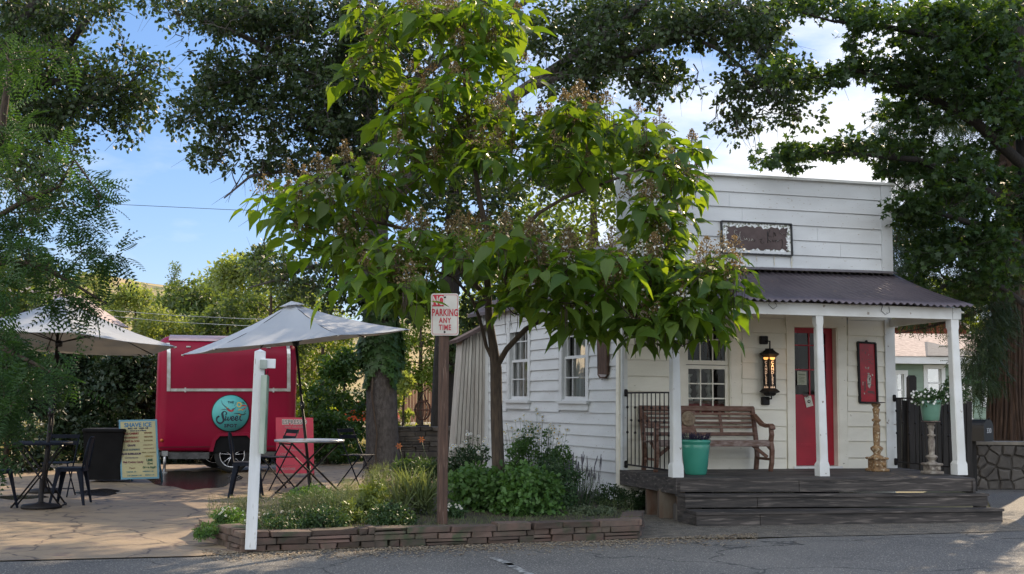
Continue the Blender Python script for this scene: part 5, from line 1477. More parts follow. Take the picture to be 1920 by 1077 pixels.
# ================================================================== FURNITURE
def xleg(mb, a, b, r=.011): mb.tube([a, b], r, 6)
def make_bistro_table(topmat):
    t = thing('bistro_table', 'x', 'table')
    mb = MB(); mb.lathe((0, 0, .72), [(0, -.012), (.31, -.016), (.33, -.014), (.335, 0), (.335, .014), (.325, .018), (.31, .014), (0, .012)], 40); mb.build('tabletop', topmat, t)
    for s in (-1, 1):
        for q in (-1, 1):
            mb = MB(); xleg(mb, (q * .24, s * (.17 - .0 * q), .70), (-q * .27, s * .17, .0)) if s > 0 else xleg(mb, (-q * .24, -.17, .70), (q * .27, -.17, .0))
            mb.build('leg', M['blackm'], t)
    for (x, z) in ((-.27, .02), (.27, .02), (-.24, .68), (.24, .68)):
        mb = MB(); xleg(mb, (x, -.17, z), (x, .17, z), .009); mb.build('crossbar', M['blackm'], t)
    return t
def make_folding_chair(mat, slat):
    t = thing('folding_chair', 'x', 'chair')
    for s in (-.19, .19):
        mb = MB(); xleg(mb, (s, -.20, 0), (s * 1.0, .23, .84), .010); mb.build('back_leg', mat, t)
        mb = MB(); xleg(mb, (s * .88, .22, 0), (s * .88, -.17, .45), .010); mb.build('front_leg', mat, t)
    mb = MB()
    for k in range(5): mb.box((0, -.16 + k * .075, .455), .38, .055, .014, bevel=.003)
    mb.build('seat', slat, t)
    for z in (.72, .81):
        mb = MB(); y = -.20 + .43 * z / .84; mb.box((0, y, z), .40, .014, .055, bevel=.004); mb.build('back_slat', mat, t)
    mb = MB(); xleg(mb, (-.17, .14, .09), (.17, .14, .09), .007); mb.build('crossbar', mat, t)
    return t
def make_cafe_chair(mat):
    """pressed steel cafe chair, front towards -y"""
    t = thing('metal_chair', 'x', 'chair')
    mb = MB(); sw, sdp = .19, .18
    P_ = []
    for k in range(28):
        a = 2 * math.pi * k / 28; c, s = math.cos(a), math.sin(a); e = .45
        P_.append((sw * math.copysign(abs(c) ** e, c), sdp * math.copysign(abs(s) ** e, s)))
    vs = [(x, y, .445) for x, y in P_] + [(x, y, .460) for x, y in P_] + [(x * .9, y * .9, .455) for x, y in P_] + [(x * 1.02, y * 1.02, .415) for x, y in P_]
    n = 28; fs = [tuple(2*n + k for k in range(n))] + [(n + k, n + (k+1) % n, 2*n + (k+1) % n, 2*n + k) for k in range(n)] + [(k, (k+1) % n, n + (k+1) % n, n + k) for k in range(n)] + [(3*n + k, 3*n + (k+1) % n, (k+1) % n, k) for k in range(n)] + [tuple(range(n-1, -1, -1))]
    mb.add(vs, fs, False); mb.build('seat', mat, t)
    for sx in (-1, 1):
        for sy in (-1, 1):
            mb = MB(); vs = []
            for z, w, off in ((.44, .055, 0), (.30, .040, .018), (.15, .030, .038), (.0, .022, .06)):
                cx, cy = sx * (sw - .02 + off), sy * (sdp - .02 + off)
                vs += [(cx - sx * w * 1.3, cy, z), (cx - sx * w * .2, cy, z), (cx, cy - sy * w * .2, z), (cx, cy - sy * w * 1.3, z), (cx - sx * .01, cy - sy * w * 1.3, z), (cx - sx * w * .35, cy - sy * w * .35, z), (cx - sx * w * 1.3, cy - sy * .01, z)]
            m = 7; fs = [tuple(range(m)), tuple(3*m + k for k in range(m))]
            for i in range(3):
                for k in range(m): fs.append((i*m+k, i*m+(k+1) % m, (i+1)*m+(k+1) % m, (i+1)*m+k))
            mb.add(vs, fs); mb.build('leg', mat, t)
    mb = MB(); hoop = []
    for k in range(17):
        a = math.pi * k / 16; c, s = math.cos(a), math.sin(a)
        hoop.append((sw * 1.0 * math.copysign(abs(c) ** .55, c), sdp * .92 + .07 * (s ** .5 if s > 0 else 0), .44 + .40 * (s ** .45 if s > 0 else 0)))
    mb.tube(hoop, .012, 8); mb.build('back_hoop', mat, t)
    mb = MB(); mb.prism([(-.075, sdp * .92, .45), (.075, sdp * .92, .45), (.095, sdp * .92 + .068, .82), (-.095, sdp * .92 + .068, .82)], (0, .008, 0)); mb.build('back_splat', mat, t)
    return t
def make_parasol(polemat, n=6, Rr=1.65, rise=.55, H=2.32, lean=(0, 0), tilt=(0, 0), spin=0.0):
    """canopy rim at height H, standing at the origin"""
    t = thing('patio_umbrella', 'x', 'umbrella')
    LT = Vector((lean[0], lean[1], H)); mb = MB(); mb.tube([(0, 0, .05), LT * .5, LT * .501, LT + Vector((0, 0, rise - .02))], [.024, .024, .019, .019], 10); mb.build('pole', polemat, t)
    CT = Matrix.Translation(LT) @ Matrix.Rotation(tilt[0], 4, 'X') @ Matrix.Rotation(tilt[1], 4, 'Y') @ Matrix.Rotation(spin, 4, 'Z') @ Matrix.Translation(-Vector((0, 0, H)))
    def fixup(mb):
        mb.v = [tuple(CT @ Vector(v)) for v in mb.v]; return mb
    mb = MB(); mb.lathe((0, 0, 0), [(.25, 0), (.26, .02), (.24, .05), (.07, .07), (.035, .09), (.032, .38), (.0, .38)], 28); mb.build('base', M['blackm'], t)
    mb = MB(); K = 6
    vs = [(0, 0, H + rise)]; fs = []
    S = 6; ring = n * S
    for k in range(1, K + 1):
        g = k / K
        for i in range(ring):
            a = 2 * math.pi * i / ring; f = (i % S) / S
            e = math.cos(math.pi / n) / math.cos((f - .5) * 2 * math.pi / n)
            e = e + (1 - e) * 0.0
            r_ = Rr * g * e * (1 - .03 * math.sin(math.pi * f))
            z = H + rise * (1 - g) - .05 * math.sin(math.pi * g) * 1 - .045 * math.sin(math.pi * f) * g * (1.2 - g) * 2.2
            vs.append((r_ * math.cos(a), r_ * math.sin(a), z))
    for i in range(ring): fs.append((0, 1 + i, 1 + (i + 1) % ring))
    for k in range(K - 1):
        for i in range(ring): fs.append((1 + k*ring + i, 1 + (k+1)*ring + i, 1 + (k+1)*ring + (i+1) % ring, 1 + k*ring + (i+1) % ring))
    mb.add(vs, fs, False); can = fixup(mb).build('canopy', M['canvas'], t); sol = can.modifiers.new('t', 'SOLIDIFY'); sol.thickness = .004
    # small vent cap
    mb = MB(); vs = [(0, 0, H + rise + .035)] + [(.20 * math.cos(2*math.pi*i/12), .20 * math.sin(2*math.pi*i/12), H + rise - .035) for i in range(12)]
    mb.add(vs, [(0, 1 + i, 1 + (i+1) % 12) for i in range(12)]); fixup(mb).build('vent_cap', M['canvas'], can)
    for i in range(n):
        a = 2 * math.pi * i / n; d = Vector((math.cos(a), math.sin(a), 0))
        mb = MB(); mb.tube([Vector((0, 0, H + rise - .03)) + d * .03, d * Rr * .5 + Vector((0, 0, H + rise * .5 - .065)), d * Rr * .99 + Vector((0, 0, H - .012))], .010, 5); fixup(mb).build('rib', M['blackm'], t)
        mb = MB(); mb.tube([Vector((0, 0, H + .0)) + d * .04, d * Rr * .5 + Vector((0, 0, H + rise * .5 - .075))], .008, 5); fixup(mb).build('strut', M['blackm'], t)
        mb = MB(); mb.tube([d * Rr * .985 + Vector((0, 0, H - .022)), d * (Rr + .012) + Vector((0, 0, H - .006))], .012, 6); fixup(mb).build('rib_tip', M['offwhite'], t)
    mb = MB(); mb.lathe((0, 0, H - .02), [(.02, -.05), (.05, -.04), (.05, .03), (.02, .04)], 12); fixup(mb).build('runner', M['black'], t)
    LM = LT * (1.32 / H); mb = MB(); mb.lathe(LM, [(.02, -.06), (.034, -.05), (.034, .05), (.02, .06)], 12); mb.tube([LM + Vector((0, -.03, 0)), LM + Vector((0, -.09, 0)), LM + Vector((0, -.09, -.07))], .008, 6); mb.build('crank', M['black'], t)
    return t
def g_(px, py): p = gr(px, py, PZ); p.z = PZ; return p
G_CH = 'black metal cafe chairs'
tab1 = make_bistro_table(M['navy']); place(tab1, g_(73, 950), R(12), 1.22, 'dark round folding table on the left under the front umbrella', 'bistro tables')
tab1.children[0].data.materials[0] = pmat('grey_green_top', (.10, .12, .12), (.07, .085, .085), scale=9, rough=.3, metal=.4)
tab2 = make_bistro_table(M['silvertop']); place(tab2, g_(578, 926), R(32), (1.72, 1.5, 1.18), 'pale topped round folding table beneath the middle umbrella', 'bistro tables')
cc = make_cafe_chair(M['navy']); place(cc, g_(132, 945), R(-82), 1.13, 'dark metal chair on the right side of the left table, back against the bin', G_CH)
c2 = copy_tree(cc); place(c2, g_(461, 932), R(98), 1.18, 'dark metal chair half hidden by the leaning white post, facing the pale table', G_CH)
c3 = copy_tree(cc); place(c3, g_(-18, 955), R(80), 1.15, 'dark metal chair cut by the left edge, seat and right legs showing', G_CH)
fc = make_folding_chair(M['navy'], M['navy']); place(fc, g_(108, 930), R(2), 1.12, 'dark folding slat chair standing behind the left table', 'folding slat chairs')
f2 = copy_tree(fc); place(f2, g_(519, 918), R(-55), 1.2, 'black folding slat chair between white post and red espresso board', 'folding slat chairs')
f3 = copy_tree(fc); place(f3, g_(668, 912), R(62), 1.2, 'navy folding slat chair in front of the grey tree trunk', 'folding slat chairs')
b1 = g_(76, 953); l1 = at(112, 610, b1.y)
um1 = make_parasol(M['blackm'], Rr=1.66, rise=.60, H=2.29, lean=(l1.x - b1.x, 0.0), tilt=(R(-3.2), R(2.0)), spin=R(-3)); place(um1, b1, 0, 1.0, 'grey umbrella over the left table with its black ribs showing underneath', 'patio umbrellas')
um3 = copy_tree(um1); p3 = base(116, 19.0, PZ); place(um3, p3 - Vector((.28, 0, 0)), 0, (1, 1, 1.03), 'rear umbrella mostly hidden behind the front one and the leaves', 'patio umbrellas')
um2 = make_parasol(M['blackm'], Rr=1.76, rise=.60, H=2.30)
p2 = g_(583, 921)
# the middle umbrella's upper pole is tilted: lean the whole of it as the photograph shows
top2 = at(547, 569, p2.y - .15)
v2 = (top2 - p2); s2 = v2.length / 2.9
um2.location = p2; um2.scale = (s2, s2, s2)
rot = Vector((0, 0, 1)).rotation_difference(v2.normalized()); um2.rotation_mode = 'QUATERNION'; um2.rotation_quaternion = rot
tag(um2, 'pale umbrella over the middle table tilted so its top shows', None, 'patio umbrellas')

# bin
bp0 = g_(189, 905); bY = bp0.y + .35
bw = 73 * bY / FPX
tb_ = thing('rubbish_bin', 'big black wheeled bin half behind the shave ice board', 'bin', (bp0.x, bY, PZ))
tz = at(189, 803, bY - .3).z
mb = MB(); vs = []
for z, k in ((PZ + .04, .86), (tz - .08, 1.0)):
    for (sx, sy) in ((-1, -1), (1, -1), (1, 1), (-1, 1)): vs.append((bp0.x + sx * bw / 2 * k, bY + sy * .34 * k, z))
mb.hexa(vs); mb.build('body', M['darkgrey'], tb_)
mb = MB(); mb.box((bp0.x, bY, tz - .045), bw * 1.06, .74, .07, bevel=.02); mb.tube([(bp0.x - bw * .4, bY + .40, tz - .08), (bp0.x + bw * .4, bY + .40, tz - .08)], .018, 8); mb.build('lid', M['darkgrey'], tb_)
for s in (-1, 1):
    mb = MB(); mb.lathe((bp0.x + s * bw * .40, bY + .30, PZ + .10), [(0, -.03), (.09, -.03), (.10, -.02), (.10, .02), (.09, .03), (0, .03)], 18, ax=(Vector((0, 1, 0)), NZ, Vector((1, 0, 0)))); mb.build('wheel', M['rubber'], tb_)
# wire lantern-shaped ornament on the far garden wall
oY = 26.6; oc = at(792, 800, oY)
wo = thing('garden_ornament', 'rusty wire lantern-shaped ornament standing on the low dark stone wall', 'ornament', oc)
k2 = oY / FPX; mb = MB(); cz0 = oc.z
for i in range(12):
    a = 2 * math.pi * i / 12; pts = []
    for r_, y in ((6, 790), (13, 782), (16, 772), (13, 762), (8, 757), (9, 753)): pts.append(Vector((oc.x + r_ * k2 * math.cos(a), oc.y + r_ * k2 * math.sin(a), at(792, y - 3, oY).z)))
    mb.tube(pts, .009, 4, cap=False)
for r_, y in ((16, 772), (8, 757), (6, 790)):
    mb.tube([Vector((oc.x + r_ * k2 * math.cos(q * .3927), oc.y + r_ * k2 * math.sin(q * .3927), at(792, y - 3, oY).z)) for q in range(17)], .012, 4, cap=False)
mb.build('cage', pmat('rusty_wire', (.10, .04, .025), (.05, .025, .02), scale=20, rough=.8), wo)
mb = MB(); mb.tube([oc, at(792, 787, oY)], .022, 6); mb.box(oc + Vector((0, 0, .02)), .30, .12, .035); mb.build('stand', M['blackm'], wo)
mb = MB(); mb.tube([at(785, 753, oY), at(790, 742, oY), at(794, 737, oY), at(797, 745, oY), at(800, 753, oY)], .012, 5); mb.build('crown', M['blackm'], wo)

# ================================================================== FLOWER BED WALL
def stonewall(mb, path, h, courses, seed, dep=.22, zb=0.0, lmin=.12, lmax=.42, jitz=.01, out=.012):
    """path: ground points; stones laid in courses facing the left-hand normal side"""
    r_ = random.Random(seed)
    for i in range(len(path) - 1):
        a, b = Vector(path[i]), Vector(path[i + 1]); d = (b - a); d.z = 0; L = d.length; d.normalize(); n = Vector((d.y, -d.x, 0))
        z = zb
        ch = [r_.uniform(.8, 1.2) for _ in range(courses)]; tot = sum(ch)
        for c in range(courses):
            hh = h * ch[c] / tot; x = -r_.uniform(0, .08) if i == 0 else 0.0
            while x < L - .02:
                l = min(r_.uniform(lmin, lmax), L - x + .02)
                if l < .05: break
                o = r_.uniform(-out, out); g = .006; zz = r_.uniform(-jitz, jitz) if c == courses - 1 else 0
                split = (r_.random() < .28 and l > .2 and hh > .07)
                parts = [(z, z + hh * .5 - .003), (z + hh * .5 + .003, z + hh + zz)] if split else [(z, z + hh + zz)]
                for (z0, z1) in parts:
                    z0 += g * .5; z1 -= g * .5
                    base_ = []
                    for (u, v, w) in ((g, 0, 0), (l - g, 0, 0), (l - g, dep, 0), (g, dep, 0), (g, 0, 1), (l - g, 0, 1), (l - g, dep, 1), (g, dep, 1)):
                        q = .010 * (1 if v == 0 else .3)
                        base_.append(a + d * (x + u + r_.uniform(-q, q) * .8) + n * (-v + o + r_.uniform(-q, q)) + Vector((0, 0, (z1 if w else z0) + r_.uniform(-q, q) * .5)))
                    # chamfered front: pull a smaller front face out
                    f = base_; 
                    mid = [f[0], f[1], f[5], f[4]]; cen = sum(mid, Vector()) / 4
                    fr = [p.lerp(cen, .07) + n * .012 for p in mid]
                    o_ = len(mb.v)
                    mb.add(f + fr, [(3, 2, 1, 0), (4, 5, 6, 7), (1, 2, 6, 5), (2, 3, 7, 6), (3, 0, 4, 7), (0, 1, 9, 8), (1, 5, 10, 9), (5, 4, 11, 10), (4, 0, 8, 11), (8, 9, 10, 11)])
                x += l
            z += hh
bedpts = [gr(371, 1007), gr(408, 1022), gr(448, 1036), gr(700, 1027), gr(1000, 1017), gr(1197, 1010), gr(1204, 988)]
mb = MB(); stonewall(mb, bedpts, .205, 3, 5, lmin=.09, lmax=.52, out=.022, jitz=.014)
bw_ = mb.build('stone_curb', M['stone'], None, origin=bedpts[2]); tag(bw_, 'low stacked reddish stone wall along the front of the flower bed', 'stone wall')
mb = MB(); inner = [(p.x, p.y + .05, .0) for p in bedpts]
mb.prism([Vector(p) for p in inner] + [Vector((inner[-1][0], inner[-1][1] + .1, 0)), Vector((inner[0][0] + .1, inner[0][1] + .15, 0))], Vector((0, 0, .17)))
# bed soil as a gentle mound
sb = [gr(378, 1004), gr(448, 1033), gr(700, 1024), gr(1000, 1014), gr(1196, 1007), gr(1196, 975), gr(1160, 935), gr(1165, 912), gr(1080, 905), gr(1000, 898), gr(905, 893), gr(850, 905), gr(800, 930), gr(640, 935), gr(470, 950), gr(395, 975)]
cen = sum(sb, Vector()) / len(sb); vs = [(p.x, p.y, .165 if i < 5 else .03) for i, p in enumerate(sb)]
inn_ = [p.lerp(cen, .35) for p in sb]; vs += [(p.x, p.y, .19) for p in inn_] + [(cen.x, cen.y, .20)]; n = len(sb)
mb = MB(); mb.add(vs, [(i, (i+1) % n, n + (i+1) % n, n + i) for i in range(n)] + [(n + i, n + (i+1) % n, 2*n) for i in range(n)], True)
tag(mb.build('bed_soil', M['soil']), kind='structure')
# petals and grit gathered along the kerb
r_ = random.Random(4)
mb = MB()
for i in range(4200):
    t = r_.random(); x = lerp(380, 1420, t); 
    yb = np.interp(x, [380, 448, 700, 1000, 1200, 1420], [1030, 1037, 1028, 1018, 1011, 1000])
    g = gr(x, yb + abs(r_.gauss(0, 1)) * 8 + .5, .0); a = r_.uniform(0, 6.28); s = r_.uniform(.008, .026)
    d = Vector((math.cos(a), math.sin(a), 0)) * s; e = Vector((-d.y, d.x, 0)) * .6; z = Vector((0, 0, .003 + r_.random() * .006)); u = Vector((0, 0, r_.uniform(.001, .007)))
    mb.add([g + d + z, g + e + z + u, g - d + z, g - e + z + u], [(0, 1, 2, 3)])
for i in range(900):
    g = gr(r_.uniform(0, 1900), r_.uniform(930, 1077), .009); a = r_.uniform(0, 6.28); s = r_.uniform(.006, .014)
    d = Vector((math.cos(a), math.sin(a), 0)) * s; e = Vector((-d.y, d.x, 0)) * .6; z = Vector((0, 0, .004))
    mb.add([g + d + z, g + e + z, g - d + z, g - e + z], [(0, 1, 2, 3)])
M['petallitter'] = pmat('petal_litter', (.42, .36, .26), (.16, .10, .06), scale=60, rough=.9, lo=.42, hi=.58)
tag(mb.build('fallen_petals', M['petallitter']), 'pale fallen petals and grit scattered along the kerb and paving', 'fallen petals', kind='stuff')

# ---- dark dry-stone wall at the back
mb = MB(); a = base(735, 26.5); b = base(905, 27.5); stonewall(mb, [a, b], at(790, 801, 26.6).z, 8, 17, dep=.5, lmin=.18, lmax=.6, out=.03)
dw = mb.build('garden_wall', M['darkstone'], None, origin=a); tag(dw, 'dark dry-stone wall behind the patio carrying the wire ornament', 'stone wall')

# ================================================================== RIGHT SIDE: STONE WALL, MAILBOX, GATE, HOUSE
# field-stone wall with irregular stones set in mortar
swp = Pl(base(1850, 21.6), Vector((1, 0.03, 0)))
ua, _ = swp.uz(1776, 870); ub, _ = swp.uz(2080, 870); wt = swp.w(1850, 829, 0).z - .05
fw_ = thing('field_stone_wall', 'grey field-stone retaining wall with pale cap beside the mailbox', 'stone wall', swp.pt(ua, 0))
mb = MB(); mb.pbox(swp, ua, ub, -.02, wt, -.55, 0.0); mb.build('core', M['mortar'], fw_)
mb = MB(); mb.pbox(swp, ua - .02, ub, wt, wt + .055, -.58, .04); mb.build('cap', pmat('wall_cap', (.26, .23, .19), (.17, .15, .125), scale=7, rough=.9, bump=.3), fw_)
r_ = random.Random(33); cells = []
step = .22; nx = int((ub - ua) / step) + 2; nz = int(wt / step) + 2
seeds = [(ua + (i + r_.uniform(-.36, .36)) * step, (k + .4 + r_.uniform(-.36, .36)) * step) for i in range(nx) for k in range(nz)]
mb = MB()
for (sx, sz) in seeds:
    poly = [(sx - .5, sz - .5), (sx + .5, sz - .5), (sx + .5, sz + .5), (sx - .5, sz + .5)]
    def clip(poly, nx_, nz_, c):
        out = []
        for i in range(len(poly)):
            p, q = poly[i], poly[(i+1) % len(poly)]; dp = p[0]*nx_ + p[1]*nz_ - c; dq = q[0]*nx_ + q[1]*nz_ - c
            if dp <= 0: out.append(p)
            if (dp < 0) != (dq < 0) and dp != dq: t = dp / (dp - dq); out.append((p[0] + (q[0]-p[0])*t, p[1] + (q[1]-p[1])*t))
        return out
    for (ox, oz) in seeds:
        if (ox, oz) == (sx, sz) or abs(ox - sx) > 1 or abs(oz - sz) > 1: continue
        dx, dz = ox - sx, oz - sz; l = math.hypot(dx, dz); dx /= l; dz /= l
        poly = clip(poly, dx, dz, dx * (sx+ox)/2 + dz * (sz+oz)/2 - .006)
        if len(poly) < 3: break
    if len(poly) < 3: continue
    poly = clip(poly, 1, 0, ub - .01) if poly else poly; poly = clip(poly, -1, 0, -ua - .01) if len(poly) > 2 else []; poly = clip(poly, 0, 1, wt - .008) if len(poly) > 2 else []; poly = clip(poly, 0, -1, -.0) if len(poly) > 2 else []
    if len(poly) < 3: continue
    cx = sum(p[0] for p in poly) / len(poly); cz = sum(p[1] for p in poly) / len(poly); o = r_.uniform(.015, .045); m = len(poly)
    pj = []
    for i in range(m):
        p, q = poly[i], poly[(i+1) % m]; pj.append(p); l_ = math.hypot(q[0]-p[0], q[1]-p[1])
        if l_ > .07: pj.append(((p[0]+q[0])/2 + (cx-(p[0]+q[0])/2) * r_.uniform(0, .14), (p[1]+q[1])/2 + (cz-(p[1]+q[1])/2) * r_.uniform(0, .14)))
    poly = [(lerp(x, cx, r_.uniform(0, .07)), lerp(z, cz, r_.uniform(0, .07))) for x, z in pj]; m = len(poly)
    vs = [swp.pt(p[0], p[1], 0.0) for p in poly] + [swp.pt(lerp(p[0], cx, .08), lerp(p[1], cz, .08), o * .8) for p in poly] + [swp.pt(lerp(p[0], cx, .3), lerp(p[1], cz, .3), o + r_.uniform(-.006, .006)) for p in poly]
    fs = [(i, (i+1) % m, m + (i+1) % m, m + i) for i in range(m)] + [(m + i, m + (i+1) % m, 2*m + (i+1) % m, 2*m + i) for i in range(m)] + [tuple(2*m + i for i in range(m))]
    mb.add(vs, fs)
mb.build('facing_stones', M['greystone'], fw_)
# mailbox
mY = 21.0; mc = at(1848, 828, mY)
mbx = thing('mailbox', 'black curb-side mailbox numbered 330 at the end of the stone wall', 'mailbox', (mc.x, mY, mc.z))
dirm = Vector((.62, -.78, 0)).normalized(); sdm = Vector((dirm.y, -dirm.x, 0)); sdm = -sdm if sdm.x < 0 else sdm
kk = mY / FPX; hw = 26 * kk / 2 / .82; zb_ = mc.z; zt2_ = at(1852, 787, mY).z
fc_ = at(1852, 810, mY); 
fpos = Vector((fc_.x, fc_.y, 0))
def arch(c, w, z0, z1):
    P_ = [c - sdm * w + Vector((0, 0, z0)), c + sdm * w + Vector((0, 0, z0))]
    zc = z1 - w
    for k in range(0, 11): a = math.pi * k / 10; P_.append(c + sdm * w * math.cos(a) + Vector((0, 0, zc + w * math.sin(a))))
    return P_
mb = MB(); mb.prism(arch(fpos, hw, zb_, zt2_), -dirm * .62); mb.build('body', M['mailbox'], mbx)
mb = MB(); mb.prism(arch(fpos + dirm * .02, hw * 1.05, zb_ + .01, zt2_ + .01), -dirm * .03); dr_ = mb.build('door', M['mailbox'], mbx)
mb = MB(); text_mb(mb, '330', .085, fpos + dirm * .026 + Vector((0, 0, zb_ + .15)), sdm, NZ, xs=.85, bold=.002, thick=.002); mb.build('number', pmat('number_white', (.6, .6, .6), rough=.5), dr_)
mb = MB(); mb.tube([fpos + dirm * .02 + Vector((0, 0, zt2_)), fpos + dirm * .04 + Vector((0, 0, zt2_ + .035))], .012, 6); mb.build('latch', M['blackm'], dr_)
mb = MB(); pc_ = fpos - dirm * .3; mb.box((pc_.x, pc_.y, zb_ / 2), .10, .10, zb_); mb.build('post', M['darkwood'], mbx)
# dark board gate and fence
fp = Pl(base(1740, 19.2), Vector((1, .05, 0)))
bf = thing('board_fence', 'dark upright board fence seen through the right railing', 'fence', fp.w(1700, 893, 0))
mb = MB(); xs_ = list(range(1681, 1815, 11))
for i, x in enumerate(xs_):
    tpy = 752 + 5 * math.sin(i * 1.3) - (6 if x < 1720 else 0)
    mb.ppoly(fp, [(x, tpy), (x + 9.6, tpy + .5), (x + 9.6, 905), (x, 905)], -.03 - .01 * (i % 2), -.01 * (i % 2))
mb.build('boards', M['darkwood'], bf)
mb = MB(); mb.ppoly(fp, [(1681, 775), (1812, 777), (1812, 785), (1681, 783)], -.08, -.045); mb.ppoly(fp, [(1681, 860), (1812, 861), (1812, 869), (1681, 868)], -.08, -.045); mb.build('rails', M['darkwood'], bf)
mb = MB(); mb.ppoly(fp, [(1704.5, 708), (1708, 704), (1715, 704), (1718.5, 708), (1720, 905), (1706, 905)], .012, .13); mb.build('fence_post', M['darkwood'], bf)
# grey-green house behind
hp = Pl(base(1760, 30.0), Vector((1, .06, 0)))
hs = thing('house', 'sage green clapboard house with white trimmed windows behind the right porch post', 'house', hp.w(1700, 850, 0))
def HU(x, y): return hp.uz(x, y)
hu0, hu1 = HU(1560, 740)[0], HU(2120, 740)[0]; hz1 = HU(1760, 682)[1]
wins = [(1681, 1694, 702, 762), (1738, 1764, 692, 745), (1789, 1813, 693, 783), (1846, 1870, 716, 757)]
hol = []
for (x0, x1, y0, y1) in wins: hol.append((HU(x0, y0)[0], HU(x1, y0)[0], HU((x0+x1)/2, y1)[1], HU((x0+x1)/2, y0)[1]))
mb = MB(); wall_holes(mb, hp, hu0, hu1, 0, hz1, hol, -.2, 0)
z = .1
while z < hz1:
    z2 = min(z + .155, hz1)
    us = sorted({hu0, hu1} | {h[0] - .06 for h in hol} | {h[1] + .06 for h in hol})
    for a, b in zip(us[:-1], us[1:]):
        if any(h[0] - .07 < (a+b)/2 < h[1] + .07 and h[2] - .1 < (z+z2)/2 < h[3] + .1 for h in hol): continue
        mb.hexa([hp.pt(a, z, .02), hp.pt(b, z, .02), hp.pt(b, z, .001), hp.pt(a, z, .001), hp.pt(a, z2 - .005, .004), hp.pt(b, z2 - .005, .004), hp.pt(b, z2 - .005, .001), hp.pt(a, z2 - .005, .001)])
    z = z2
mb.build('wall', M['greenpaint'], hs)
shop_ = shop; 
for h in hol:
    mb = MB(); t = .10
    mb.pbox(hp, h[0] - t, h[0], h[2], h[3], 0, .04); mb.pbox(hp, h[1], h[1] + t, h[2], h[3], 0, .04); mb.pbox(hp, h[0] - t, h[1] + t, h[3], h[3] + t, 0, .045); mb.pbox(hp, h[0] - t - .02, h[1] + t + .02, h[2] - .08, h[2], 0, .06)
    zm = (h[2] + h[3]) / 2; mb.pbox(hp, h[0], h[1], zm - .025, zm + .025, -.06, -.02)
    mb.pbox(hp, h[0], h[0] + .03, h[2], h[3], -.06, -.021); mb.pbox(hp, h[1] - .03, h[1], h[2], h[3], -.06, -.021)
    wf = mb.build('window', M['plainwhite'], hs)
    mb = MB(); mb.add([hp.pt(h[0], h[2], -.05), hp.pt(h[1], h[2], -.05), hp.pt(h[1], h[3], -.05), hp.pt(h[0], h[3], -.05)], [(0, 1, 2, 3)]); mb.build('pane', M['mirrorglass'], wf)
    mb = MB(); mb.add([hp.pt(h[0], h[2], -.12), hp.pt(h[1], h[2], -.12), hp.pt(h[1], h[3], -.12), hp.pt(h[0], h[3], -.12)], [(0, 1, 2, 3)]); mb.build('blind', pmat('pale_blind', (.30, .36, .34), (.22, .27, .26), scale=3, rough=.8), wf)
mb = MB(); mb.prism([hp.pt(hu0 - .3, hz1 - .02, .35), hp.pt(hu1, hz1 - .02, .35), hp.pt(hu1, hz1 + .16, .35), hp.pt(hu0 - .3, hz1 + .16, .35)], -hp.n * .04); mb.prism([hp.pt(hu0 - .3, hz1 - .02, .309), hp.pt(hu1, hz1 - .02, .309), hp.pt(hu1, hz1 + .0, .309), hp.pt(hu0 - .3, hz1 + .0, .309)], -hp.n * .31); mb.build('fascia', M['plainwhite'], hs)
shing = pmat('shingle_pale', (.42, .33, .30), (.24, .19, .18), scale=9, rough=.9, stretch=(1, 1, 3), bump=.5, bscale=30)
mb = MB(); rz = HU(1712, 648)[1] + .5
mb.add([hp.pt(hu0 - .3, hz1 + .165, .38), hp.pt(hu1, hz1 + .165, .38), hp.pt(hu1, rz, -3.2), hp.pt(hu0 + .6, rz, -3.2)], [(0, 1, 2, 3)])
mb.add([hp.pt(hu0 - .3, hz1 + .16, .38), hp.pt(hu0 + .6, rz, -3.2), hp.pt(hu0 - .3, hz1 + .16, -6.5)], [(0, 1, 2)]); mb.add([hp.pt(hu0 + .6, rz, -3.2), hp.pt(hu1, rz, -3.2), hp.pt(hu1, hz1, -6.5), hp.pt(hu0 - .3, hz1, -6.5)], [(0, 1, 2, 3)])
mb.build('roof', shing, hs)
mb = MB(); g0 = HU(1727, 679)[0]; g1 = HU(1850, 679)[0]; gm = (g0 + g1) / 2; gz = HU(1772, 646)[1] + .15
mb.add([hp.pt(g0, hz1 + .18, .42), hp.pt(g1, hz1 + .18, .42), hp.pt(gm, gz, -1.6), hp.pt(gm, gz + .02, -3.0), hp.pt(g0 - .2, hz1 + .17, -3), hp.pt(g1 + .2, hz1 + .17, -3)], [(0, 1, 2), (0, 2, 3, 4), (1, 5, 3, 2)]); mb.build('hip_roof', pmat('shingle_slate', (.085, .10, .125), (.055, .065, .085), scale=9, rough=.9, stretch=(1, 1, 3), bump=.5, bscale=30), hs)
mb = MB(); 
for s in ((hu0, ), (hu1, )):
    u = s[0]; mb.hexa([hp.pt(u, 0, -.2), hp.pt(u + .15, 0, -.2), hp.pt(u + .15, 0, -6.2), hp.pt(u, 0, -6.2), hp.pt(u, hz1, -.2), hp.pt(u + .15, hz1, -.2), hp.pt(u + .15, hz1, -6.2), hp.pt(u, hz1, -6.2)])
mb.build('end_wall', M['greenpaint'], hs)
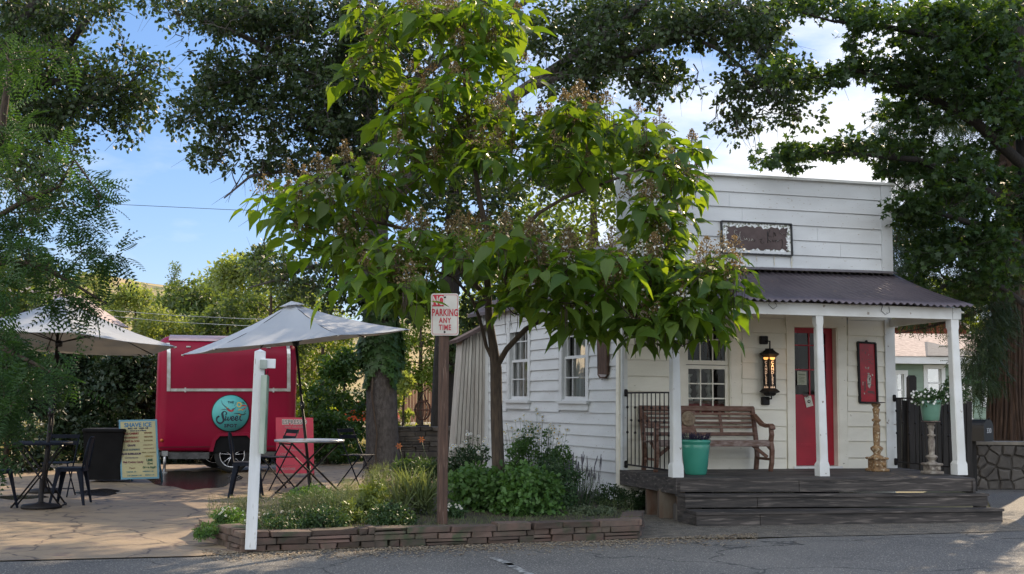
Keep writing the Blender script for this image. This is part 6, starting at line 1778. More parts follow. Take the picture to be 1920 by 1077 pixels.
# red barn-like house further back
rb_ = thing('red_house', 'rusty red board building glimpsed above the pale shingle roof', 'house', base(1750, 41))
rpz = Pl(base(1750, 41), Vector((1, 0, 0)))
mb = MB(); mb.ppoly(rpz, [(1690, 640), (1690, 612), (1752, 590), (1812, 614), (1812, 800), (1690, 800)], -5, 0); mb.build('wall', pmat('red_boards', (.26, .05, .03), (.14, .035, .025), scale=5, rough=.85, stretch=(6, 6, .3), bump=.3), rb_)
mb = MB(); 
for (a, b) in (((1684, 614), (1752, 588)), ((1752, 588), (1818, 616))):
    A = rpz.w(*a, .3); Bv = rpz.w(*b, .3); mb.hexa([A, Bv, Bv - rpz.n * 5.6, A - rpz.n * 5.6] + [p + Vector((0, 0, .12)) for p in (A, Bv, Bv - rpz.n * 5.6, A - rpz.n * 5.6)])
mb.build('roof', shing, rb_)
# house roof glimpsed on the far left
lh = thing('house', 'house with pale pinkish roof glimpsed through the leaves above the left umbrellas', 'house', base(60, 42))
lp_ = Pl(base(60, 42), Vector((1, .05, 0)))
mb = MB(); A = [lp_.w(x, y, 0) for x, y in ((-160, 700), (-160, 565), (160, 565), (160, 700))]; 
mb.ppoly(lp_, [(-200, 760), (-200, 590), (122, 590), (122, 760)], -6, 0); mb.build('wall', M['cream'], lh)
mb = MB(); a = lp_.w(-230, 592, .6); b = lp_.w(140, 592, .6); c = lp_.w(140, 592, .6) - lp_.n * 3.6; c.z = at(60, 508, 44).z; c = c - Vector((2.2, 0, 0)); d = c + Vector((-5.2, 0, 0)); c2_0 = b - lp_.n * 7.2; d2 = a - lp_.n * 7.2
mb.add([a, b, c, d, c2_0, d2], [(0, 1, 2, 3), (1, 4, 2), (3, 2, 4, 5)]); mb.build('roof', pmat('roof_pinkish', (.48, .38, .36), (.34, .27, .26), scale=6, rough=.85, stretch=(1, 1, 4), bump=.4), lh)
# orange board fence and little red car beyond the garden wall
of = Pl(base(790, 72), Vector((1, 0, 0)))
oft = thing('board_fence', 'sunlit orange-brown board fence far beyond the garden wall', 'fence', base(790, 72))
mb = MB(); x = 740
while x < 905:
    mb.ppoly(of, [(x, 716 + jit(1.5)), (x + 5.4, 716 + jit(1.5)), (x + 5.4, 792), (x, 792)], -.05, jit(.01)); x += 6
mb.build('boards', pmat('orange_boards', (.30, .15, .08), (.20, .10, .055), scale=2, rough=.85, island=.25), oft)
mb = MB(); mb.ppoly(of, [(740, 728), (905, 728), (905, 731), (740, 731)], -.15, -.06); mb.ppoly(of, [(740, 775), (905, 775), (905, 778), (740, 778)], -.15, -.06); mb.build('rails', M['postwood'], oft)
cY = 64; cb = base(677, cY)
car = thing('parked_car', 'red car mostly hidden behind the grey tree trunk on the far street', 'car', cb)
def carbox(x0, x1, prof, y0, y1, name, mat, par):
    mb = MB(); mb.prism([Vector((cb.x + x, cY + y0, z)) for x, z in prof], Vector((0, y1 - y0, 0))); return mb.build(name, mat, par)
carm = pmat('car_red', (.50, .05, .02), rough=.25, coat=.5)
bdm = carbox(0, 0, [(-2.1, .35), (2.0, .35), (2.08, .55), (2.0, .78), (1.2, .90), (.5, 1.38), (-1.2, 1.40), (-1.9, .95), (-2.15, .80)], -.85, .85, 'body', carm, car)
carbox(0, 0, [(1.05, .93), (.45, 1.33), (-1.1, 1.34), (-1.65, .97)], -.86, -.852, 'side_window', M['black'], car)
for wx in (-1.3, 1.3):
    for wy in (-.80, .80):
        mb = MB(); mb.lathe((cb.x + wx, cY + wy, .33), [(0, -.1), (.33, -.1), (.33, .1), (0, .1)], 20, ax=(Vector((1, 0, 0)), NZ, Vector((0, -1, 0)))); wv = mb.build('wheel', M['rubber'], car)
        mb = MB(); mb.lathe((cb.x + wx, cY + wy, .33), [(0, .105), (.20, .105), (.2, .1)], 16, ax=(Vector((1, 0, 0)), NZ, Vector((0, -1, 0)))); mb.build('rim', M['alloy'], wv)
# ================================================================== FOLIAGE BUILDERS
def leafcloud(name, P, D, N, S, tv, tf, mat, parent):
    """one mesh of leaves: P centres (n,3), D along, N normal, S size; template verts tv (k,3) (along, side, up), faces tf (m,c)"""
    P = np.asarray(P, float); D = np.asarray(D, float); N = np.asarray(N, float); S = np.asarray(S, float)
    D /= np.linalg.norm(D, axis=1, keepdims=True) + 1e-9
    B = np.cross(N, D); B /= np.linalg.norm(B, axis=1, keepdims=True) + 1e-9
    U = np.cross(D, B)
    tv = np.asarray(tv, float); tf = np.asarray(tf, int); n = len(P); k = len(tv)
    V = P[:, None, :] + S[:, None, None] * (tv[None, :, 0, None] * D[:, None, :] + tv[None, :, 1, None] * B[:, None, :] + tv[None, :, 2, None] * U[:, None, :])
    F = (np.arange(n) * k)[:, None, None] + tf[None]
    me = bpy.data.meshes.new(name)
    me.vertices.add(n * k); me.vertices.foreach_set('co', V.reshape(-1).astype(np.float32))
    nf = n * len(tf); c = tf.shape[1]
    me.loops.add(nf * c); me.loops.foreach_set('vertex_index', F.reshape(-1).astype(np.int32))
    me.polygons.add(nf); me.polygons.foreach_set('loop_start', (np.arange(nf) * c).astype(np.int32)); me.polygons.foreach_set('loop_total', np.full(nf, c, np.int32))
    me.update(calc_edges=True)
    return link(name, me, mat, parent)

# templates --------------------------------------------------------
T_SIMPLE = ([(0, 0, 0), (.45, .26, .05), (1, 0, -.04), (.45, -.26, .05)], [(0, 1, 2), (0, 2, 3)])
T_OAK = ([(0, 0, 0), (.28, .16, .04), (.35, .34, .02), (.55, .20, .03), (.70, .30, .0), (1, 0, -.05), (.70, -.30, .0), (.55, -.20, .03), (.35, -.34, .02), (.28, -.16, .04)],
         [(0, 1, 9), (1, 2, 3), (1, 3, 9), (9, 3, 7), (9, 7, 8), (3, 4, 5), (3, 5, 7), (7, 5, 6)])
T_HEART = ([(0, 0, 0), (-.07, .17, -.03), (.14, .36, .04), (.52, .31, .07), (.90, .11, -.08), (1.25, 0, -.30), (.90, -.11, -.08), (.52, -.29, .03), (.14, -.36, .0), (-.07, -.17, -.03), (.32, 0, -.07), (.75, 0, -.13)],
           [(0, 1, 2), (0, 2, 10), (10, 2, 3), (10, 3, 11), (11, 3, 4), (11, 4, 5), (0, 8, 9), (0, 10, 8), (10, 7, 8), (10, 11, 7), (11, 6, 7), (11, 5, 6)])
def star(n=5, inner=.35):
    v = [(.35, 0, .05)]; 
    for k in range(2 * n):
        a = math.pi + math.pi * 2 * (k + .5) / (2 * n); r_ = .62 if k % 2 == 0 else .30
        v.append((.38 + r_ * math.cos(a), r_ * math.sin(a), -.06 if k % 2 == 0 else .02))
    return v, [(0, 1 + k, 1 + (k + 1) % (2 * n)) for k in range(2 * n)]
T_MAPLE = star()
def pinnate(n=8):
    v = []; f = []
    for k in range(n):
        x = .12 + .80 * k / (n - 1); l = .20 * math.sin(math.pi * (.25 + .7 * k / (n - 1))) + .03
        dr = -.22 * x * x
        for s in (-1, 1):
            o = len(v); v += [(x, 0, dr), (x + .03, s * l * .5, dr + .012), (x + .05, s * l, dr - .03), (x - .035, s * l * .5, dr)]
            f += [(o, o+1, o+2), (o, o+2, o+3)]
    for k in range(3):
        o = len(v); x0, x1 = k / 3, (k + 1) / 3; v += [(x0, -.006, -.22*x0*x0), (x0, .006, -.22*x0*x0), (x1, 0, -.22*x1*x1)]; f.append((o, o+1, o+2))
    return v, f
T_PIN = pinnate()
def spray(n=7):
    """drooping flat cedar spray"""
    v = []; f = []
    for k in range(n):
        x = k / n; l = .34 * (1 - x * .6)
        for s in (-1, 1):
            o = len(v); v += [(x, 0, -.15 * x), (x + l * .75, s * l * .55, -.15 * x - .08), (x + .10, s * .03, -.15 * x)]; f.append((o, o+1, o+2))
    return v, f
T_CEDAR = spray()
T_BLADE = ([(0, -.03, 0), (0, .03, 0), (.55, .022, .10), (.55, -.022, .10), (1.0, 0, -.06)], [(0, 1, 2), (0, 2, 3), (3, 2, 4)])
T_FLORET = ([(0, 0, 0), (.5, .35, .2), (1, 0, .0), (.5, -.35, .2)], [(0, 1, 2), (0, 2, 3)])

def rng_(s): return np.random.default_rng(s)
def unit(a): return a / (np.linalg.norm(a, axis=1, keepdims=True) + 1e-9)
def clumps(ells, seed, spread=.5):
    """ells: (px, py, rx, ry, Y, dY, n) in photo units -> clump centres in the place"""
    g = rng_(seed); out = []
    for (px, py, rx, ry, Y, dY, n) in ells:
        for _ in range(int(n)):
            a = g.uniform(0, 2 * math.pi); q = math.sqrt(g.uniform(0, 1))
            y = Y + g.uniform(-dY, dY)
            out.append(at(px + rx * q * math.cos(a), py + ry * q * math.sin(a), y))
    return out
def fill(C, rad, per, seed, up=.55, size=(.07, .11), droop=.2, flat=.75, tuft=0):
    """scatter `per` leaves in every clump"""
    g = rng_(seed); C = np.array([tuple(c) for c in C]); n = len(C) * per
    idx = np.repeat(np.arange(len(C)), per)
    v = unit(g.normal(size=(n, 3))) * (g.uniform(0, 1, (n, 1)) ** .45)
    rr = rad * g.uniform(.6, 1.25, (len(C), 1))[idx]
    if tuft:        # leaves gathered in little tufts at the twig ends
        nt = per // tuft + 1; T = unit(g.normal(size=(len(C) * nt, 3))) * (g.uniform(0, 1, (len(C) * nt, 1)) ** .35)
        v = T[idx * nt + (np.tile(np.arange(per), len(C)) // tuft)] + g.normal(size=(n, 3)) * (.055 / rad)
    P = C[idx] + v * rr * np.array([1, 1, flat])
    D = unit(v * .8 + g.normal(size=(n, 3)) * .6 + np.array([0, 0, -droop]))
    N = unit(g.normal(size=(n, 3)) + np.array([0, 0, up * 2]))
    S = g.uniform(size[0], size[1], n)
    return P, D, N, S
def limbs(trunk, C, seed, r0=.05, rtip=.006, every=1, sag=.1, maxl=99, seg=5, wob=.12):
    """grow tapering branches from the trunk polylines to the clump centres"""
    r_ = random.Random(seed); nodes = []; mbs = MB()
    for pts, rad in trunk:
        Q = [];
        for i in range(len(pts) - 1):
            for k in range(4): 
                t = k / 4; Q.append((Vector(pts[i]).lerp(Vector(pts[i+1]), t), lerp(rad[i], rad[i+1], t)))
        Q.append((Vector(pts[-1]), rad[-1])); nodes += Q
        mbs.tube([q[0] for q in Q], [q[1] for q in Q], 10)
    root = nodes[0][0]; top = Vector(trunk[0][0][-1])
    A = np.array([tuple(n[0]) for n in nodes]); RR = [n[1] for n in nodes]
    order = sorted(range(len(C)), key=lambda i: min((C[i] - Vector(a)).length for a in A[::3]))
    for j, i in enumerate(order):
        if j % every: continue
        c = C[i]; d = np.linalg.norm(A - np.array(tuple(c)), axis=1)
        # prefer attaching to something lower and nearer the trunk
        pen = np.maximum(0, A[:, 2] - c.z + .1) * 1.2
        k = int(np.argmin(d + pen)); L = d[k]
        if L > maxl or L < .05: continue
        a = Vector(A[k]); ra = min(RR[k] * .7, r0 * (.35 + L * .35)); ra = max(ra, rtip * 1.3)
        mid1 = a.lerp(c, .33) + Vector((r_.uniform(-wob, wob), r_.uniform(-wob, wob), sag * L * .5 + r_.uniform(-wob, wob) * .5)) * min(L, 1.5)
        mid2 = a.lerp(c, .68) + Vector((r_.uniform(-wob, wob), r_.uniform(-wob, wob), sag * L * .4)) * min(L, 1.5)
        P = [a, mid1, mid2, Vector(c)]
        mbs.tube(P, [ra, lerp(ra, rtip, .4), lerp(ra, rtip, .75), rtip], seg, cap=False)
        for q, f in ((mid1, .4), (mid2, .75), (Vector(c), 1)):
            A = np.vstack([A, np.array(tuple(q))]); RR.append(lerp(ra, rtip, f))
    return mbs
def twigs(mb, C, seed, n=3, L=.35, r=.004, down=.3):
    r_ = random.Random(seed)
    for c in C:
        for _ in range(n):
            d = Vector((r_.gauss(0, 1), r_.gauss(0, 1), r_.gauss(-down, .6))).normalized() * L * r_.uniform(.5, 1.3)
            m = c + d * .5 + Vector((r_.uniform(-.05, .05), r_.uniform(-.05, .05), .04))
            mb.tube([c, m, c + d], [r, r * .8, r * .5], 3, cap=False)

M['bark'] = pmat('brown_bark', (.085, .060, .042), (.045, .032, .024), scale=9, rough=.9, stretch=(5, 5, .8), bump=.7, bscale=18)
M['barkdark'] = pmat('dark_bark', (.035, .030, .027), (.018, .016, .014), scale=8, rough=.95, stretch=(4, 4, .8), bump=.8, bscale=16)
M['barkgrey'] = pmat('grey_bark', (.105, .095, .090), (.055, .048, .046), scale=7, rough=.95, stretch=(2.5, 2.5, 1.2), bump=.9, bscale=18, bdist=.04)
M['barkred'] = pmat('cedar_bark', (.105, .062, .042), (.045, .028, .021), scale=6, rough=.95, stretch=(7, 7, .25), bump=1.0, bscale=9, bdist=.06)
M['l_cat'] = leafmat('catalpa_leaf', (.044, .094, .019), (.105, .165, .030), trans=.52, tcol=(3.0, 2.6, .5), rough=.42, var=.3)
M['l_oak'] = leafmat('oak_leaf', (.022, .042, .015), (.040, .065, .022), trans=.28, tcol=(2.2, 2.2, .6), rough=.5)
M['l_loc'] = leafmat('locust_leaf', (.026, .062, .022), (.048, .095, .030), trans=.38, tcol=(2.0, 2.1, .6))
M['l_map'] = leafmat('maple_leaf', (.021, .046, .018), (.038, .073, .024), trans=.40, tcol=(2.9, 2.6, .5))
M['l_ced'] = leafmat('cedar_leaf', (.020, .042, .017), (.035, .058, .022), trans=.22, tcol=(2.2, 2.2, .6))
M['l_vd'] = leafmat('very_dark_leaf', (.014, .030, .012), (.024, .045, .017), trans=.15, tcol=(1.5, 1.5, .6))  # very dark green base for the dense garden shrubs
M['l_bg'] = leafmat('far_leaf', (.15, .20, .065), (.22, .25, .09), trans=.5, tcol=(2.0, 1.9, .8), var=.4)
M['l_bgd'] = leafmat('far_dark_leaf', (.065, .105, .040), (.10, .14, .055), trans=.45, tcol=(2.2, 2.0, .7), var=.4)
M['l_ivy'] = leafmat('ivy_leaf', (.030, .075, .018), (.055, .115, .028), trans=.30)
M['l_yel'] = leafmat('sunny_leaf', (.10, .16, .03), (.16, .22, .045), trans=.5, tcol=(2.2, 1.9, .5), var=.3)

def tree(name, label, loc, trunk, C, tmpl, mat, bark, rad, per, seed, size, group=None, every=1, r0=.05, up=.55, droop=.2, flat=.75, tw=0, sag=.1, wob=.12, rtip=.006, cat='tree', twl=.35, tuft=0):
    t = thing(name, label, cat, loc, group)
    lm = limbs(trunk, C, seed, r0=r0, every=every, sag=sag, wob=wob, rtip=rtip)
    if tw: twigs(lm, C, seed + 5, tw, twl)
    lm.build('trunk', bark, t)
    P, D, N, S = fill(C, rad, per, seed + 1, up, size, droop, flat, tuft)
    leafcloud('crown', P, D, N, S, tmpl[0], tmpl[1], mat, t)
    return t

# ================================================================== THE CATALPA IN THE BED
kb = base(934, 15.0, .15)
cat_t = thing('catalpa_tree', 'young catalpa with large drooping heart-shaped leaves and fading flower heads in the stone-edged bed', 'tree', kb)
tr = [(kb - Vector((0, 0, .1)), .088), (at(934, 870, 15), .080), (at(931, 780, 15), .076), (at(930, 690, 15), .074)]
main = tr + [(at(925, 650, 15), .056), (at(917, 600, 15.05), .050), (at(914, 520, 15.1), .045), (at(912, 430, 15.1), .040), (at(900, 380, 15.1), .034), (at(888, 300, 15.1), .028), (at(872, 180, 15), .022), (at(866, 60, 15), .015), (at(870, -20, 15), .008)]
tk = [([p for p, _ in main], [r for _, r in main])]
def lb(pts, Ys, rs): return ([at(x, y, Y) for (x, y), Y in zip(pts, Ys)], rs)
tk.append(lb([(930, 690), (950, 655), (985, 618), (1040, 585), (1110, 560), (1190, 535), (1260, 520)], [15, 14.9, 14.7, 14.5, 14.3, 14.1, 14.0], [.040, .036, .032, .028, .022, .016, .010]))
tk.append(lb([(930, 688), (912, 650), (900, 600), (885, 560), (850, 520), (790, 500)], [15, 15, 14.9, 14.7, 14.5, 14.3], [.026, .024, .022, .02, .016, .01]))
tk.append(lb([(914, 520), (960, 450), (1010, 400), (1060, 370), (1130, 345), (1200, 318), (1262, 330)], [15.1, 15, 14.9, 14.9, 14.9, 15, 15], [.032, .028, .024, .022, .018, .014, .008]))
tk.append(lb([(915, 560), (840, 480), (760, 430), (680, 410), (600, 405), (530, 385)], [15.1, 15, 15, 15.1, 15.1, 15.2], [.034, .03, .025, .02, .014, .008]))
tk.append(lb([(890, 310), (940, 250), (1010, 215), (1080, 215), (1160, 235)], [15.1, 15, 15, 15.1, 15.2], [.024, .02, .016, .012, .008]))
tk.append(lb([(880, 250), (820, 180), (760, 110), (720, 60)], [15.1, 15.1, 15.2, 15.2], [.02, .016, .012, .006]))
tk.append(lb([(1110, 560), (1170, 580), (1230, 620), (1280, 650)], [14.3, 14.1, 14, 13.9], [.016, .014, .01, .006]))
ros = [(740, 40, 85, 50, 15.2, .8, 18), (860, 40, 90, 55, 15, 1.0, 24), (955, 70, 55, 75, 14.9, .7, 15), (690, 120, 55, 35, 15.2, .6, 9), (880, 165, 110, 45, 15, 1.1, 22), (780, 230, 60, 35, 15, 1, 10),
  (960, 250, 130, 50, 15, 1.2, 26), (1110, 225, 90, 40, 15.2, 1.1, 18), (1210, 275, 90, 45, 15.2, .9, 19), (1272, 330, 45, 28, 15, .5, 8), (545, 375, 70, 38, 15.2, 1.0, 15), (660, 350, 95, 50, 15.2, 1.2, 22), (770, 295, 70, 30, 15, 1.1, 9),
  (620, 435, 90, 35, 14.9, 1.0, 14), (880, 290, 110, 30, 15.3, 1.2, 9), (1070, 315, 80, 26, 15, 1.1, 9), (740, 460, 110, 40, 14.3, 1, 19), (860, 445, 90, 25, 15, 1.2, 11), (955, 480, 120, 45, 14, 1, 24), (1090, 505, 120, 50, 13.9, 1, 28),
  (1225, 405, 65, 35, 14.6, .5, 12), (1240, 450, 45, 30, 14.5, .4, 6), (1225, 520, 105, 50, 14, .7, 22), (1335, 505, 55, 35, 13.9, .6, 12), (1290, 590, 70, 45, 13.9, .5, 15), (1190, 600, 55, 30, 13.9, .5, 8), (700, 520, 65, 35, 14, .8, 10), (780, 545, 50, 22, 13.7, .5, 8), (985, 560, 80, 25, 13.9, .7, 9), (1090, 590, 60, 25, 13.9, .6, 8), (1355, 545, 35, 18, 13.9, .3, 4), (764, 540, 12, 8, 12.95, .10, 2)]
RC = clumps([(a, b, c, d, e, f, n_ * .88) for a, b, c, d, e, f, n_ in ros], 41)
lm = limbs(tk, RC, 42, r0=.022, rtip=.006, sag=.05, wob=.1); lm.build('trunk', M['bark'], cat_t)
g = rng_(43)
P = []; D = []; N = []; S = []; PET = MB()
FP = []; FD_ = []; FN = []; FS = []; WP = []; WD = []; WN = []; WS = []; podm = MB(); stem = MB()
for ci, c in enumerate(RC):
    n = int(g.integers(10, 17)); a0 = g.uniform(0, 6.28)
    for k in range(n):
        a = a0 + 2.399 * k; ring = k / n
        out = np.array([math.cos(a), math.sin(a), 0.0]); r_ = .05 + .20 * (1 - ring) + g.uniform(-.02, .05)
        z = -.16 * (1 - ring) + .10 * ring + g.uniform(-.05, .04)
        p = np.array(tuple(c)) + out * r_ + np.array([0, 0, z])
        drp = g.uniform(.15, 1.25) * (1.25 - ring * .9)
        d = out + np.array([0, 0, -drp]) + g.normal(size=3) * .28
        nn = out * drp * .8 + np.array([0, 0, 1.0]) + g.normal(size=3) * .42
        P.append(p); D.append(d); N.append(nn); S.append((g.uniform(.16, .28) if g.uniform() < .6 else g.uniform(.08, .17)) * (1.12 - .4 * ring))
    if g.uniform() < .74:       # fading panicle standing above the leaves
        h = g.uniform(.16, .34); w = h * .62; m = int(g.integers(90, 190)); white = g.uniform() < .10
        for k in range(m):
            t = g.uniform(.1, 1); a = g.uniform(0, 6.28); q = w * (1.05 - t) * math.sqrt(g.uniform(.1, 1))
            p = np.array(tuple(c)) + np.array([q * math.cos(a) * 1.2, q * math.sin(a) * 1.2, .03 + h * t])
            tgt = (WP, WD, WN, WS) if (g.uniform() < (.5 if white else .05)) else (FP, FD_, FN, FS)
            tgt[0].append(p); tgt[1].append(g.normal(size=3)); tgt[2].append(g.normal(size=3)); tgt[3].append(g.uniform(.018, .038) if tgt[0] is FP else g.uniform(.026, .042))
            if k % 9 == 0: stem.tube([Vector(c) + Vector((0, 0, h * t * .6)), Vector(p)], .0022, 3, cap=False)
        stem.tube([Vector(c), Vector(c) + Vector((0, 0, h))], .004, 3, cap=False)
    if g.uniform() < .32:       # long thin pods
        for k in range(int(g.integers(3, 9))):
            b = Vector(c) + Vector((g.uniform(-.12, .12), g.uniform(-.12, .12), -.05)); l = g.uniform(.18, .36)
            podm.tube([b, b + Vector((g.uniform(-.01, .01), 0, -l * .5)), b + Vector((g.uniform(-.03, .03), 0, -l))], [.003, .004, .002], 4, cap=False)
leafcloud('leaves', P, D, N, S, *T_HEART, M['l_cat'], cat_t)
leafcloud('faded_flowers', FP, FD_, FN, FS, *T_FLORET, leafmat('faded_bloom', (.13, .095, .035), (.27, .195, .095), trans=.3, tcol=(1.4, 1.25, .9)), cat_t)
leafcloud('white_flowers', WP, WD, WN, WS, *T_FLORET, M['petal'], cat_t)
tag(podm.build('pods', M['bark'], cat_t), kind='stuff'); stem.build('flower_stalks', leafmat('stalk', (.10, .07, .04), (.16, .12, .06), trans=.2), cat_t)

# ================================================================== BIG OAK BEHIND
ob_ = base(716, 26.2)
trunk = [([ob_ - Vector((0, 0, .2)), at(717, 840, 26.2), at(716, 760, 26.2), at(714, 690, 26.2), at(712, 600, 26.2), at(705, 500, 26.2), at(700, 400, 26.0), at(692, 280, 26), at(690, 130, 26), at(700, -30, 26)], [.46, .37, .345, .335, .33, .32, .29, .25, .20, .12]),
  lb([(700, 400), (620, 345), (540, 320), (470, 330), (420, 372)], [26, 25, 24.5, 24, 24], [.10, .07, .05, .03, .015]),
  lb([(692, 280), (620, 180), (520, 100), (440, 60), (360, 30)], [26, 25.4, 24.6, 24, 24], [.14, .11, .08, .05, .03]),
  lb([(700, 420), (800, 300), (950, 190), (1100, 90), (1240, -20)], [26, 25, 24, 23, 22], [.18, .16, .13, .10, .07]),
  lb([(1000, 160), (1150, 110), (1230, 85), (1300, 50), (1380, 0)], [23.6, 22.8, 22.4, 22, 22], [.10, .085, .08, .06, .05]),
  lb([(1210, 92), (1300, 70), (1360, 100), (1430, 160), (1470, 200)], [22.5, 22, 21.8, 21.6, 21.6], [.05, .04, .035, .025, .012]),
  lb([(705, 500), (640, 500), (580, 500), (520, 525), (465, 540)], [26.2, 25, 24.6, 24.4, 24.4], [.08, .06, .05, .03, .012]),
  lb([(692, 260), (780, 150), (900, 60), (1020, -20)], [26, 26, 26, 26], [.12, .10, .08, .05])]
oakE = [(600, 40, 120, 55, 24.8, 1.6, 85), (480, 35, 90, 38, 24.3, 1.4, 52), (400, 25, 65, 28, 24, 1, 24), (300, 8, 35, 14, 24, .8, 6), (570, 130, 100, 50, 24.8, 1.6, 62), (455, 130, 60, 38, 24.2, 1.2, 28), (400, 175, 52, 32, 24, 1, 22), (350, 205, 35, 26, 24, .8, 13), (425, 240, 32, 30, 24, .8, 13), (395, 290, 28, 28, 24, .6, 9),
   (560, 225, 75, 45, 24.6, 1.3, 44), (660, 200, 65, 110, 25.2, 1.3, 85), (650, 330, 55, 55, 25.2, 1.2, 34), (520, 300, 45, 28, 24.4, 1, 14), (590, 310, 35, 26, 24.6, 1, 10), (480, 190, 35, 25, 24, 1, 11), (720, 80, 60, 70, 26, 1.5, 34),
   (830, 120, 130, 110, 26.5, 1.8, 60), (800, 300, 90, 90, 26.5, 1.6, 26), (900, 350, 90, 70, 27, 1.5, 16),
   (990, 290, 110, 90, 24.5, 1.5, 42), (1100, 330, 60, 60, 24, 1, 14), (1060, 50, 85, 50, 23.6, 1.3, 45), (1170, 35, 85, 42, 22.8, 1.2, 52), (1160, 120, 90, 45, 22.8, 1.2, 46), (1235, 160, 45, 30, 22.4, .9, 16), (1090, 160, 60, 40, 23.2, 1.1, 20), (1290, 40, 60, 42, 22, 1, 30), (1370, 45, 65, 42, 21.8, 1, 32), (1430, 90, 42, 48, 21.7, .9, 20), (1390, 160, 38, 36, 21.6, .7, 13), (1475, 160, 42, 30, 21.6, .7, 14), (1470, 205, 36, 14, 21.5, .5, 8), (1395, 225, 28, 20, 21.5, .5, 7), (1440, 20, 40, 22, 21.7, .8, 10),  # first clumps added behind the catalpa as occluders to shade the patio
   (590, 520, 70, 28, 24.8, .9, 14), (520, 500, 40, 22, 24.5, .6, 7), (650, 560, 50, 30, 25.4, .9, 12), (760, 560, 50, 40, 26, 1, 12)]
C = clumps(oakE, 51)
oak = tree('oak_tree', 'huge dark oak behind the patio with grey ivy-clad trunk and limbs arching over everything', ob_, trunk, C, T_OAK, M['l_oak'], M['barkgrey'], .44, 60, 52, (.080, .130), tuft=8, every=1, r0=.05, tw=3, wob=.16, rtip=.008, up=.3, twl=.6)
# ivy on the lower trunk
g = rng_(55); n = 2600; th = g.uniform(0, 2*math.pi, n); yy_ = g.uniform(0, 1, n)
P = []; D = []; N = []
for a, t in zip(th, yy_):
    py = 705 - 190 * t - 18 * math.sin(a * 3); c = at(714, py, 26.2); r_ = .36 + .10 * g.uniform() + .08 * math.sin(a * 2 + py * .05)
    out = Vector((math.cos(a), math.sin(a), 0)); P.append(c + out * r_); D.append(Vector((g.normal() * .5, g.normal() * .5, -1)) + out * .3); N.append(out + Vector((0, 0, .5)))
leafcloud('ivy', [tuple(p) for p in P], [tuple(d) for d in D], [tuple(x) for x in N], g.uniform(.10, .20, n), *T_MAPLE, M['l_ivy'], oak)
mb = MB(); mb.tube([at(699, 705, 25.83), at(697, 740, 25.82), at(702, 780, 25.8), at(707, 815, 25.78), at(704, 850, 25.76), at(706, 872, 25.7)], .022, 6); mb.build('vine', M['bark'], oak)
# bare hanging twigs at the left of the oak
mb = MB(); r_ = random.Random(9)
for (x0, y0, x1, y1) in ((470, 300, 428, 380), (480, 310, 440, 350), (500, 300, 455, 400), (450, 290, 420, 345), (520, 320, 470, 430), (545, 330, 520, 450), (500, 430, 480, 520), (560, 430, 530, 560), (1345, 190, 1325, 250), (1400, 220, 1412, 270), (1300, 120, 1318, 180), (1440, 180, 1400, 260), (330, 60, 345, 80), (370, 95, 345, 98)):
    Y = 24 if x0 < 800 else 21.6
    mb = MB(); p = [at(lerp(x0, x1, k / 4) + (r_.uniform(-8, 8) if 0 < k < 4 else 0), lerp(y0, y1, k / 4), Y) for k in range(5)]
    mb.tube(p, [.014, .011, .009, .007, .003], 4, cap=False)
    for k in range(1, 4):
        q = p[k] + Vector((r_.uniform(-.45, .3), 0, r_.uniform(-.5, -.1))); mb.tube([p[k], p[k].lerp(q, .5) + Vector((.03, 0, .02)), q], [.007, .005, .002], 3, cap=False)
    mb.build('bare_branch', M['barkdark'], oak)

# second dark trunk behind the sign post, with its own crown
b2 = base(830, 28)
trunk = [([b2, at(831, 760, 28), at(834, 660, 28), at(842, 560, 28), at(850, 420, 28), at(860, 260, 28)], [.34, .28, .26, .24, .20, .12])]
C = clumps([(900, 470, 90, 60, 28.5, 1.5, 22), (860, 380, 110, 80, 28.5, 1.6, 30), (1000, 430, 60, 50, 28.5, 1.2, 7), (900, 590, 50, 50, 28.2, .8, 12), (865, 650, 22, 50, 27.8, .5, 9)], 61)
tree('dark_tree', 'nearly black second trunk standing directly behind the no parking post', b2, trunk, C, T_OAK, M['l_oak'], M['barkdark'], .42, 60, 62, (.12, .18), every=1, r0=.04, tw=1)

# ================================================================== LEFT: OAK-LEAVED BOUGHS AND THE LOCUST
lb0 = Vector((at(-180, 700, 15.5).x, 15.5, 0))
trunk = [([lb0, Vector((lb0.x + .1, 15.5, 2)), at(-120, 330, 15), at(-60, 200, 14.6), at(0, 120, 14.4), at(60, 20, 14.2), at(110, -60, 14)], [.30, .26, .22, .18, .13, .09, .06]),
   lb([(40, 175), (90, 140), (150, 55), (185, 10)], [14.4, 14.2, 14, 14], [.07, .06, .04, .025]), lb([(-60, 200), (60, 165), (140, 145), (210, 150), (262, 135)], [14.6, 14.2, 14, 14, 14], [.07, .05, .035, .02, .01]),
   lb([(-100, 280), (20, 250), (120, 215), (180, 185), (235, 165), (285, 115)], [14.8, 14.3, 14, 13.9, 13.9, 13.9], [.08, .06, .045, .035, .022, .01]), lb([(-60, 330), (30, 300), (80, 330), (140, 300)], [14.8, 14.2, 13.9, 13.8], [.05, .03, .02, .012])]
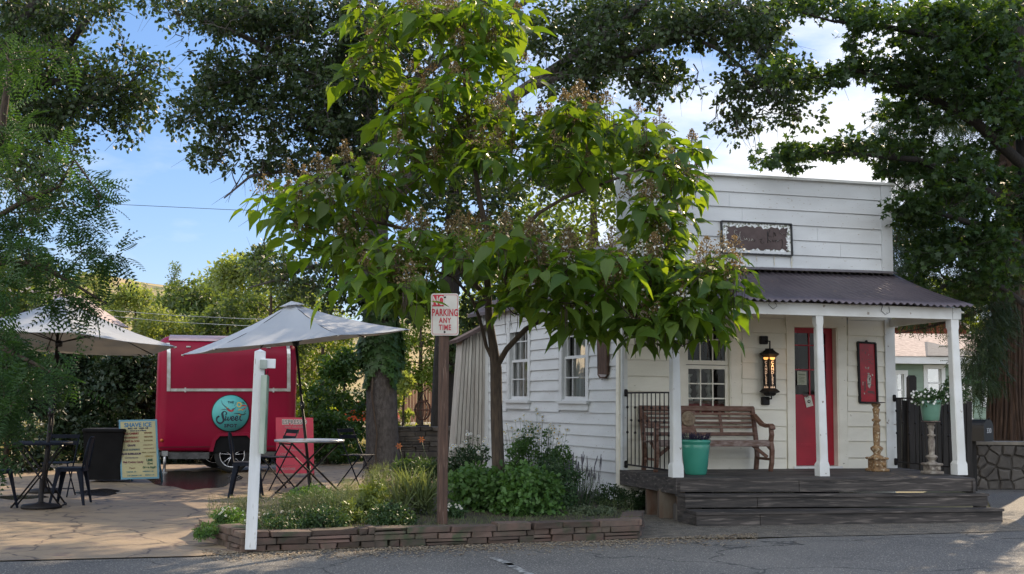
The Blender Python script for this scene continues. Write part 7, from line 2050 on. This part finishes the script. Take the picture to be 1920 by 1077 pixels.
E = [(45, 30, 85, 45, 14.3, 1, 70), (150, 15, 60, 24, 14, .8, 22), (60, 110, 80, 45, 14.3, 1, 60), (30, 190, 60, 45, 14.3, 1, 50), (90, 215, 50, 30, 14, .7, 26), (175, 145, 40, 22, 14, .6, 16), (150, 185, 45, 24, 14, .6, 18), (215, 165, 38, 26, 13.9, .5, 17), (245, 195, 30, 22, 13.9, .4, 12), (285, 120, 18, 12, 13.9, .3, 5), (275, 185, 16, 10, 13.9, .3, 5), (245, 245, 14, 14, 13.9, .3, 4), (205, 225, 22, 14, 13.9, .3, 6), (120, 265, 36, 22, 13.9, .5, 12), (40, 290, 60, 45, 14.2, .9, 36), (75, 360, 45, 26, 14, .6, 16), (60, 405, 30, 20, 14, .5, 9), (230, 105, 24, 10, 13.9, .3, 5), (140, 110, 30, 14, 14, .4, 8)]
C = clumps(E, 71)
tree('oak_tree', 'dark oak reaching in from the top left corner over the umbrellas', lb0, trunk, C, T_OAK, M['l_oak'], M['barkdark'], .25, 42, 72, (.050, .080), tuft=7, every=1, r0=.03, tw=2, wob=.16, rtip=.004, up=.3, twl=.3)
# locust with feathery leaves, nearer
lc0 = Vector((at(-150, 700, 10.5).x, 10.5, 0))
trunk = [([lc0, Vector((lc0.x + .05, 10.5, 1.2)), at(-90, 520, 10.2), at(-40, 380, 10), at(0, 260, 9.8), at(20, 120, 9.7)], [.12, .10, .085, .06, .04, .02]),
   lb([(-90, 520), (10, 490), (80, 500), (150, 540), (200, 570)], [10.2, 9.8, 9.6, 9.6, 9.6], [.04, .03, .02, .012, .006]), lb([(-60, 440), (40, 380), (110, 350), (140, 300), (190, 370)], [10.1, 9.7, 9.6, 9.6, 9.6], [.03, .022, .015, .01, .005]),
   lb([(-100, 600), (0, 650), (60, 680), (120, 712)], [10.3, 9.5, 9.2, 9.2], [.035, .025, .015, .006]), lb([(-110, 700), (-60, 740), (-30, 790), (0, 830)], [10.3, 9.2, 8.9, 8.9], [.03, .02, .012, .005])]
E = [(0, 130, 50, 60, 9.8, .6, 12), (5, 240, 45, 40, 9.8, .6, 9), (0, 330, 45, 50, 9.9, .6, 11), (120, 60, 30, 18, 9.8, .4, 0), (90, 100, 40, 16, 9.8, .3, 3), (110, 300, 24, 24, 9.6, .3, 4), (160, 350, 28, 22, 9.6, .3, 5), (195, 385, 14, 8, 9.6, .2, 2), (110, 390, 36, 16, 9.6, .3, 4), (150, 420, 22, 12, 9.6, .2, 3), (20, 465, 60, 28, 9.7, .6, 11), (95, 495, 50, 18, 9.6, .4, 7), (180, 480, 28, 14, 9.6, .2, 5), (220, 480, 10, 8, 9.6, .1, 2),
     (0, 545, 45, 30, 9.6, .5, 10), (105, 560, 50, 10, 9.6, .3, 6), (175, 582, 22, 6, 9.6, .2, 3), (0, 630, 34, 24, 9.5, .5, 8), (0, 700, 40, 28, 9.3, .5, 10), (75, 690, 40, 12, 9.2, .3, 6), (125, 715, 14, 10, 9.2, .2, 2), (-10, 780, 40, 40, 9.2, .5, 14), (25, 760, 18, 20, 9.0, .3, 3), (-25, 850, 22, 25, 9, .4, 4), (15, 420, 40, 30, 9.8, .4, 10)]
C = clumps(E, 75)
tree('locust_tree', 'feathery green locust filling the left edge in front of the umbrellas', lc0, trunk, C, T_PIN, M['l_loc'], M['bark'], .15, 8, 76, (.20, .32), every=1, r0=.02, wob=.1, rtip=.003, up=.9, droop=.35, flat=.6)

# ================================================================== RIGHT: MAPLE AND BIG CEDAR
mp0 = base(1985, 19, 0)
trunk = [([mp0, at(1975, 700, 19), at(1950, 500, 19), at(1930, 300, 19), at(1915, 100, 19), at(1905, -40, 19)], [.28, .24, .22, .20, .16, .12]),
   lb([(1930, 260), (1850, 130), (1760, 70), (1660, 50), (1560, 40), (1490, 20)], [19, 18.4, 18, 17.8, 17.6, 17.6], [.10, .08, .06, .04, .02, .01]), lb([(1940, 330), (1830, 230), (1700, 160), (1600, 130), (1500, 150), (1445, 140)], [19, 18.3, 18, 17.8, 17.7, 17.6], [.10, .08, .06, .035, .02, .008]),
   lb([(1945, 420), (1840, 350), (1720, 300), (1620, 290), (1520, 285), (1435, 295)], [19, 18.4, 18, 17.6, 17.6, 17.6], [.08, .06, .05, .03, .018, .006]), lb([(1950, 480), (1860, 430), (1760, 400), (1700, 380)], [19, 18.4, 18, 18], [.07, .05, .035, .02]),
   lb([(1960, 600), (1880, 540), (1800, 520), (1730, 560), (1690, 620)], [19, 18.6, 18.4, 18.6, 19], [.06, .045, .03, .02, .01])]
E = [(1850, 60, 80, 70, 18.5, 1.4, 70), (1740, 50, 70, 50, 18, 1.2, 50), (1640, 35, 45, 25, 17.8, .9, 15), (1550, 18, 60, 12, 17.6, .7, 13), (1500, 8, 40, 10, 17.6, .5, 5), (1620, 80, 30, 14, 17.8, .7, 5), (1700, 130, 60, 38, 18, 1, 30), (1610, 130, 40, 14, 17.8, .7, 10), (1530, 145, 44, 8, 17.6, .4, 8), (1455, 128, 30, 10, 17.6, .3, 6), (1800, 170, 80, 60, 18.4, 1.2, 50), (1890, 200, 60, 70, 18.8, 1.2, 46), (1700, 215, 55, 35, 18.2, .9, 16),
   (1690, 290, 60, 35, 18.2, .9, 26), (1610, 272, 45, 10, 17.8, .6, 11), (1530, 278, 45, 7, 17.6, .4, 8), (1465, 292, 34, 8, 17.6, .3, 8), (1500, 305, 20, 8, 17.6, .3, 3), (1800, 320, 80, 55, 18.5, 1.2, 48), (1890, 380, 60, 60, 18.8, 1.2, 36), (1730, 390, 60, 40, 18.3, .9, 26), (1810, 450, 70, 40, 18.6, 1, 30), (1740, 470, 45, 30, 18.5, .8, 14), (1880, 500, 50, 40, 18.8, 1, 20), (1720, 545, 40, 22, 18.8, .7, 9), (1800, 540, 50, 25, 18.8, .7, 14)]
C = clumps(E, 81)
tree('maple_tree', 'leafy maple on the right whose long thin boughs reach left above the false front', mp0, trunk, C, T_MAPLE, M['l_map'], M['barkdark'], .33, 38, 82, (.070, .120), tuft=6, every=1, r0=.035, tw=1, wob=.13, rtip=.005, up=.9, flat=.45, droop=.3)
cd0 = base(1902, 23.2, 0)
ctr = [cd0 - Vector((0, 0, .1)), at(1900, 820, 23.2), at(1898, 700, 23.2), at(1896, 560, 23.2), at(1898, 380, 23.2), at(1900, 150, 23.2), at(1900, -60, 23.2)]
trunk = [(ctr, [.66, .50, .42, .36, .32, .26, .18])] + [lb([(1896, y), (1820, y + dy), (1740, y + dy * 1.8), (1680, y + dy * 2.2)], [23.2, 22.2, 21.8, 21.6], [.05, .035, .02, .01]) for y, dy in ((80, 20), (180, 30), (300, 35), (420, 40), (500, 40), (560, 30))]
E = [(1700, 470, 50, 60, 21.8, 1, 22), (1760, 420, 80, 60, 22.2, 1.2, 34), (1850, 480, 60, 60, 22.4, 1, 26), (1720, 350, 40, 50, 22, 1, 12), (1680, 230, 30, 60, 22, 1, 6), (1800, 250, 100, 120, 22.6, 1.3, 50), (1850, 90, 80, 80, 22.6, 1.3, 36), (1760, 560, 60, 22, 22, .8, 12), (1860, 590, 30, 40, 22.2, .6, 14), (1840, 650, 28, 36, 21.8, .5, 14), (1830, 720, 30, 24, 21.6, .4, 8), (1700, 590, 26, 18, 22, .5, 4), (1775, 600, 20, 20, 22, .5, 3), (1980, 300, 60, 200, 22.6, 1, 20)]
C = clumps(E, 85)
ct = tree('cedar_tree', 'big old cedar with thick furrowed reddish trunk behind the field-stone wall', cd0, trunk, C, T_CEDAR, M['l_ced'], M['barkred'], .36, 46, 86, (.20, .34), every=1, r0=.03, tw=1, wob=.1, rtip=.005, up=1.0, droop=.9, flat=.7)
# bark ridges on the cedar
mb = MB(); r_ = random.Random(5)
for k in range(34):
    a = 2 * math.pi * k / 34 + r_.uniform(-.06, .06); P_ = []
    for i in range(13):
        t = i / 12; f = t * 3; j = min(int(f), 2); c = ctr[j + 0].lerp(ctr[j + 1], f - j); rr = lerp([.66, .50, .42, .36][j], [.66, .50, .42, .36][j + 1], f - j)
        aa = a + .05 * math.sin(t * 9 + k) ; P_.append(c + Vector((math.cos(aa) * rr * .985, math.sin(aa) * rr * .985, 0)))
    mb.tube(P_, [r_.uniform(.018, .04) for _ in P_], 5, cap=False)
mb.build('bark_ridges', M['barkred'], ct)

# ================================================================== TREES FURTHER BACK
def bgtree(name, label, px, Y, top, rx, mat, seed, n=70, rad=None, per=60, bot=None, size=None, group='trees beyond the patio', cone=False, tmpl=T_SIMPLE, z0=0.0):
    b = base(px, Y, z0); k = Y / FPX; H = at(px, top, Y).z; W = rx * k
    zb = at(px, bot, Y).z if bot else z0 + (H - z0) * .18
    g = rng_(seed); C = []
    for i in range(n):
        t = g.uniform(0, 1)
        prof = (1 - t) * 1.0 if cone else math.sin(math.pi * (.12 + .86 * t)) ** .6
        a = g.uniform(0, 6.283); q = math.sqrt(g.uniform(.15, 1)) * prof
        C.append(Vector((b.x + W * q * math.cos(a), Y + W * q * math.sin(a) * .8, lerp(zb, H - W * .12, t))))
    rr = rad or W * .30
    tkk = [([b, Vector((b.x + W * .03, Y, lerp(z0, H, .4))), Vector((b.x, Y, H * .88))], [W * .09, W * .06, W * .015])]
    return tree(name, label, b, tkk, C, tmpl, mat, M['bark'], rr, per, seed + 1, size or (W * .075, W * .12), group=group, r0=W * .03, rtip=W * .004, wob=.1)
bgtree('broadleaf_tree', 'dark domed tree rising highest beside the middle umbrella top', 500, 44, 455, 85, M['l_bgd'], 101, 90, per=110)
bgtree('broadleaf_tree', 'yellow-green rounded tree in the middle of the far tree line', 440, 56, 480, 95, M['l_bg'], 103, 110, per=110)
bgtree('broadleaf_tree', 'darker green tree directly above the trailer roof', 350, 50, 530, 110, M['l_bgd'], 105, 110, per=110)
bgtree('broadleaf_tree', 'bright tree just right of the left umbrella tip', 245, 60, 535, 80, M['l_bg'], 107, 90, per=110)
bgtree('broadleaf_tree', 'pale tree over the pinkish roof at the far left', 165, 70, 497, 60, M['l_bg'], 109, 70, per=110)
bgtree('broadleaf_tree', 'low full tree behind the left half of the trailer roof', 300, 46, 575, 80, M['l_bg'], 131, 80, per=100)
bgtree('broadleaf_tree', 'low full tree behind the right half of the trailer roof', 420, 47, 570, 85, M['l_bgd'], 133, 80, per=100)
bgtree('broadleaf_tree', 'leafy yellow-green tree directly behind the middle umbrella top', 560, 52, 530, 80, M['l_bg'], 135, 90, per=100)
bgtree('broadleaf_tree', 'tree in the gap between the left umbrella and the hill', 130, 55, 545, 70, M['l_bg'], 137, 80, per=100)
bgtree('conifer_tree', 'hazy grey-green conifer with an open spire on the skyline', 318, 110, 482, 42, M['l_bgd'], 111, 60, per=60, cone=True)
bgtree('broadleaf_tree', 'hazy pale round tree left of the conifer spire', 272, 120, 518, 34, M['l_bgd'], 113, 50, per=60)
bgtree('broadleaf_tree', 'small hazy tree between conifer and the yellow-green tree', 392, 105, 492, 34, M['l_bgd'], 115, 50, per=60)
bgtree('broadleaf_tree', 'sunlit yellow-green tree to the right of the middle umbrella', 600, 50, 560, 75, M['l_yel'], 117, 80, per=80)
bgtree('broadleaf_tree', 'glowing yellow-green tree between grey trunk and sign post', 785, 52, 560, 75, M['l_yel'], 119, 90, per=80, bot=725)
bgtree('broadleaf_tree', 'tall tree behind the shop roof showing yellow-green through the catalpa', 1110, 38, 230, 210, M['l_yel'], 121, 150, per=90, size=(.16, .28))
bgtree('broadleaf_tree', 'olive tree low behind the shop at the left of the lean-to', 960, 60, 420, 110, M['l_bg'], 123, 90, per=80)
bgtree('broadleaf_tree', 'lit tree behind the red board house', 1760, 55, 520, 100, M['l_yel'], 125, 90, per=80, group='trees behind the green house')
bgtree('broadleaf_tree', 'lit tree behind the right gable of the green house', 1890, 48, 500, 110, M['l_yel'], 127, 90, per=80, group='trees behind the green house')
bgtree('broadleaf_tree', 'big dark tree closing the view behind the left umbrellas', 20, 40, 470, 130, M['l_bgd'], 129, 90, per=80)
def shrub(name, label, px, Y, top, rx, mat, seed, n=40, per=60, size=(.07, .12), tmpl=T_SIMPLE, z0=.0, group=None, rad=None, cat='shrub'):
    b = base(px, Y, z0); k = Y / FPX; H = at(px, top, Y).z; W = rx * k; g = rng_(seed); C = []
    for i in range(n):
        t = g.uniform(0, 1); a = g.uniform(0, 6.283); q = math.sqrt(g.uniform(0, 1)) * math.sin(math.pi * (.30 + .62 * t)) ** .6
        C.append(Vector((b.x + W * q * math.cos(a), Y + min(W, 1.2) * q * math.sin(a), lerp(z0 + .1, H - .12, t))))
    tkk = [([b, Vector((b.x, Y, lerp(z0, H, .5))), Vector((b.x + W * .1, Y, H * .85))], [.06, .04, .01])]
    return tree(name, label, b, tkk, C, tmpl, mat, M['bark'], rad or min(W, H) * .32, per, seed + 1, size, group=group, r0=.02, rtip=.004, wob=.1, cat=cat)
G = 'garden shrubs behind the patio'
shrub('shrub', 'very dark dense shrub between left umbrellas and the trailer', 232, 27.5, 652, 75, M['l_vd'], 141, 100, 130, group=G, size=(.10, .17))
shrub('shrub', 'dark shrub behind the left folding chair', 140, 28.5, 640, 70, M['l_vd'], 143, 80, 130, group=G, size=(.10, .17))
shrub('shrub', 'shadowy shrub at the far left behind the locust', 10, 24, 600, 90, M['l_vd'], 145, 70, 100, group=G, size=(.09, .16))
shrub('shrub', 'leafy green shrub left of the grey trunk behind the navy chair', 640, 30, 655, 62, M['l_ivy'], 147, 60, 95, group=G, size=(.10, .17))
shrub('shrub', 'low dark-leaved shrub behind the espresso board', 615, 28, 770, 55, M['l_ivy'], 149, 40, 90, group=G, size=(.08, .13))
shrub('shrub', 'sun-yellowed shrub beyond the espresso board', 590, 40, 745, 45, M['l_yel'], 151, 34, 90, group=G, size=(.12, .2))
shrub('shrub', 'reddish-twigged shrub between grey trunk and wire ornament', 755, 36, 690, 26, M['l_bg'], 153, 30, 70, group=G, size=(.12, .2))
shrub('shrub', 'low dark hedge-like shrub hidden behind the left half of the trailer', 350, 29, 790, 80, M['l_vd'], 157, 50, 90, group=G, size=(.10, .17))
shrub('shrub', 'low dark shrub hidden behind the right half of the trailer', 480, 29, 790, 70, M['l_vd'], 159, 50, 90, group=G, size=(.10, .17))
shrub('shrub', 'dark leafy shrub filling the gap left of the lean-to', 868, 25.5, 600, 14, M['l_bgd'], 155, 14, 60, group=G, size=(.08, .12))

# golden hill on the skyline
hl = MB(); r_ = random.Random(3); K = 60; rows_ = []
for j in range(9):
    Y = 300 + 45 * j; row = []
    for i in range(K + 1):
        px = -500 + 2300 * i / K; x = at(px, 740, Y).x
        crest = 540 - 30 * math.exp(-((px - 190) / 150.0) ** 2) + 55 * math.exp(-((px - 700) / 260.0) ** 2) + 4 * math.sin(px * .03)
        if px > 900: crest = lerp(crest, 700, min(1, (px - 900) / 500))
        hz = at(px, crest, 660).z * (Y / 660.0)
        row.append(Vector((x, Y, -2 + hz * math.sin(math.pi / 2 * min(1, (j / 7.0))) ** 1.1 + r_.uniform(-1, 1) * .6)))
    rows_.append(row)
vs = [p for row in rows_ for p in row]; fs = []
for j in range(8):
    for i in range(K): a = j * (K + 1) + i; fs.append((a, a + 1, a + K + 2, a + K + 1))
hl.add(vs, fs, True); tag(hl.build('hill', pmat('golden_hill', (.42, .30, .13), (.24, .20, .09), scale=.02, rough=.95, c3=(.09, .10, .04), s3=.05, lo3=.55, hi3=.62)), kind='structure')
# a few scrub trees dotting the crest
for i, (px, top, lb_) in enumerate(((235, 503, 'tiny dark tree on the hill crest, left of two'), (248, 508, 'tiny dark tree on the hill crest, right of two'), (198, 505, 'low round scrub tree at the top of the golden slope'))):
    bgtree('scrub_tree', lb_, px, 560, top, 6 + 6 * (i == 2), M['l_bgd'], 200 + i, 12, per=30, z0=at(px, 522, 560).z, group='scrub on the hill')

# ================================================================== PLANTS IN THE BED
def bedz(p): return .16
def plant(name, label, px, py, top, rx, mat, seed, n, per, size, tmpl, up=.4, droop=0.1, flat=1.0, z0=.17, rad=.11, cat='plant', group='plants in the stone-edged bed', stems=True, dep=.35):
    b = gr(px, py, z0); b.z = z0; Y = b.y; k = Y / FPX; H = (proj(b)[1] - top) * k; W = rx * k; g = rng_(seed); C = []
    t = thing(name, label, cat, b, group); mb = MB()
    for i in range(n):
        a = g.uniform(0, 6.283); q = math.sqrt(g.uniform(0, 1)); tt = g.uniform(.05, 1) ** .8; hh = H * (1 - .35 * q * q)
        c = Vector((b.x + W * q * math.cos(a), Y + max(min(W, dep), .12) * q * math.sin(a), z0 + hh * tt - rad * .4)); C.append(c)
        if stems:
            s = Vector((b.x + W * q * .6 * math.cos(a), Y + dep * .5 * q * math.sin(a), z0 - .02)); mb.tube([s, s.lerp(c, .6) + Vector((0, 0, .02)), c], [.005, .004, .002], 3, cap=False)
    if stems: mb.build('stems', M['potgreen'], t)
    P, D, N, S = fill(C, rad, per, seed + 1, up, size, droop, flat)
    leafcloud('foliage', P, D, N, S, *tmpl, mat, t)
    return t, b, H, W, Y
M['p_green'] = leafmat('fresh_herb_leaf', (.055, .125, .030), (.085, .165, .045), trans=.3)
M['p_grey'] = leafmat('grey_herb_leaf', (.075, .105, .060), (.11, .14, .085), trans=.25)
M['p_dark'] = leafmat('dark_herb_leaf', (.030, .065, .026), (.05, .095, .035), trans=.25)
M['p_lime'] = leafmat('lime_leaf', (.085, .125, .028), (.13, .165, .04), trans=.25)
M['p_dry'] = leafmat('dried_seedhead', (.10, .075, .055), (.16, .12, .09), trans=.15, tcol=(1, 1, 1))
M['p_grass'] = leafmat('bed_grass', (.085, .12, .045), (.13, .16, .07), trans=.3)
def flowers(t, b, H, W, Y, seed, n, r=.022, mat=None, zf=(.8, 1.12), pet=9, dep=.35, stalk=True):
    g = rng_(seed); mb = MB(); cm = MB(); sm = MB()
    for i in range(n):
        a = g.uniform(0, 6.283); q = math.sqrt(g.uniform(0, 1)); c = Vector((b.x + W * q * math.cos(a), Y + dep * q * math.sin(a) - .04, b.z + H * g.uniform(*zf) * (1 - .25 * q)))
        nrm = Vector((g.normal() * .35, -.6 - g.uniform() * .5, .7)).normalized(); x = nrm.cross(Vector((0, 0, 1))).normalized(); y = nrm.cross(x)
        rr = r * g.uniform(.7, 1.25)
        for k in range(pet):
            th = 2 * math.pi * k / pet; d = x * math.cos(th) + y * math.sin(th); e = nrm.cross(d) * rr * .30
            mb.add([c + d * rr * .15, c + d * rr * .7 + e, c + d * rr - nrm * rr * .15, c + d * rr * .7 - e], [(0, 1, 2, 3)])
        cm.lathe(c, [(0, rr * .2), (rr * .26, rr * .12), (rr * .28, -.002)], 6, ax=(x, y, nrm))
        if stalk: s = Vector((lerp(b.x, c.x, .6), c.y + .02, b.z)); sm.tube([s, s.lerp(c, .6) + Vector((0, 0, .03)), c], [.0035, .003, .002], 3, cap=False)
    mb.build('blossoms', mat or M['petal'], t); cm.build('flower_centres', M['yellowc'], t)
    if stalk: sm.build('stalks', M['potgreen'], t)
r1 = plant('daisy_bush', 'tall clump of white daisies against the side wall right of the catalpa trunk', 1005, 935, 800, 68, M['p_green'], 301, 120, 46, (.035, .06), T_SIMPLE, rad=.10)
flowers(*r1, 302, 58, r=.036, zf=(.95, 1.30))
r1 = plant('daisy_bush', 'white daisies half behind the sign post in front of the lean-to', 880, 935, 810, 38, M['p_dark'], 303, 55, 46, (.035, .06), T_SIMPLE, rad=.09)
flowers(*r1, 304, 16, r=.034, zf=(.9, 1.12))
plant('leafy_plant', 'broad mound of green divided leaves right of the no parking post', 905, 958, 868, 62, M['p_green'], 305, 90, 34, (.05, .10), T_OAK, rad=.10, dep=.45)
plant('leafy_plant', 'green ferny mound in the middle of the bed below the daisies', 985, 966, 872, 62, M['p_green'], 307, 90, 34, (.04, .08), T_OAK, rad=.10, dep=.4)
plant('leafy_plant', 'dense green herb patch below the second side window', 1040, 955, 850, 45, M['p_dark'], 309, 70, 40, (.035, .06), T_SIMPLE, rad=.09)
r1 = plant('lavender', 'grey-green lavender spikes toward the shop corner', 1085, 950, 868, 42, M['p_grey'], 311, 70, 34, (.03, .055), T_BLADE, rad=.08, up=-.1, droop=-.6)
g = rng_(312); mb = MB()
for i in range(46):
    a = g.uniform(0, 6.28); q = math.sqrt(g.uniform()); s = Vector((r1[1].x + r1[3] * q * math.cos(a), r1[4] + .3 * q * math.sin(a), .3)); e = s + Vector((g.normal() * .05, g.normal() * .04, g.uniform(.28, .58)))
    mb.tube([s, e], [.003, .002], 3, cap=False); mb.tube([s.lerp(e, .68), s.lerp(e, .85), e], [.005, .009, .004], 4, cap=False)
mb.build('spikes', leafmat('lavender_spike', (.07, .07, .09), (.12, .11, .13), trans=.1, tcol=(1, 1, 1)), r1[0])
plant('leafy_plant', 'low dark plant at the foot of the porch corner', 1145, 945, 905, 32, M['p_dark'], 313, 40, 40, (.03, .05), T_SIMPLE, rad=.07, z0=.12)
r1 = plant('white_flower_patch', 'small white flowered plants beside the porch piers', 1190, 950, 918, 28, M['p_dark'], 315, 30, 36, (.025, .045), T_SIMPLE, rad=.06, z0=.05)
flowers(*r1, 316, 20, r=.018, pet=5, zf=(.8, 1.2))
plant('silver_mound', 'low silvery mat at the right end of the stone curb', 1110, 966, 950, 48, M['p_grey'], 317, 45, 46, (.02, .04), T_SIMPLE, rad=.05, z0=.16)
plant('leafy_plant', 'wispy grey-green weeds in the left half of the bed', 620, 975, 905, 62, M['p_grey'], 319, 90, 44, (.03, .06), T_BLADE, rad=.09, up=.0, droop=-.4)
plant('leafy_plant', 'grey-green weeds at the foot of the leaning white post', 545, 978, 925, 55, M['p_grey'], 321, 80, 44, (.03, .06), T_BLADE, rad=.08, up=.0, droop=-.4)
plant('leafy_plant', 'tangled grey-green weeds directly behind the leaning white post', 455, 968, 925, 34, M['p_grey'], 361, 60, 44, (.03, .06), T_BLADE, rad=.09, up=.0, droop=-.4)
plant('leafy_plant', 'green weeds under the pale bistro table at the back of the bed', 580, 952, 912, 50, M['p_green'], 363, 80, 44, (.03, .055), T_SIMPLE, rad=.09)
plant('leafy_plant', 'soft feathery weeds right of the table umbrella base', 655, 955, 902, 40, M['p_grass'], 365, 80, 44, (.03, .07), T_BLADE, rad=.09, up=.0, droop=-.5)
plant('leafy_plant', 'dark weeds between white post and the yellow-green plants', 600, 988, 950, 50, M['p_dark'], 367, 70, 44, (.025, .05), T_SIMPLE, rad=.07)
plant('leafy_plant', 'mixed weeds at the foot of the yellow-green plant', 735, 985, 945, 44, M['p_dark'], 369, 60, 44, (.025, .05), T_SIMPLE, rad=.07)
plant('lime_plant', 'yellow-green plant with upright stems left of the no parking post', 700, 975, 905, 30, M['p_lime'], 323, 40, 34, (.04, .07), T_SIMPLE, rad=.07)
plant('lime_plant', 'lower yellow-green sprig beside the taller one', 655, 982, 945, 26, M['p_lime'], 325, 24, 30, (.035, .06), T_SIMPLE, rad=.06)
plant('grass_clump', 'arching strappy grass clump left of the no parking post', 775, 968, 905, 34, M['p_grass'], 327, 26, 16, (.22, .36), T_BLADE, rad=.06, up=.2, droop=-1.4, stems=False)
plant('leafy_plant', 'tall weedy stems in front of the navy chair', 720, 965, 862, 40, M['p_grass'], 329, 80, 34, (.04, .08), T_BLADE, rad=.09, up=0, droop=-.6)
plant('dried_plant', 'brown dried seed heads behind the tall weeds by the grey trunk', 712, 925, 858, 34, M['p_dry'], 331, 60, 26, (.02, .035), T_SIMPLE, rad=.08, z0=.05)
r1 = plant('white_flower_patch', 'tiny white flowers low beside the leaning post', 520, 990, 962, 60, M['p_dark'], 333, 55, 40, (.02, .04), T_SIMPLE, rad=.06)
flowers(*r1, 334, 13, r=.012, pet=5, zf=(.8, 1.25))
r1 = plant('white_flower_patch', 'trailing pale flowers at the left tip of the bed', 425, 985, 955, 34, M['p_green'], 335, 50, 40, (.02, .04), T_SIMPLE, rad=.055)
flowers(*r1, 336, 12, r=.015, pet=5, zf=(.8, 1.3))
plant('ground_weeds', 'mossy weeds spilling over the left tip of the stone curb', 385, 1002, 982, 22, M['p_green'], 337, 30, 40, (.018, .035), T_SIMPLE, rad=.045, z0=.12)
r1 = plant('white_flower_patch', 'small white flowers at the foot of the no parking post', 852, 972, 945, 16, M['p_dark'], 339, 20, 40, (.03, .05), T_SIMPLE, rad=.05)
flowers(*r1, 340, 14, r=.015, pet=5, zf=(.8, 1.2))
# orange lilies by the back wall
for i, (px, py, tp_, lb_) in enumerate(((755, 900, 838, 'orange lily leaning left by the grey trunk'), (797, 900, 826, 'orange lily with red-tipped petals left of the sign post'))):
    b = gr(px, py, .02); b.z = .02; Y = b.y; t = thing('lily', lb_, 'flower', b, 'orange lilies'); H = (proj(b)[1] - tp_) * Y / FPX
    mb = MB(); e = b + Vector((-.08, 0, H)); mb.tube([b, b + Vector((0, 0, H * .6)), e], .006, 4); mb.build('stalk', M['potgreen'], t)
    mb = MB()
    for k in range(6):
        a = k * 1.047; d = Vector((math.cos(a), -.3, math.sin(a))) * .07; w = Vector((-math.sin(a), 0, math.cos(a))) * .014; mb.add([e, e + d * .6 + w, e + d, e + d * .6 - w], [(0, 1, 2, 3)])
    mb.build('petals', leafmat('orange_petal', (.50, .20, .08), (.45, .14, .06), trans=.2, tcol=(1, 1, .8)), t)
    g = rng_(400 + i); n = 26; P = [tuple(b + Vector((g.normal() * .05, g.normal() * .05, 0))) for _ in range(n)]
    leafcloud('blades', P, [(g.normal() * .5, g.normal() * .5, 1.2) for _ in range(n)], [(g.normal(), g.normal(), .1) for _ in range(n)], g.uniform(.3, .6, n), *T_BLADE, M['p_green'], t)
plant('leafy_plant', 'green border plants under the dark dry-stone wall', 790, 905, 852, 55, M['p_dark'], 341, 60, 34, (.05, .09), T_SIMPLE, rad=.12, z0=.02, group='plants in the stone-edged bed')
# thin grass and ground cover in the bed
g = rng_(351); n = 9000; P = []
while len(P) < n:
    px, py = g.uniform(385, 1190), g.uniform(935, 1000); lim = np.interp(px, [385, 448, 1190], [1002, 1010, 980])
    if py > lim: continue
    p = gr(px, py, .165); P.append((p.x, p.y + .12, .165))
leafcloud('ground_cover', P, [(g.normal() * .5, g.normal() * .5, 1) for _ in range(n)], [(g.normal(), g.normal(), .3) for _ in range(n)], g.uniform(.03, .09, n), *T_BLADE, M['p_grass'], None)
tag(bpy.data.objects['ground_cover'], 'short green ground cover between the bed plants', 'ground cover', kind='stuff')
# dry grass on the far ground
g = rng_(353); n = 14000; P = []
for _ in range(n):
    px = g.uniform(-60, 900); Y = 30 + 45 * g.uniform() ** 1.5; b = at(px, 780, Y); P.append((b.x, Y, 0.0))
leafcloud('dry_grass', P, [(g.normal() * .4, g.normal() * .4, 1) for _ in range(n)], [(g.normal(), g.normal(), .3) for _ in range(n)], g.uniform(.15, .45, n), *T_BLADE, leafmat('straw', (.32, .26, .10), (.22, .22, .08), trans=.5, tcol=(1.5, 1.4, .8)), None)
tag(bpy.data.objects['dry_grass'], 'dry yellow grass beyond the patio', 'dry grass', kind='stuff')

# trees across the road behind the camera, seen only in the window panes
for i, (x, y, h) in enumerate(((-16, -26, 4.5), (-6, -30, 5), (5, -28, 4.5), (15, -26, 5), (-30, -8, 6), (-26, 4, 6))):
    b = Vector((x, y, 0)); g = rng_(500 + i); C = [Vector((x + g.normal() * 2.0, y + g.normal() * 1.6, 2 + h * g.uniform(0, .75))) for _ in range(45)]
    tree('broadleaf_tree', ('dense leafy tree across the road at its %s' % ('far end', 'second plot', 'middle', 'third plot', 'near bend', 'corner')[i]), b, [([b, b + Vector((0, 0, h * .5)), b + Vector((0, 0, h * .85))], [.25, .18, .05])], C, T_SIMPLE, M['l_bg'], M['bark'], 1.1, 50, 501 + i, (.28, .45), group='trees across the road', r0=.1)

# ================================================================== WIRES
def wire(name, label, pts, r_=.012, group=None):
    mb = MB(); P_ = [Vector(p) for p in pts]; mb.tube(P_, r_, 5, cap=False); o = mb.build(name, M['steel'] if 'pale' in label else M['black'], None, origin=P_[0]); tag(o, label, 'wire', group); return o
wire('power_line', 'pale upper service wire crossing above the trailer', [at(200, 582, 44), at(330, 592, 43), at(458, 598, 42), at(700, 604, 40)], .010, 'service wires')
wire('power_line', 'pale lower service wire crossing above the trailer', [at(200, 592, 44), at(320, 604, 43), at(458, 611, 42), at(700, 616, 40)], .010, 'service wires')
wire('power_line', 'thin distant wire high in the open blue sky', [at(60, 375, 95), at(230, 384, 95), at(440, 394, 95), at(900, 404, 95)], .022, 'service wires')
